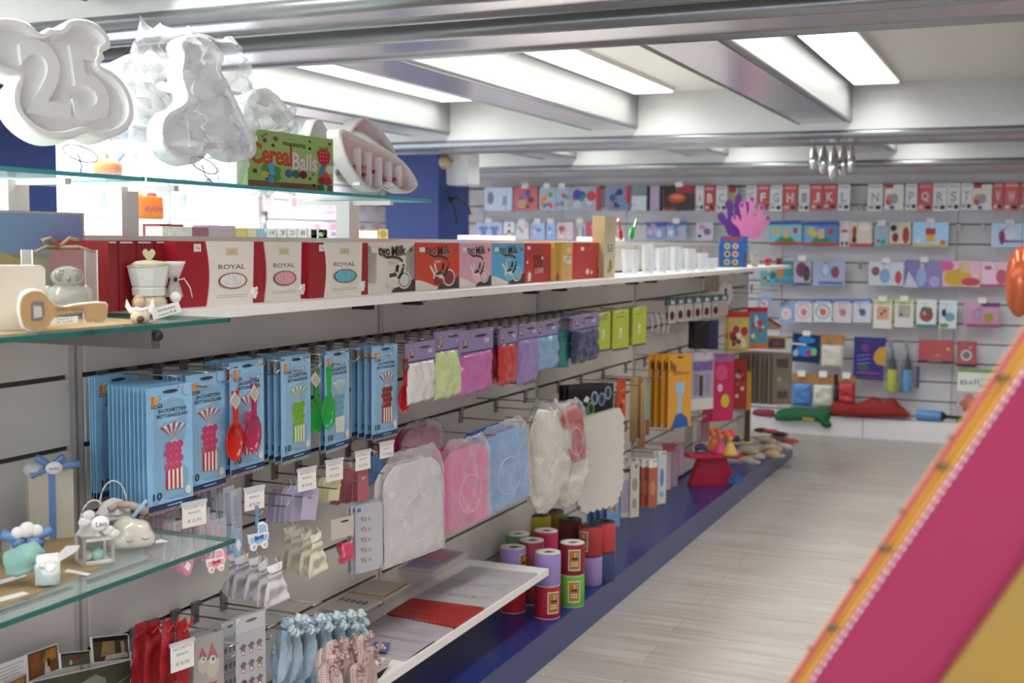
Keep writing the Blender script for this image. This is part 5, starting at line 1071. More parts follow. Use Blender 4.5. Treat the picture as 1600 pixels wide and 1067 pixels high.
# ---------------- crimson stand with little dolls
r, k = on('display_stand', 1112, 757, PLZ, R(35), 'crimson cardboard stand with a flared foot', 'stand'); CRM = mt('b0173e', .5)
m = MB(); m.prism([(-38*k, 0), (38*k, 0), (20*k, 45*k), (-22*k, 45*k)], -.03, .03, CRM); m.build('foot', r); m = MB(); m.box(-42*k, -.07, 45*k, 42*k, .07, 49*k, mt('c22448', .5)); m.build('tray', r)
tz = r.location.z+49*k
for i, (dx, dy, c, lab) in enumerate(((-22, 0, '1f56a8', 'blue ruffled paper ornament on the crimson stand'), (14, 10, 'd84a7a', 'pink cone doll on the crimson stand'), (34, 0, 'd8a85a', 'tan little figure at the right of the crimson stand'), (-30, 30, '9c2440', 'dark red ornament at the back of the crimson stand'), (-6, 34, 'd8742a', 'orange ornament at the back of the crimson stand'), (24, 34, '3a7aa0', 'teal ornament at the back right of the crimson stand'))):
    o = empty('paper_ornament', r.location+Vector((dx*k*.8, dy*k*.9*.8, 49*k)), R(30)); tag(o, lab, 'ornament'); m = MB()
    if i in (0, 3): 
        for t in range(9): m.ball((.008*(t-4), -.005*(t % 2), .018+.012*sin(t*.4)), .014, mt(c, .5, var=.2), sx=.4, n=8)
        m.build('ruffle', o)
    else:
        m.lathe([(14*k, 0), (12*k, 4*k), (3*k, 22*k)], mt(c, .5), 12); m.build('cone_body', o); m = MB(); m.ball((0, 0, 26*k), 5.5*k, mt('d8a888', .6), n=10); m.ball((-3*k, 0, 30*k), 5*k, mt('e0762a', .6), sz=1.4, n=8); m.ball((4*k, 0, 30*k), 5*k, mt('d84a5a', .6), sz=1.4, n=8); m.build('head', o)
r2, k2 = on('paper_fan', 1130, 757, PLZ, R(30), 'small blue fan and tan shell leaning at the foot of the crimson stand', 'fan'); m = MB()
for t in range(9): a = .3+t*.3; m.add([(0, -.03, .01), (.05*cos(a), -.035, .01+.06*sin(a)), (.05*cos(a+.3), -.03, .01+.06*sin(a+.3))], [(0, 1, 2)], mt('2f6fb5' if t % 2 else '1d4f94', .5))
m.build('fan_leaf', r2); r2.location.x += .06
# ---------------- sandals and hats on the plinth end
def sandal(u, v, z, L, rz, c, label, grp='beige slippers piled on the plinth end', sole='bdb0a0'):
    p = PZ(u, v, z); o = empty('slipper', p, rz); tag(o, label, 'slipper', grp)
    P = smooth_loop([(-L/2, 0), (-L*.4, .035), (0, .03), (L*.3, .045), (L*.5, .01), (L*.42, -.04), (.0, -.03), (-L*.4, -.035)], 3); m = MB(); m.zprism(P, 0, .014, mt(sole, .7)); m.build('sole', o)
    m = MB(); m.ball((L*.22, 0, .012), .05, mt(c, .7, var=.35, scale=50), sx=1.25, sy=.85, sz=.55, n=14); m.build('upper', o)
SL = [(1150, 722, 0, .30, 8, 'a89c8c', 'front slipper lying on the blue plinth, nearest the crimson stand'), (1160, 714, .02, .28, 15, 'b2a592', 'beige slipper stacked on the front one'), (1150, 706, .055, .28, 22, '9c8f7c', 'beige slipper higher in the front pile'),
      (1192, 712, 0, .28, 5, 'b89a74', 'tan slipper right of the front pile'), (1188, 702, .03, .28, 12, 'a79884', 'beige slipper in the middle pile'), (1180, 690, .06, .28, 20, '9c8e78', 'beige slipper at the top of the middle pile'),
      (1212, 700, 0, .26, 5, 'b5aea2', 'pale slipper near the plinth end, lowest'), (1222, 694, .025, .24, 15, '8c3a34', 'slipper with red and brown pattern at the plinth end'), (1205, 685, .05, .24, 25, 'b59a8a', 'pinkish slipper atop the far pile')]
for u, v, dz, L, a, c, lab in SL: sandal(u, v+dz*1930/8*0, PLZ+dz, L, R(a), c, lab)
p = PZ(1150, 690, PLZ+.09); o = empty('straw_hat', p); tag(o, 'straw hat with blue trim above the slippers', 'hat'); m = MB(); m.lathe([(.12, 0), (.11, .006), (.055, .01), (.05, .05), (.03, .062), (.001, .065)], mt('b59f6a', .8, var=.3, scale=90), 20); m.build('crown_and_brim', o); m = MB(); m.ball((.02, -.055, .03), .02, mt('2a4fa0', .6)); m.tube([(.056*cos(t*.3), .056*sin(t*.3), .02) for t in range(21)], .005, mt('a03a34', .6), 5, closed=True); m.build('trim_band', o)
for i, (u, v, c) in enumerate(((1190, 672, '5a2a24'), (1205, 674, 'b0453a'), (1219, 678, '3a2420'))):
    p = PZ(u, v, PLZ+.09); m = MB(); m.ball((0, 0, 0), .04, mt(c, .6, var=.4, scale=60), sx=1.4, sz=.4); o = m.build('patterned_cap', loc=p); tag(o, '%s cap on top of the far slipper pile' % ['dark brown patterned', 'red patterned', 'nearly black patterned'][i], 'cap')
flat_pack('candle_pack', 1163, 1171, 640, 690, .24, 50, mt('3a332c', .5), 'dark pack hung under the yellow narrow pack')
# ================================================================ back wall stock
YS = YW-.005
def wallpack(u0, u1, vT, vB, d, c, label, art=None, name='party_pack', cat='pack', tilt=0, tagc=False):
    Y = YW-d; a = PY(u0, (vT+vB)/2, Y); b = PY(u1, (vT+vB)/2, Y); zt = PY((u0+u1)/2, vT, Y).z; zb = PY((u0+u1)/2, vB, Y).z; w = b.x-a.x; h = zt-zb
    r = empty(name, ((a.x+b.x)/2, Y, zb)); r.rotation_euler = (0, tilt, 0); tag(r, label, cat); m = MB()
    m.pillow(w, h, .016, mt(c, .3, var=.06, coat=.4), seed=u0, amp=.003, nx=6, nz=6, flat=10) if False else m.box(-w/2, 0, 0, w/2, .01, h, mt(c, .32, coat=.4))
    if art: art(Art(m, w, h, 0), m, w, h)
    m.build('front_card', r)
    if tagc: m = MB(); m.box(-.03, -.02, h-.012, .03, -.018, h+.03, WHITE); m.build('price_tag', r)
    return r
def letter(ch, bgc, red):
    def f(a, m, w, h):
        a.txt('*'+ch, .5, .52, .5, WHITE if red else mt('9fa3a8', .4), .36); a.rect(.1, .86, .9, .94, mt('e9b0ac', .5) if red else mt('b9bcc0', .5)); a.ell(.72, .14, .2, .08, INK); a.rect(.08, .1, .4, .2, WHITE if red else mt('8f9398', .5))
    return f
LR, LW = 'cf3a34', 'e6e6e4'
# row one: balloons packs and letters
R1 = [(757, 800, 'c6dcf4', 'pale blue football pack with a crest and two letter J marks', combo(lambda a, m, w, h: (a.ell(.22, .55, .12, .28, mt('8a90a8', .5)), a.txt('JJ', .72, .45, .16, INK, .36)))),
      (803, 840, 'c63a3a', 'red pack with a round blue badge in the top row', party('3a6ab0', '2a3040', 'd8b08a', '8a2a2a', 3, 5)), (843, 867, 'a9b8c8', 'silver blue pack with green and orange shapes in the top row', party('5aa04a', 'e09a3a', 'd8485a', '4a7ac0', 4, 8)),
      (868, 890, '9fb4cc', 'grey blue pack with red and yellow shapes in the top row', party('c84a3a', 'e8c24a', '4a9aa0', '6a5a90', 5, 7)), (891, 938, 'a8a4b0', 'grey pack with red edge, green and blue shapes', combo(band(0, 1, 'c8304a', .86, 1), party('3a9a6a', 'd04050', '3a50a8', 'b9d0d8', 6, 8))),
      (946, 984, '8c94b8', 'lilac grey pack with a red right edge in the top row', combo(band(0, 1, 'c8383a', .84, 1), party('3a3a6a', '5a9ac8', 'b08a9a', '3a5a8a', 7, 9))), (987, 1010, 'dfe8ee', 'white pack with a dark silver top in the top row', band(.6, 1, '7f8c94')),
      (1011, 1035, '2a2228', 'black pack with a pale lilac panel in the top row', lambda a, m, w, h: a.rect(.2, 0, .8, 1, mt('b9aac4', .5))), (1038, 1085, '3a2420', 'dark pack with a shiny red car shape', lambda a, m, w, h: (a.rect(.4, .7, 1, 1, mt('a8323a', .5)), a.ell(.42, .5, .3, .18, mt('d0502c', .3)), a.ell(.42, .55, .2, .1, mt('e88a5a', .3)), a.rect(0, 0, .4, .12, mt('b03030', .5))))]
for i, (u0, u1, c, lab, art) in enumerate(R1): wallpack(u0, u1, 293-i*.4, 329, .12, c, lab, art, tagc=i in (1, 2, 3, 8), name='balloon_pack')
LT = [(1087, 1100, 'A', 0), (1101, 1117, 'B', 1), (1119, 1136, 'C', 0), (1166, 1182, 'E', 0), (1184, 1201, 'F', 1), (1203, 1222, 'G', 0), (1224, 1245, 'H', 1), (1248, 1265, 'I', 0), (1267, 1285, 'J', 1), (1286, 1307, 'K', 1), (1309, 1328, 'L', 0), (1356, 1379, 'N', 0), (1415, 1433, 'P', 0), (1434, 1457, 'Q', 1), (1458, 1479, 'R', 0), (1480, 1500, 'S', 0), (1502, 1519, 'T', 0), (1552, 1567, 'V', 1), (1569, 1592, 'W', 1), (1594, 1612, 'X', 1)]
for u0, u1, ch, red in LT: wallpack(u0, u1, 291-(u0-1087)*.012, 330-(u0 % 3), .12+(u0 % 2)*.02, LR if red else LW, '%s letter balloon pack showing the letter %s' % ('red' if red else 'white', ch), letter(ch, 0, red), 'letter_pack')
for u0, u1, lab in ((1382, 1412, 'between the N and P letters'), (1520, 1550, 'between the T and V letters')):
    wallpack(u0, u1, 288, 328, .13, 'e4e2d8', 'white shaped balloon pack with red corner, '+lab, lambda a, m, w, h: (a.rect(.02, .85, .45, 1, mt('c8302a', .5)), a.ell(.25, .4, .22, .22, mt('e0a05a', .4)), a.ell(.2, .3, .14, .12, mt('d84a6a', .4)), a.ell(.5, .45, .22, .2, mt('9aa09c', .3)), a.ell(.4, .1, .14, .08, mt('3a5ac0', .4))), 'balloon_pack')
wallpack(1138, 1152, 293, 312, .1, 'd8d6cc', 'white pack with a red cap shape above the purple felt hand', lambda a, m, w, h: (a.rect(.1, .6, .9, 1, mt('b8302a', .5)), a.rect(.2, 0, .8, .6, mt('b9c48a', .5))), 'balloon_pack')
# row two
R2 = [(744, 785, 'b4c8ec', 'pale blue pack printed with two little shirts', lambda a, m, w, h: [a.pol([(x-.16, .75), (x+.16, .75), (x+.18, .55), (x+.1, .55), (x+.1, .2), (x-.1, .2), (x-.1, .55), (x-.18, .55)], mt('7a8cc8', .5)) for x in (.28, .7)]),
      (787, 804, 'e6ecf4', 'white pack printed with a football', lambda a, m, w, h: (a.ell(.5, .5, .34, .3, WHITE), a.ell(.5, .45, .12, .1, BLACK), a.ell(.5, .82, .12, .06, BLACK), a.ell(.22, .3, .07, .07, BLACK), a.ell(.8, .3, .07, .07, BLACK))),
      (806, 826, 'd9e2ea', 'pale pack with pink and yellow shapes in the second row', party('e8a0b4', 'e4d48a', 'd0e0f0', 'a8c8a0', 11, 5)), (829, 851, '9cc0ea', 'light blue pack in the second row', party('c898b8', 'e8b0a0', '6a9ad8', 'd8e4f4', 12, 5)), (854, 868, 'a4bcea', 'periwinkle pack in the second row', party('5a7ac8', 'c8d8f4', '6a9ad8', 'e0e8f4', 13, 4)),
      (870, 896, 'd8c8d4', 'pink and grey pack in the second row', party('c8506a', 'e8a0b0', '8a8090', 'f0e0e4', 14, 7)), (898, 915, 'b8b0c8', 'lilac pack with coloured stripes in the second row', lambda a, m, w, h: [a.rect(.1+.2*i, .1, .22+.2*i, .7, mt(['d84a5a', '9ad08a', 'e8e0d0', '4a5ac0'][i], .5)) for i in range(4)]),
      (916, 929, 'c84858', 'red pack with white streaks left of the ivory box', party('e8d8dc', '3a4a9a', 'd0808a', 'b02a38', 15, 6)), (1010, 1040, '8ca0d0', 'blue and pink pack behind the clear beakers', combo(band(.75, 1, '4a5ab0'), party('b8a0c8', 'd8b8cc', '98b8e0', 'c8d0e8', 16, 6))),
      (1042, 1072, 'a8bcdc', 'light pack with blue top behind the clear beakers', combo(band(.8, 1, '4a6ab8'), party('5a8ac0', 'c8a8b8', 'd8e0ec', '7a9ac8', 17, 6))), (1088, 1114, 'd8cce0', 'pale lilac pack with two dark rounds right of the beakers', lambda a, m, w, h: (a.ell(.35, .7, .18, .16, mt('d890a8', .5)), a.ell(.65, .45, .22, .2, mt('8a6a90', .5)), a.ell(.2, .2, .12, .1, INK)))]
for i, (u0, u1, c, lab, art) in enumerate(R2): wallpack(u0, u1, 347, 374, .12, c, lab, art, tagc=i in (0, 2, 3, 4, 6, 9), name='party_pack')
def bluep(a, m, w, h): a.rect(0, 0, 1, .12, mt('c03030', .4)); a.rect(0, .84, 1, 1, mt('2a5ab8', .4)); a.pol([(.15, .12), (.5, .5), (.85, .12)], mt('3a8a4a', .5)); a.ell(.2, .6, .1, .16, mt('d8c84a', .5)); a.rect(.42, .3, .6, .7, mt('e0b896', .5)); a.ell(.8, .6, .08, .14, mt('c84a3a', .5))
R2b = [(1203, 1253, '4ab0c8', 'turquoise pack with a red strip along the bottom', bluep, 345, 383), (1256, 1310, '3a8ac8', 'bright blue pack with red bottom edge and yellow patch', combo(bluep, lambda a, m, w, h: a.ell(.3, .5, .1, .15, mt('d8c84a', .5))), 346, 384),
       (1312, 1327, 'd9d6d4', 'narrow white pack with a red stripe in the second row', lambda a, m, w, h: (a.rect(.2, .55, .8, .66, mt('b83030', .5)), a.ell(.3, .12, .15, .08, BLACK), a.ell(.75, .12, .15, .08, BLACK)), 345, 385), (1328, 1363, 'cdbfa4', 'beige pack with a red dress shape in the second row', lambda a, m, w, h: (a.rect(0, 0, 1, .12, mt('c84030', .5)), a.ell(.2, .6, .1, .25, mt('a82a2a', .5)), a.ell(.65, .8, .3, .16, WHITE), a.rect(.1, .15, .3, .4, mt('3a2420', .5))), 347, 385),
       (1366, 1388, '8ab0c0', 'grey blue pack with green patch in the second row', party('3a8a5a', 'b8304a', '6ab0c8', 'd0a0b0', 22, 5), 350, 384), (1389, 1423, 'c9c3a8', 'cream pack with two dark red shapes in the second row', lambda a, m, w, h: (a.ell(.2, .75, .15, .14, INK), a.ell(.3, .35, .15, .2, mt('8a2a2a', .5)), a.ell(.78, .45, .16, .35, mt('b03030', .5)), a.rect(0, 0, 1, .1, mt('a89a70', .5))), 347, 384),
       (1426, 1482, '8cc0e8', 'sky blue pack with yellow and red patches in the second row', lambda a, m, w, h: (a.rect(0, 0, 1, .12, mt('d8c060', .5)), a.rect(.38, .2, .62, .5, mt('e0b040', .5)), a.rect(.36, .5, .64, .75, mt('c03a30', .5)), a.ell(.16, .3, .06, .12, mt('d8e4ec', .5)), a.ell(.85, .2, .08, .1, mt('d0702a', .5))), 347, 386),
       (1549, 1606, '9cbce0', 'light blue pack with a white horse head and plum mane', lambda a, m, w, h: (a.ell(.4, .5, .22, .3, mt('a890b0', .5)), a.ell(.5, .55, .18, .25, mt('e0e0ea', .5)), a.ell(.3, .4, .08, .3, mt('8a3a6a', .5)), a.rect(.35, .2, .9, .28, mt('6a4a8a', .5))), 349, 386)]
for i, (u0, u1, c, lab, art, vt, vb) in enumerate(R2b): wallpack(u0, u1, vt, vb, .12, c, lab, art, tagc=i in (4, 6, 7), tilt=R(-1 if i < 2 else 0))
# row three
R3 = [(1188, 1212, '6ab0b8', 'teal pack with a white rim just behind the gondola end', party('d8dce0', '8a3a30', '3a6a8a', 'c8a040', 30, 6), 412, 445), (1214, 1238, '3a98a0', 'teal pack with an orange patch beside the gondola end', lambda a, m, w, h: (a.ell(.2, .5, .25, .3, mt('c8842a', .5)), a.rect(.3, .1, .95, .3, mt('4a90c8', .5))), 408, 442),
      (1240, 1267, 'b8b4c4', 'grey pack with a plum heart shape in the third row', lambda a, m, w, h: (a.ell(.45, .6, .32, .28, mt('7a3a58', .5)), a.ell(.75, .45, .2, .3, mt('4a4048', .5)), a.rect(0, 0, 1, .1, mt('4a4a98', .5))), 405, 446),
      (1270, 1320, 'a8b4d4', 'pale blue pack with two oval portraits shapes', lambda a, m, w, h: (a.ell(.4, .65, .15, .3, mt('6f9cc0', .5)), a.ell(.4, .65, .11, .24, mt('b4d0e4', .5)), a.ell(.7, .55, .13, .25, mt('8a4a58', .5)), a.rect(.2, .05, .95, .16, mt('5468b8', .5))), 408, 446),
      (1357, 1412, 'ccd4e0', 'white blue pack with a pale blue gown shape', lambda a, m, w, h: (a.ell(.2, .6, .12, .2, mt('8a5a6a', .5)), a.ell(.47, .4, .15, .32, mt('7fa8d0', .5)), a.ell(.85, .35, .1, .28, mt('c84868', .5))), 409, 446),
      (1413, 1472, '5a4a9c', 'violet pack with a pale blue gown shape in the middle', lambda a, m, w, h: (a.pol([(0, 0), (.4, 0), (.1, .6)], mt('c8cce4', .5)), a.ell(.45, .4, .13, .35, mt('9cb4e0', .5)), a.ell(.45, .8, .05, .12, mt('e0d8c0', .5)), a.ell(.8, .25, .14, .2, mt('b0a8dc', .5))), 407, 450),
      (1473, 1532, 'e0a0b0', 'pink and yellow princess gown pack', lambda a, m, w, h: (a.ell(.4, .35, .38, .34, mt('d8b03a', .5)), a.ell(.1, .8, .2, .2, mt('d86a9a', .5)), a.ell(.75, .2, .25, .16, mt('c84860', .5)), a.ell(.6, .75, .15, .2, mt('e4d0a8', .5))), 408, 448),
      (1533, 1586, 'e2b4c8', 'pink pack with a rose coloured dress shape', lambda a, m, w, h: (a.ell(.6, .4, .16, .3, mt('c8607e', .5)), a.ell(.2, .75, .12, .08, mt('a86a8a', .5)), a.rect(0, .0, 1, .1, mt('b8508a', .5))), 409, 448)]
for i, (u0, u1, c, lab, art, vt, vb) in enumerate(R3): wallpack(u0, u1, vt, vb, .12, c, lab, art, tagc=i in (2, 4, 5), tilt=R(1.5 if i == 5 else 0))
# row four: square baby packs
def sq(bgc, c2, c3, top=None, ring=True):
    def f(a, m, w, h):
        if top: a.rect(0, .82, 1, 1, mt(top, .5)); a.rect(.1, .84, .9, .9, mt('c8d8ec', .5))
        if ring: a.ell(.5, .45, .4, .32, mt(c2, .5)); a.ell(.5, .45, .32, .26, mt('e6e0dc', .5))
        a.ell(.52, .43, .18, .16, mt(c3, .5)); a.ell(.38, .52, .08, .07, mt(c2, .5))
    return f
R4_ = [(1183, 1205, '8ab8e0', 'pale blue baby pack with red oval, far left of the fourth row', sq(0, 'd07080', 'c8a0c0'), 462, 485), (1217, 1240, '8ab4e0', 'light blue baby pack with a pink disc', sq(0, 'd8a8b8', 'e0b8c4'), 472, 505), (1242, 1269, 'd8dce8', 'white baby pack with a pink ring and blue top', sq(0, 'e0a8b8', 'c87888', '4a80c0'), 467, 503),
      (1271, 1300, 'dce0e4', 'white baby pack with blue ring and orange centre', sq(0, '6fa0d0', 'd0702a', '3f68b0'), 467, 503), (1302, 1331, 'd8d4d8', 'white baby pack with pink building shapes', sq(0, 'c890a0', 'c87880', '4a78b8', False), 467, 504), (1333, 1362, 'd4d6e0', 'white baby pack with a grey blue figure', sq(0, '5a6a90', '5a6480', '4f7cc0', False), 467, 504),
      (1364, 1394, 'c8d490', 'lime edged white pack with a peach square, left of two', lambda a, m, w, h: (a.rect(.05, .0, .95, .82, mt('e4e0dc', .5)), a.rect(.2, .3, .85, .75, mt('d8a088', .5)), a.ell(.45, .5, .06, .05, BLACK), a.ell(.6, .6, .06, .05, BLACK)), 468, 513),
      (1397, 1428, 'bccb84', 'lime edged white pack with a grey square, right of two', lambda a, m, w, h: (a.rect(.05, .0, .95, .82, mt('dcd8d8', .5)), a.rect(.2, .35, .82, .78, mt('a8a6aa', .5)), a.ell(.65, .6, .12, .1, mt('c8b878', .5)), a.ell(.35, .45, .06, .05, INK)), 468, 511),
      (1432, 1463, 'd0dcdc', 'white pack with a dark red cluster and teal bottom', lambda a, m, w, h: (a.rect(0, 0, 1, .1, mt('2a8a90', .5)), a.ell(.5, .45, .35, .26, mt('8a4a50', .5)), a.ell(.4, .5, .08, .08, mt('d8a07a', .5)), a.ell(.5, .65, .3, .08, mt('6a6a70', .5))), 468, 511),
      (1468, 1495, 'ccd8dc', 'white pack with a green bottom and blue car shape', lambda a, m, w, h: (a.ell(.3, .1, .28, .08, mt('4a9a3a', .5)), a.ell(.6, .4, .3, .16, mt('6f9cb8', .5)), a.ell(.25, .55, .14, .14, INK)), 469, 513),
      (1506, 1562, 'b880a8', 'mauve pack with two round badges at the right of the fourth row', lambda a, m, w, h: (a.rect(.1, .02, 1, .14, mt('8a4a78', .5)), a.ell(.38, .5, .14, .22, mt('d86a8a', .5)), a.ell(.38, .5, .09, .14, mt('7aa8d8', .5)), a.ell(.7, .38, .14, .2, mt('a0903a', .5)), a.rect(.5, .8, 1, .95, mt('6a3a78', .5))), 471, 512)]
for i, (u0, u1, c, lab, art, vt, vb) in enumerate(R4_): wallpack(u0, u1, vt, vb, .12, c, lab, art, tagc=i in (6, 7, 10))
# rows five and six
wallpack(1236, 1280, 522, 566, .12, '14305c', 'dark blue pack with glossy bright blue shapes', lambda a, m, w, h: (a.ell(.5, .8, .3, .12, mt('2a8ad8', .3)), a.ell(.5, .4, .38, .2, mt('2a88d0', .3)), a.ell(.15, .3, .1, .12, mt('a8b4bc', .4)), a.ell(.6, .35, .1, .12, mt('b83048', .4)), a.ell(.8, .4, .1, .14, mt('8ac078', .4)), a.rect(0, .6, .5, .66, CARD)), tagc=True, tilt=R(3))
def wbag(u0, u1, vT, vm, vB, c, hc, label, tagc=True):
    Y = YW-.12; a = PY(u0, vm, Y); b = PY(u1, vm, Y); zt, zm, zb = [PY((u0+u1)/2, v, Y).z for v in (vT, vm, vB)]; w = b.x-a.x
    r = empty('confetti_bag', ((a.x+b.x)/2, Y, zb)); tag(r, label, 'bag'); m = MB(); m.pillow(w*.95, zm-zb, .05, mt(c, .35, var=.2, scale=60, bump=.6, coat=.5), seed=u0, amp=.006, flat=6); m.build('filled_bag', r)
    m = MB(); m.box(-w/2, -.012, zm-zb, w/2, .012, zt-zb, mt(hc, .5, var=.1)); m.build('header_card', r)
    if tagc: m = MB(); m.box(-.03, -.03, zt-zb-.02, .03, -.028, zt-zb+.03, WHITE); m.build('price_tag', r)
OC = 'b07f48'
wbag(1283, 1319, 523, 538, 574, 'd8d4ca', OC, 'white confetti bag with ochre header in the upper short row', False)
wbag(1237, 1269, 584, 598, 634, '4f8cd0', OC, 'light blue confetti bag with ochre header'); wbag(1270, 1303, 585, 600, 636, 'd8d8cc', OC, 'white confetti bag beside the light blue one'); wbag(1309, 1337, 587, 597, 632, 'b8303a', OC, 'red confetti bag with pale header, right of the white one')
wbag(1228, 1237, 580, 592, 612, '6a5a50', OC, 'narrow ochre topped bag half behind the brown felt packs', False); wbag(1303, 1310, 585, 600, 636, '1e1c22', '1e1c22', 'black bag edge between white and red confetti bags', False)
wallpack(1334, 1384, 527, 590, .12, '2a2478', 'indigo pack with a large orange disc at the right', lambda a, m, w, h: (a.pol([(1, .3), (1, .78), (.8, .76), (.65, .62), (.62, .48), (.72, .34)], mt('c8923a', .5)), a.ell(.35, .75, .14, .1, mt('6a3a78', .5)), a.ell(.3, .25, .18, .1, mt('3a5a4a', .5)), [a.pol([(.1, .52-.1*j), (.5, .56-.1*j), (.5, .58-.1*j), (.1, .54-.1*j)], mt('8a80d0', .5)) for j in range(3)], a.rect(.1, .1, .8, .13, mt('b04a7a', .5))))
def pump(u, vT, vB, c, label, rot=False):
    Y = YW-.12; p = PY(u, vB, Y); h = PY(u, vT, Y).z-p.z; r = empty('balloon_pump', p); tag(r, label, 'pump'); m = MB(); m.lathe([(.036, 0), (.038, .01), (.038, h*.5), (.034, h*.52)], mt(c, .35), 16); m.build('barrel', r)
    m = MB(); m.lathe([(.034, h*.5), (.036, h*.55), (.02, h*.75), (.008, h*.85), (.006, h)], mt('1f2a38', .4), 12); m.build('nozzle', r); m = MB(); m.pillow(.13, h*1.15, .1, film('eef0f2', .06, .1), seed=u, amp=.012, flat=5); m.build('clear_bag', r)
pump(1393, 545, 611, 'c9cc2a', 'yellow balloon pump in a clear bag'); pump(1417, 545, 612, '4a9ad0', 'light blue balloon pump in a clear bag')
wallpack(1404, 1410, 568, 612, .06, '4a2a6a', 'purple pack behind the yellow pump'); wallpack(1427, 1436, 572, 606, .06, '4a2a6a', 'purple pack behind the light blue pump')
gold = mt('c9a24a', .4)
wallpack(1435, 1488, 531, 567, .12, 'a82a2e', 'wide red pack with gold bow and dark bottom edge', lambda a, m, w, h: (a.rect(0, 0, 1, .1, BLACK), a.pol([(.4, .3), (.55, .34), (.66, .42), (.6, .3)], gold), a.ell(.88, .62, .06, .08, gold), a.rect(.3, .05, .7, .08, mt('b8a07a', .5))))
wallpack(1495, 1526, 533, 573, .12, '9a262c', 'small red pack with a round white seal', lambda a, m, w, h: (a.rect(0, 0, 1, .1, BLACK), a.ell(.48, .45, .28, .22, mt('cfc8cc', .5)), a.ell(.48, .45, .2, .15, mt('6a6a78', .5)), a.ell(.66, .76, .08, .05, gold)))
def ball(a, m, w, h):
    a.rect(0, .0, 1, .1, mt('4a9a3a', .5)); a.rect(0, .94, 1, 1, mt('6aa05a', .5)); a.rect(.0, .1, 1, .58, mt('b8aab0', .5)); a.txt('Ball', .3, .76, .44, mt('5a4a78', .5), .09, .1); a.txt('in the', .72, .82, .3, mt('3a7a4a', .5), .05); a.txt('Game', .72, .7, .4, mt('5a4a78', .5), .06)
    a.ell(.45, .35, .38, .12, mt('b06a58', .5)); a.ell(.3, .45, .12, .1, mt('c07a64', .5)); a.ell(.65, .45, .14, .1, mt('c07a64', .5)); a.ell(.4, .25, .25, .07, mt('a8483a', .5))
r = wallpack(1495, 1560, 580, 664, .14, 'd4dccc', 'tall game box with violet lettering and green edges on the plinth', ball, 'game_box', 'box')
r.location.z = .156
# things lying on the white plinth
def lump(name, pts, Y, d, c, label, cat, z=None, bump=.6):
    P = [PY(u, v, Y) for u, v in pts]; cx = sum(p.x for p in P)/len(P); z0 = min(p.z for p in P); L = smooth_loop([(p.x-cx, p.z-z0) for p in P], 3); m = MB(); n = len(L); cz = sum(z for x, z in L)/n
    rows = [(-.5, .75), (-.4, .95), (0, 1), (.4, .95), (.5, .75)]; vs = []
    for t, s_ in rows: vs += [(x*s_, t*d, cz+(z_-cz)*s_+0) for x, z_ in L]
    m.add(vs, [tuple(range(n)), tuple(range(5*n-1, 4*n-1, -1))]+[(i*n+j, (i+1)*n+j, (i+1)*n+(j+1) % n, i*n+(j+1) % n) for i in range(4) for j in range(n)], mt(c, .7, var=.3, scale=30, bump=bump, bscale=60), True)
    o = m.build(name, loc=(cx, Y, z0)); tag(o, label, cat); return o
YQ = YW-.2
o = lump('felt_hat', [(1212, 655), (1214, 642), (1240, 636), (1270, 640), (1298, 638), (1300, 650), (1298, 656), (1302, 664), (1294, 668), (1288, 660), (1270, 656), (1240, 656)], YQ, .16, '14653c', 'dark green felt elf hat lying on the white plinth', 'hat'); m = MB(); m.box(-.06, -.085, .06, .03, -.075, .08, mt('b5a03a', .5)); m.build('gold_buckle', o)
lump('crepe_paper', [(1303, 657), (1302, 636), (1330, 640), (1356, 632), (1362, 628), (1370, 632), (1382, 634), (1392, 630), (1400, 634), (1408, 644), (1420, 652), (1420, 659), (1380, 659)], YQ, .16, '8c1c18', 'crumpled dark red paper piled on the white plinth', 'paper', bump=1).location.z = .157
lump('ribbon_strip', [(1178, 647), (1178, 640), (1200, 640), (1212, 644), (1212, 651), (1195, 650)], YQ, .1, '8a3040', 'red and blue strip lying left of the green elf hat', 'ribbon')
p = PY(1432, 652, YQ); r = empty('balloon_pump', (p.x, YQ, .156+.045)); tag(r, 'light blue balloon pump lying on the white plinth', 'pump'); m = MB(); m.M = Matrix.Rotation(pi/2, 4, 'Y'); m.lathe([(.036, .0), (.04, .01), (.04, .17), (.036, .18)], mt('4f90c8', .35), 16); m.build('barrel', r); m = MB(); m.M = Matrix.Rotation(pi/2, 4, 'Y'); m.lathe([(.038, .18), (.03, .2), (.012, .22), (.008, .33), (.002, .34)], BLACK, 12); m.build('nozzle', r)
m = MB(); m.pillow(.06, .08, .04, film('d8d4d4', .3, .2), seed=4, amp=.01); o = m.build('clear_bag', loc=(p.x-.07, YQ, .156)); tag(o, 'small crumpled clear bag left of the lying pump', 'bag')
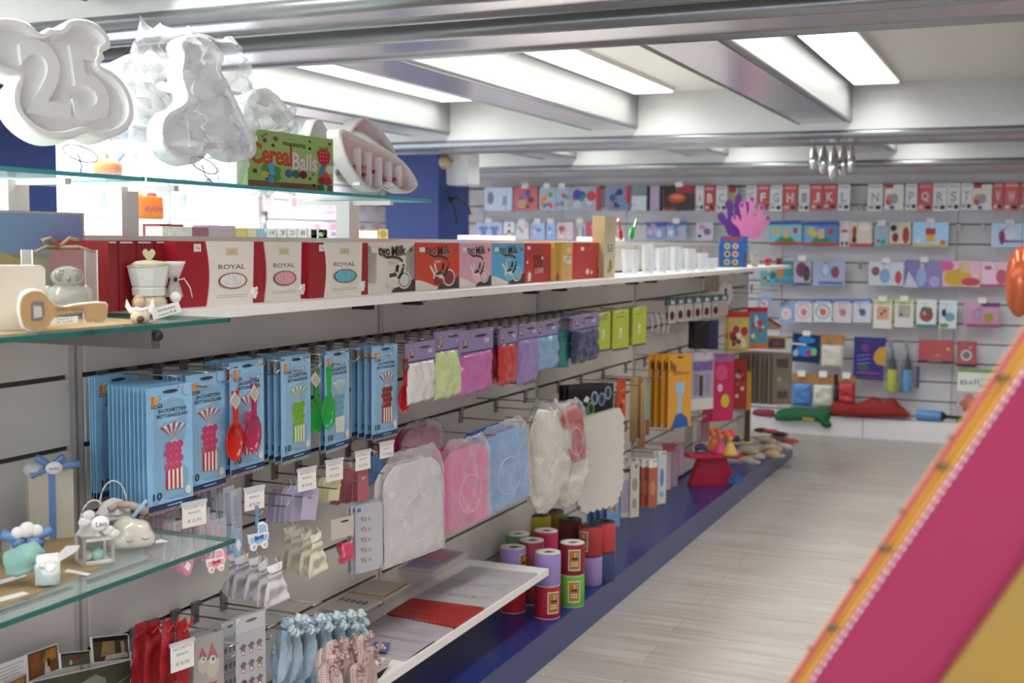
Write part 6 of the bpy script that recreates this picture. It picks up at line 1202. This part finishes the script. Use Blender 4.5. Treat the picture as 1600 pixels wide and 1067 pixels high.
# back wall hooks: one behind every pack row
bh = None; seen = 0
def wall_hooks(v, us, z):
    for i, u in enumerate(us):
        p = PY(u, v, YW); hook((p.x, YW-.01, z), 0, .13, 'short chrome hook, %s from the left in the %s hook row of the back wall' % (ORD[i], {290: 'top', 346: 'second', 406: 'third', 465: 'fourth', 524: 'fifth', 582: 'sixth'}[v]), 'back wall hooks', True)
zr = [.898+.153*k for k in range(-3, 8)]
def nz(v, u=1400): return min([1.205+.153*k for k in range(-7, 5)], key=lambda z: abs(z-PY(u, v, YW).z))
wall_hooks(290, [760, 800, 825, 858, 880, 915, 965, 1000, 1060, 1094, 1110, 1128, 1145, 1176, 1194, 1213, 1235, 1257, 1277, 1297, 1320, 1347, 1368, 1397, 1424, 1446, 1469, 1490, 1511, 1535, 1560, 1581], nz(290))
wall_hooks(346, [765, 795, 816, 840, 862, 884, 907, 1025, 1057, 1100, 1228, 1283, 1320, 1345, 1377, 1405, 1454, 1499, 1536, 1577], nz(346))
wall_hooks(406, [1225, 1253, 1295, 1345, 1384, 1442, 1502, 1559], nz(406))
wall_hooks(465, [1195, 1228, 1255, 1285, 1316, 1347, 1379, 1412, 1447, 1481, 1534], nz(465))
wall_hooks(524, [1258, 1300, 1358, 1393, 1417, 1461, 1511], nz(524)); wall_hooks(582, [1233, 1253, 1286, 1323], nz(582))
import bmesh
# ================================================================ on the top glass shelf
FOAM = mt('f6f6f4', .75, var=.02, bump=.15, bscale=400)
TZ = 1.6285
def trace(name, pts, base, X, turn, depth, mat, label, cat, steps=((.012, 0), (.004, -.018)), lean=0, parent=None, sm=5, mat2=None):
    u0, v0 = base; p = PX(u0, v0, X); rz = G90-R(turn); k = mpp(p); n = Vector((sin(rz), -cos(rz), 0)); d = CAM-p; d.z = 0; c = n.dot(d.normalized())
    L = [((u-u0)*k/c, (v0-v)*k) for u, v in pts]; L = smooth_loop(L, sm) if sm else L
    def offs(P, t):
        N = len(P); out = []; ar = sum(P[i][0]*P[(i+1) % N][1]-P[(i+1) % N][0]*P[i][1] for i in range(N)); sg = 1 if ar > 0 else -1
        for i in range(N):
            a_, b_ = Vector(P[i-2]), Vector(P[(i+2) % N]); e = (b_-a_).normalized(); out.append((P[i][0]-e.y*t*sg, P[i][1]+e.x*t*sg))
        for _ in range(2): out = [((out[i-1][0]+2*out[i][0]+out[(i+1) % N][0])/4, (out[i-1][1]+2*out[i][1]+out[(i+1) % N][1])/4) for i in range(N)]
        return out
    mm = MB(); N = len(L); loops = [(L, 0), (L, -depth+.004), (offs(L, .003), -depth)]; cur = offs(L, .003); y = -depth
    for t, dd in steps: cur = offs(cur, t); y -= dd*1.0; loops.append((cur, y))
    vs = [(x, yy, z) for P, yy in loops for x, z in P]; nl = len(loops)
    mm.add(vs, [(i*N+j, (i+1)*N+j, (i+1)*N+(j+1) % N, i*N+(j+1) % N) for i in range(nl-1) for j in range(N)], mat, False)
    mm.add([(x, loops[-1][1], z) for x, z in loops[-1][0]], [tuple(range(N))], mat2 or mat); mm.add([(x, 0, z) for x, z in L], [tuple(range(N-1, -1, -1))], mat)
    me = bpy.data.meshes.new(name); me.from_pydata(mm.v, [], mm.f); [me.materials.append(q) for q in mm.mats]; me.polygons.foreach_set('material_index', mm.mi); me.update()
    o = bpy.data.objects.new(name, me); C0.objects.link(o); o.location = p+n*depth*.0; o.rotation_euler = (lean, 0, rz); tag(o, label, cat)

    return o, k, c
N1 = [(137, 30), (158, 36), (171, 52), (171, 70), (158, 80), (160, 90), (150, 102), (170, 110), (186, 128), (195, 155), (192, 185), (176, 207), (150, 220), (132, 222), (114, 216), (92, 226), (60, 229), (32, 214), (15, 186), (20, 152), (28, 138), (4, 136), (-18, 112), (-12, 66), (18, 49), (50, 50), (68, 64), (80, 54), (98, 52), (112, 36)]
o, k, c = trace('foam_numeral', N1, (95, 252), .12, 14, .055, FOAM, 'largest white foam tray shaped like a rounded 25, far left', 'foam numeral', ((.010, 0), (.006, -.014)), -.2)
m = MB(); m.text3d('*25', 2*k/c, 118*k, 125*k/c, 120*k, -.055+.004, -.055+.0145, FOAM); m.build('raised_digits', o)
N2 = [(225, 92), (252, 92), (264, 108), (258, 125), (240, 128), (238, 140), (256, 150), (266, 170), (255, 192), (230, 192), (205, 172), (188, 140), (186, 112), (202, 95)]
o2, _, _ = trace('foam_numeral', N2, (226, 252), .02, 14, .05, FOAM, 'white foam tray with a rounded 5 shape behind the wrapped one', 'foam numeral', ((.009, 0), (.005, -.013)), -.2)
m = MB(); m.text3d('*5', 0, 110*k, 46*k/c, 80*k, -.05+.004, -.05+.0135, FOAM); m.build('raised_digits', o2)
N3 = [(302, 62), (322, 64), (338, 80), (342, 96), (334, 108), (346, 130), (360, 165), (376, 200), (384, 228), (374, 246), (350, 250), (330, 242), (318, 226), (305, 232), (300, 250), (280, 262), (256, 256), (240, 236), (240, 205), (252, 185), (268, 175), (280, 160), (274, 132), (276, 112), (280, 95), (276, 80), (288, 65)]
o3, k3, c3 = trace('foam_numeral', N3, (305, 266), .10, 12, .05, FOAM, 'tall white foam numeral wrapped in clear plastic beside the green box', 'foam numeral', ((.010, 0), (.005, -.013)), -.10)
m = MB(); m.text3d('*1', 4*k3/c3, 100*k3, 56*k3/c3, 140*k3, -.05+.004, -.05+.0135, FOAM); m.build('raised_digits', o3)
p = PX(300, 275, .10); k = mpp(p)
m = MB(); m.pillow(165*k*1.35, 228*k, .15, film('f0f2f4', .10, .06), seed=5, amp=.03, nx=26, nz=30, rag=.03, wf=lambda t: .9+.2*t if t < .6 else 1.02-.5*(t-.6), flat=5); q = m.build('plastic_wrap', loc=(.128, p.y-.035, TZ), rz=G90-R(12)); tag(q, 'crumpled clear plastic wrap around the tall foam numeral', 'plastic wrap')
N4 = [(378, 152), (398, 140), (420, 150), (440, 172), (448, 186), (440, 205), (400, 215), (380, 205), (366, 180)]
o4, _, _ = trace('foam_numeral', N4, (405, 285), -.08, 14, .04, FOAM, 'foam shape in crumpled plastic above the green box', 'foam numeral', ((.008, 0), (.005, -.01)), 0)
p = PX(408, 262, -.02); k = mpp(p); m = MB(); m.pillow(110*k*1.5, 135*k, .08, film('f0f2f4', .10, .06), seed=15, amp=.03, nx=20, nz=22, rag=.03, flat=4); q = m.build('plastic_wrap', loc=(p.x-.01, p.y, TZ), rz=G90-R(12)); tag(q, 'crumpled plastic wrap behind the green cereal box', 'plastic wrap')
p = PX(165, 255, -.08); k = mpp(p); m = MB(); m.pillow(70*k*1.4, 165*k, .06, film('eef2fa', .08, .06), seed=25, amp=.03, nx=16, nz=20, rag=.03, flat=4); q = m.build('plastic_wrap', loc=(p.x, p.y, TZ), rz=G90-R(12)); tag(q, 'loose clear plastic between the two largest foam numerals', 'plastic wrap')
def ring(u, v, ru, rv, base, X, label):
    p = PX(u, v, X); b = PX(base[0], base[1], X); k = mpp(p); r = empty('wire_stand', (p.x, p.y, TZ)); tag(r, label, 'stand'); h = p.z-TZ
    m = MB(); e1 = Vector((-sin(0), 1, 0)); 
    m.tube([(rv*k*1.1*sin(t*pi/12)*-.9, ru*k*1.25*cos(t*pi/12), h+rv*k*sin(t*pi/12)) for t in range(24)], .0013, STEEL, 6, closed=True); m.build('ring', r)
    m = MB(); m.tube([(.0, -.008, h), (.002, .0, h*.4), (.0, (b.y-p.y), .001)], .0014, STEEL, 6); m.build('stem', r)
ring(126, 240, 28, 14, (126, 266), .17, 'thin wire ring stand below the largest foam numeral'); ring(319, 258, 22, 14, (332, 282), .17, 'thin wire ring stand below the wrapped numeral'); ring(596, 283, 12, 12, (590, 306), .15, 'small wire stand beside the candy trays')
# green cereal box
def cereal(a, m, w, h):
    a.asp = .6; BR = mt('8d5f3c', .5); a.rect(0, 0, 1, .12, BR)
    for i, z in enumerate((.085, .055, .03)): a.rect(.36, z, .7-.04*i, z+.01, mt('5a3a22', .5))
    OR = mt('d4502a', .45); WP = mt('ece2e0', .45)
    a.txt('*Cereal', .262, .585, .46, mt('a83818', .5), .36, -.0); a.txt('*Cereal', .255, .59, .46, OR, .36); a.txt('*Balls', .652, .50, .30, mt('b59aa0', .5), .31); a.txt('*Balls', .645, .51, .30, WP, .31)
    a.txt('*maxtris', .52, .81, .27, mt('35401c', .5), .085, -.03); a.rect(.44, .885, .54, .90, mt('a8b04a', .5))
    a.circ(.25, .26, .1, mt('2f3c2a', .5))
    for x, y, c in ((.25, .38, '6ab4d8'), (.18, .34, '5f9a4a'), (.18, .23, 'd8c840'), (.26, .28, '5cb8e0'), (.25, .15, '4fa8d4'), (.32, .32, '4f9a4a'), (.32, .2, '5f9a3a')): a.circ(x, y, .042, mt(c, .4))
    for x, c in ((.45, '5a6a9a'), (.535, '3a7a4a'), (.62, '6a2432')): a.circ(x, .28, .048, mt(c, .4))
    for x, y, s, c in ((.07, .28, .025, '7a4a2a'), (.3, .87, .026, '6a5a5a'), (.18, .82, .022, '6a4a2a'), (.27, .75, .018, '2a3018'), (.7, .9, .018, '6a7a4a'), (.95, .9, .017, '5a3a2a'), (.7, .77, .018, '1c2a18'), (.74, .3, .015, '7a5a2a'), (.7, .22, .018, '6a5a2a'), (.75, .1, .02, '2a1a18')): a.circ(x, y, s, mt(c, .5))
    a.pol([(.17, .91), (.19, .96), (.21, .92)], mt('c84a2a', .5)); a.pol([(.14, .88), (.16, .91), (.17, .87)], mt('2a7a3a', .5))
    a.pol([(.79, .72), (.83, .78), (.93, .78), (.96, .7), (.94, .55), (.87, .45), (.81, .55)], mt('c42238', .4)); a.pol([(.8, .84), (.87, .8), (.95, .85), (.9, .78), (.84, .78)], mt('5a9a3a', .5))
    for i in range(9): a.circ(.83+.04*(i % 3), .72-.07*(i//3), .006, WP)
    a.circ(.95, .42, .05, WP); a.pol([(.81, .3), (.83, .46), (.89, .46), (.87, .3)], mt('3f8ab8', .5)); a.circ(.89, .28, .05, mt('d8502a', .5)); a.circ(.84, .2, .045, mt('8a3424', .5)); a.circ(.92, .2, .05, mt('b8304a', .5)); a.pol([(.8, .12), (.84, 0), (.95, 0), (.98, .12)], mt('1f8040', .5)); a.pol([(.87, .12), (.88, 0), (.9, 0), (.92, .12)], mt('d0d080', .5))
p = PX(456, 300, .16); rz = G90-R(2); y0 = PX(393, 290, .16).y; y1 = PX(516, 300, .16).y; w = y1-y0; h = PX(450, 208, .16).z-TZ
r = empty('cereal_box', (.16, (y0+y1)/2, TZ), G90-R(3)); tag(r, 'green Cereal Balls box with orange and white lettering on the top glass shelf', 'box'); m = MB(); m.box(-w/2, 0, 0, w/2, .035, h, mt('a6c878', .4, var=.03)); m.box(-w/2-.0005, .001, .001, -w/2, .034, h-.001, mt('a9c98a', .4)); cereal(Art(m, w, h, 0), m, w, h); m.build('carton', r)
# candy compartment trays
T1 = [(516, 212), (556, 224), (598, 240), (622, 258), (637, 282), (630, 294), (616, 300), (600, 294), (588, 286), (576, 298), (562, 300), (545, 288), (530, 268), (520, 245)]
T2 = [(530, 214), (546, 192), (560, 191), (580, 206), (597, 230), (603, 246), (590, 240), (566, 226), (548, 216)]
PNKF = mt('e9c9c8', .6)
o, k, c = trace('candy_tray', T1, (575, 303), .13, 6, .045, mt('e9e4e2', .6), 'white compartment tray with dark pink sweets at the end of the top glass shelf', 'tray', ((.005, 0), (.003, -.028)), 0, mat2=PNKF)
m = MB()
for x in (545, 561, 577, 593, 609):
    xx = (x-575)*k/c; m.box(xx-.003, -.043, (303-(292 if x < 600 else 290))*k, xx+.003, -.018, (303-(236+ (x-545)*.32))*k, mt('e9e4e2', .6)); m.build('divider', o); m = MB()
m = MB(); rn = random.Random(4)
for i in range(26):
    u = rn.uniform(540, 622); v = 262+ (u-540)*.33+rn.uniform(-6, 8); m.ball(((u-575)*k/c, -.024, (303-v)*k), .006, mt('a8283c' if i % 3 else 'd88a94', .35), sx=1.3, n=8)
o5 = m.build('sweets', o)
o, k, c = trace('candy_tray', T2, (575, 303), .08, 6, .045, mt('e9e4e2', .6), 'upper leaf shaped white tray standing behind the compartment tray', 'tray', ((.005, 0), (.003, -.028)), 0, mat2=PNKF)
T3 = [(470, 226), (478, 194), (490, 190), (500, 205), (512, 220), (510, 260), (480, 262)]
o, k, c = trace('candy_tray', T3, (495, 303), .03, 6, .03, mt('e9e4e2', .6), 'white tray tip rising behind the green cereal box', 'tray', ((.005, 0), (.003, -.02)), 0)
# ================================================================ goods standing on the gondola top, far side
TOPZ = 1.5085
def topbox(u0, u1, vT, c, label, X=-.42, art=None, name='small_pack', n=1):
    p0, p1 = PX(u0, 360, X), PX(u1, 360, X); h = max(.02, PX((u0+u1)/2, vT, X).z-TOPZ); w = p1.y-p0.y; r = empty(name, (X, (p0.y+p1.y)/2, TOPZ), G90); tag(r, label, 'pack')
    m = MB(); m.box(-w/2, 0, 0, w/2, .06, h, mt(c, .35, var=.35, scale=70), b=0); a = Art(m, w, h, 0)
    if art: art(a)
    m.build('carton', r)
TB = [(249, 287, 350, '8a3440', 'red rimmed oval box at the left of the row on the gondola top', lambda a: a.ell(.5, .5, .4, .3, mt('5a2028', .5))), (254, 300, 354, 'b9bcb4', 'grey white packet in front of the red rimmed box', None), (300, 325, 355, '8a5a68', 'plum patterned packet on the gondola top', None), (326, 368, 352, 'a89aa0', 'grey packet printed with small lettering on the gondola top', None),
      (369, 385, 356, 'cdbf6a', 'yellow packet on the gondola top', None), (387, 401, 356, 'c8c8a8', 'pale yellow packet on the gondola top', None), (402, 413, 357, '8fb8d8', 'light blue packet on the gondola top', None)]
for u0, u1, vT, c, lab, art in TB: topbox(u0, u1, vT, c, lab, -.42 if u0 != 254 else -.36, art)
for i in range(6):
    u = 418+i*16; topbox(u, u+13, 357, 'd9dcdc', 'small white packet with a dark numeral, %s of six on the gondola top' % ORD[i], -.42, (lambda a, i=i: a.txt(['14', '3', '23', '8', '28', '4'][i], .55, .55, .5, INK, .5)))
topbox(486, 538, 359, 'dfe0e4', 'pale long packet with green and blue marks on the gondola top', -.42, lambda a: (a.rect(.2, .2, .35, .7, mt('8fb88a', .5)), a.rect(.6, .3, .75, .7, mt('9aa8d8', .5))))
topbox(556, 590, 360, 'dcdcdc', 'white packet left of the round gold sticker', -.42); topbox(592, 606, 358, 'b8a860', 'small packet with a round gold sticker', -.42, lambda a: a.ell(.5, .5, .4, .4, mt('8a7a30', .5)))
m = MB(); m.box(0, 0, 0, .1, .4, .02, WHITE); o = m.build('paper_stack', loc=(-.4, PX(715, 370, -.4).y, TOPZ)); tag(o, 'white paper stack on the gondola top beside the blue column', 'paper')
m = MB(); m.box(0, 0, 0, .1, .45, .02, WHITE); o = m.build('paper_stack', loc=(-.2, PX(912, 372, -.2).y-.1, TOPZ)); tag(o, 'white paper stack on the gondola top left of the ivory box', 'paper')
# ================================================================ window display far left
GX = XL+.55
for z, lab in ((PX(200, 342, GX).z, 'lower'), (PX(150, 277, GX).z, 'upper')):
    s = empty('glass_shelf', (GX, 6.0, z)); tag(s, '%s glass shelf of the window display with the orange cakes' % lab, 'shelf'); m = MB(); m.box(-.15, -1.0 , -.006, .15, 1.1 if lab == 'lower' else .3, 0, film('bfe8ee', .25, .05)); m.build('pane', s)
    m = MB(); zf = 0 if lab == 'lower' else PX(200, 342, GX).z; m.box(-.01, -.9, -z+zf, .01, -.88, -.006, WHITE); m.build('support_leg', s); m = MB(); m.box(-.01, .2, -z+zf, .01, .22, -.006, WHITE); m.build('support_leg', s)
OC2 = mt('f07818', .55, var=.1)
zl = PX(200, 342, GX).z; zu = PX(150, 277, GX).z
def cake(u, v, z, wpx, hpx, label, kind):
    p = PX(u, v, GX); k = mpp(p); r = empty('display_cake', (GX, p.y, z)); tag(r, label, 'cake'); m = MB(); R_ = wpx*k/2
    if kind: m.lathe([(R_*.8, 0), (R_, hpx*k*.2), (R_*1.02, hpx*k*.7), (R_*.6, hpx*k*.98), (.001, hpx*k)], OC2, 20)
    else: m.lathe([(R_*.9, 0), (R_*1.0, hpx*k*.1), (R_*.95, hpx*k*.9), (R_*.9, hpx*k), (.001, hpx*k)], OC2, 20)
    m.build('icing', r); m = MB()
    if kind: m.tube([(0, 0, hpx*k*.9), (-.01, .0, hpx*k*1.35)], .012, mt('3a7a30', .5)); m.tube([(R_*.4, R_*.5, hpx*k*.8), (R_*.7, R_*.9, hpx*k*1.35)], .012, mt('3a6ad0', .5))
    else: [m.ball((.04*cos(t*2.), .06*sin(t*2.), hpx*k), .03, mt(c_, .5), n=8) for t, c_ in enumerate(('3a6ad0', '3aa0c8', 'e8d040', 'e0502a'))]; 
    m.build('sugar_decoration', r)
    if not kind:
        m = MB(); m.M = Matrix.Rotation(R(60), 4, 'Z'); m.text('BUON', 0, hpx*k*.45, R_*1.1, -R_*1.03, mt('8a3a9a', .5)); m.build('sugar_letters', r)
cake(169, 277, zu, 44, 30, 'round orange pumpkin like cake with green stem in the window display', True); cake(231, 341, zl, 50, 36, 'orange drum cake with coloured sugar figures in the window display', False)
for u, lab in ((163, 'left'), (285, 'right')):
    p = PX(u, 341, GX); k = mpp(p); m = MB(); m.lathe([(26*k, 0), (22*k, 6*k), (8*k, 22*k), (7*k, 50*k), (14*k, 60*k), (20*k, 62*k)], WHITE, 20); o = m.build('cake_stand', loc=(GX, p.y, zl)); tag(o, 'white pedestal cake stand at the %s of the window display' % lab, 'cake stand')
# pale packs on the far left slat panel
for i, (u0, u1, vt, vb, c, lab) in enumerate(((412, 428, 300, 330, 'e8c0c8', 'pale pink number pack, leftmost'), (452, 468, 302, 330, 'eacdd2', 'pale pink number pack, second'), (472, 485, 302, 330, 'e8d4d8', 'pale number pack, third'), (490, 504, 304, 332, 'e0d8e0', 'pale grey pack, fourth'), (508, 520, 304, 332, 'e8ccd8', 'pink tinted pack, fifth'), (560, 572, 306, 332, 'c8ccd8', 'grey pack, sixth'), (585, 596, 306, 332, 'd8c8d0', 'pinkish grey pack, last'),
                                              (418, 430, 345, 358, 'e0dce8', 'small pale pack, leftmost low'), (442, 456, 345, 360, 'e8e0ea', 'small white lilac pack, second low'), (488, 502, 347, 362, 'e0c8dc', 'small pink lilac pack, third low'), (514, 528, 347, 362, 'e8c0d0', 'small rose pack, fourth low'), (560, 572, 348, 362, 'd0c8d8', 'small lilac pack, fifth low'), (582, 596, 348, 362, 'e0b8c8', 'small rose pack, last low'))):
    flat_pack('number_pack', u0, u1, vt, vb, XL+.03, 0, mt(c, .4), lab+' on the far left slat panel', (lambda a, m, w, h, i=i: (a.txt(str('0123456789'[i % 10]), .5, .5, .5, mt('d08a98', .5), .5), a.rect(.05, .9, .95, 1, WHITE))), th=.01)
# electric box and cable on the back column
r = empty('wall_dispenser', (-1.79, 7.60, PX(731, 292, -1.75).z)); p = r.location; tag(r, 'white electric box fixed to the side of the blue column', 'electric box'); hh_ = PX(731, 243, -1.75).z-PX(731, 292, -1.75).z
r.rotation_euler.z = 0; m = MB(); m.box(.0, -.08, 0, .16, .10, hh_, mt('d6d6d8', .35), b=.012); m.build('casing', r); m = MB(); m.box(.03, -.082, hh_*.72, .05, -.08, hh_*.78, mt('c86a6a', .5)); m.build('indicator', r)
m = MB(); m.tube([(-1.76, 7.5, 1.78), (-1.7, 7.5, 1.80), (-1.62, 7.5, 1.74), (-1.60, 7.5, 1.68)], .008, BLACK); m.tube([(-1.76, 7.5, 1.8), (-1.72, 7.5, 1.74), (-1.70, 7.5, 1.62)], .008, BLACK); o = m.build('cable', loc=(0, 0, 0)); tag(o, 'black cables dangling beside the blue column under the white box', 'cable')
m = MB(); m.ball((-1.78, 7.45, 2.03), .05, mt('a8987a', .5)); o = m.build('sensor'); tag(o, 'small beige sensor under the beam beside the blue column', 'sensor')
# silver drops hanging behind the deep beam
CH = mt('cfcfd2', .08, 1.0)
YC = 8.0
for i, (u, v0, v1, w) in enumerate(((1272, 226, 266, 15), (1287, 224, 272, 16), (1303, 226, 282, 18), (1318, 224, 276, 17), (1331, 226, 270, 13))):
    a = PY(u, v0, YC+.06*(i % 2)); b = PY(u, v1, YC+.06*(i % 2)); k = mpp(a); r = empty('foil_drop', a); tag(r, 'mirror silver foil drop, %s of five hanging behind the deep cross beam' % ORD[i], 'balloon', 'silver foil drops'); L = (b-a).length
    m = MB(); m.lathe([(.002, -L), (w*k*.3, -L*.93), (w*k*.52, -L*.7), (w*k*.5, -L*.5), (w*k*.28, -L*.2), (w*k*.1, 0), (.002, .01)], CH, 14); m.build('foil_body', r); m = MB(); m.tube([(0, 0, 0), (0, 0, 2.35-a.z)], .002, STEEL, 4); m.build('string', r)
p = PY(1594, 440, 8.6); r = empty('foil_balloon', p); tag(r, 'salmon orange foil balloon cut by the right edge of the picture', 'balloon'); m = MB(); m.ball((0, 0, 0), .22, mt('d8704a', .15, .3, var=.2, scale=5), sx=.42, sy=.5, sz=1.05, n=18); m.build('foil_body', r); m = MB(); m.tube([(0, 0, .2), (0, 0, 2.35-p.z)], .002, STEEL, 4); m.build('string', r)
# ================================================================ tall cardboard display at the right
def PL(l, u): (u0, v0), (u1, v1) = l; return v0+(v1-v0)*(u-u0)/(u1-u0)
def on_line(l, Y, u): return PY(u, PL(l, u), Y)
def panel(name, parent, la, lb, Y, th, mat, u_top=1760, foot=True, base=Vector((0, 0, 0))):
    """board between the sloping line la (upper left) and lb (lower right), standing on the floor"""
    A0 = on_line(la, Y, la[0][0]); A1 = on_line(la, Y, u_top); d = (A1-A0); A_ = A0-d*(A0.z/d.z)
    P = [A_, A1]
    if lb: B0 = on_line(lb, Y, lb[0][0]); B1 = on_line(lb, Y, u_top+80); e = B1-B0; B_ = B0-e*(B0.z/e.z); P += [B1, B_]
    else: P += [A1+Vector((1.2, 0, 0)), Vector((A1.x+1.2, Y, 0))]
    m = MB(); m.M = Matrix.Translation(-base); n = len(P); V = [(p.x, Y, p.z) for p in P]+[(p.x, Y+th, p.z) for p in P]
    m.add(V, [tuple(range(n-1, -1, -1)), tuple(range(n, 2*n))]+[(i, (i+1) % n, n+(i+1) % n, n+i) for i in range(n)], mat); return m, m.build(name, parent), A_, A1
base = Vector((1.9, 1.0, 0)); cdp = empty('cardboard_display', base); tag(cdp, 'big slanted pink and yellow cardboard display at the right', 'display')
L0 = ((1231, 1067), (1600, 513)); L1 = ((1241, 1067), (1600, 530)); L2 = ((1256, 1067), (1600, 569)); L3 = ((1266, 1067), (1600, 581)); L4 = ((1468, 1067), (1600, 882))
PKB = mt('8c1a42', .75, var=.03, scale=2); YLB = mt('b98210', .5, var=.04); OLV = mt('8f6e1c', .5, var=.03); EDG = mt('d9a05a', .6)
panel('rear_panel', cdp, L0, None, 1.07, .006, mt('b5335c', .5), base=base)
panel('rear_edge', cdp, ((1229.5, 1067), (1600, 510.5)), ((1232.5, 1067), (1600, 515.5)), 1.0695, .008, EDG, base=base)
panel('yellow_layer', cdp, L1, None, 1.035, .006, YLB, base=base)
panel('front_panel', cdp, L2, None, 1.0, .005, PKB, base=base)
panel('front_edge', cdp, ((1254.5, 1067), (1600, 566)), ((1257.5, 1067), (1600, 571)), .9995, .006, EDG, base=base)
panel('lower_panel', cdp, L4, None, .985, .006, OLV, base=base); panel('lower_edge', cdp, ((1467, 1067), (1600, 880)), ((1469.5, 1067), (1600, 884.5)), .9845, .006, mt('7a3a20', .6), base=base)
# stitched dashes parallel to the edge
A0 = on_line(L3, 1.0, 1266); A1 = on_line(L3, 1.0, 1600); d = (A1-A0); L = d.length; d.normalize(); nrm = Vector((d.z, 0, -d.x)); m = MB(); m.M = Matrix.Translation(-base); s = -.2
while s < L+.15:
    a = A0+d*s; b = a+d*.0045; m.add([tuple(a+nrm*.0009-Vector((0, .0006, 0))), tuple(a-nrm*.0009-Vector((0, .0006, 0))), tuple(b-nrm*.0009-Vector((0, .0006, 0))), tuple(b+nrm*.0009-Vector((0, .0006, 0)))], [(0, 1, 2, 3)], mt('e9dede', .6)); s += .0078
o = m.build('stitching', cdp)
for (u, v, Y, s) in ((1303, 982, 1.03, 1), (1384, 857, 1.03, 1), (1474, 729, 1.03, 1), (1567, 592, 1.03, 1), (1267, 1012, 1.066, .5), (1336, 907, 1.066, .5), (1409, 798, 1.066, .5), (1486, 683, 1.066, .5)):
    p = PY(u, v, Y); m = MB(); m.tube([(-.005*s, 0, -.001), (-.003*s, -.002, .003*s), (.003*s, -.004, .002*s), (.006*s, -.004, -.002*s)], .0016*s, mt('4a4234', .4), 6); m.tube([(-.003*s, -.001, .001), (.0, -.003, -.003*s)], .0012*s, mt('4a4234', .4), 6); o = m.build('clip', cdp); o.location = p-base

# short hooks that carry the packs hung low or far along the gondola
NH = 0
for o in [q for q in C0.objects if q.parent is None and q.get('category') in ('skewers', 'clip', 'tag', 'sachet', 'bag', 'pack') and -.1 < q.location.x < .33 and q.location.y > 3.3 and q.location.z < 1.3]:
    base = o.name.split('.')[0]
    if base not in ('skewer_bundle', 'candle_clip', 'feather_bag', 'straw_pack', 'ribbon_pack', 'oval_tag', 'sachet', 'card_pack', 'sweet_pack', 'party_pack', 'candle_pack', 'pouch_pack', 'blister_pack') or 'back' in o['label'].split()[-1] or o['label'].startswith('copy'): continue
    ms = [o] if o.type == 'MESH' else [c for c in o.children if c.type == 'MESH']; top = o.location.z+max(v.co.z for c in ms for v in c.data.vertices)
    m = MB(); L = max(.04, o.location.x-.004); m.tube([(0, 0, 0), (0, -L-.012, 0), (0, -L-.016, .008)], .002, STEEL, 5); m.box(-.008, 0, -.02, .008, .004, .01, STEEL)
    h = m.build('peg_hook', loc=(.006, o.location.y, top-.012), rz=G90); NH += 1
    w_ = o['label'].replace('hanging ', '').split()[:9]; tag(h, 'short steel peg carrying the '+' '.join(w_), 'hook', 'short steel pegs')
print('pegs', NH)
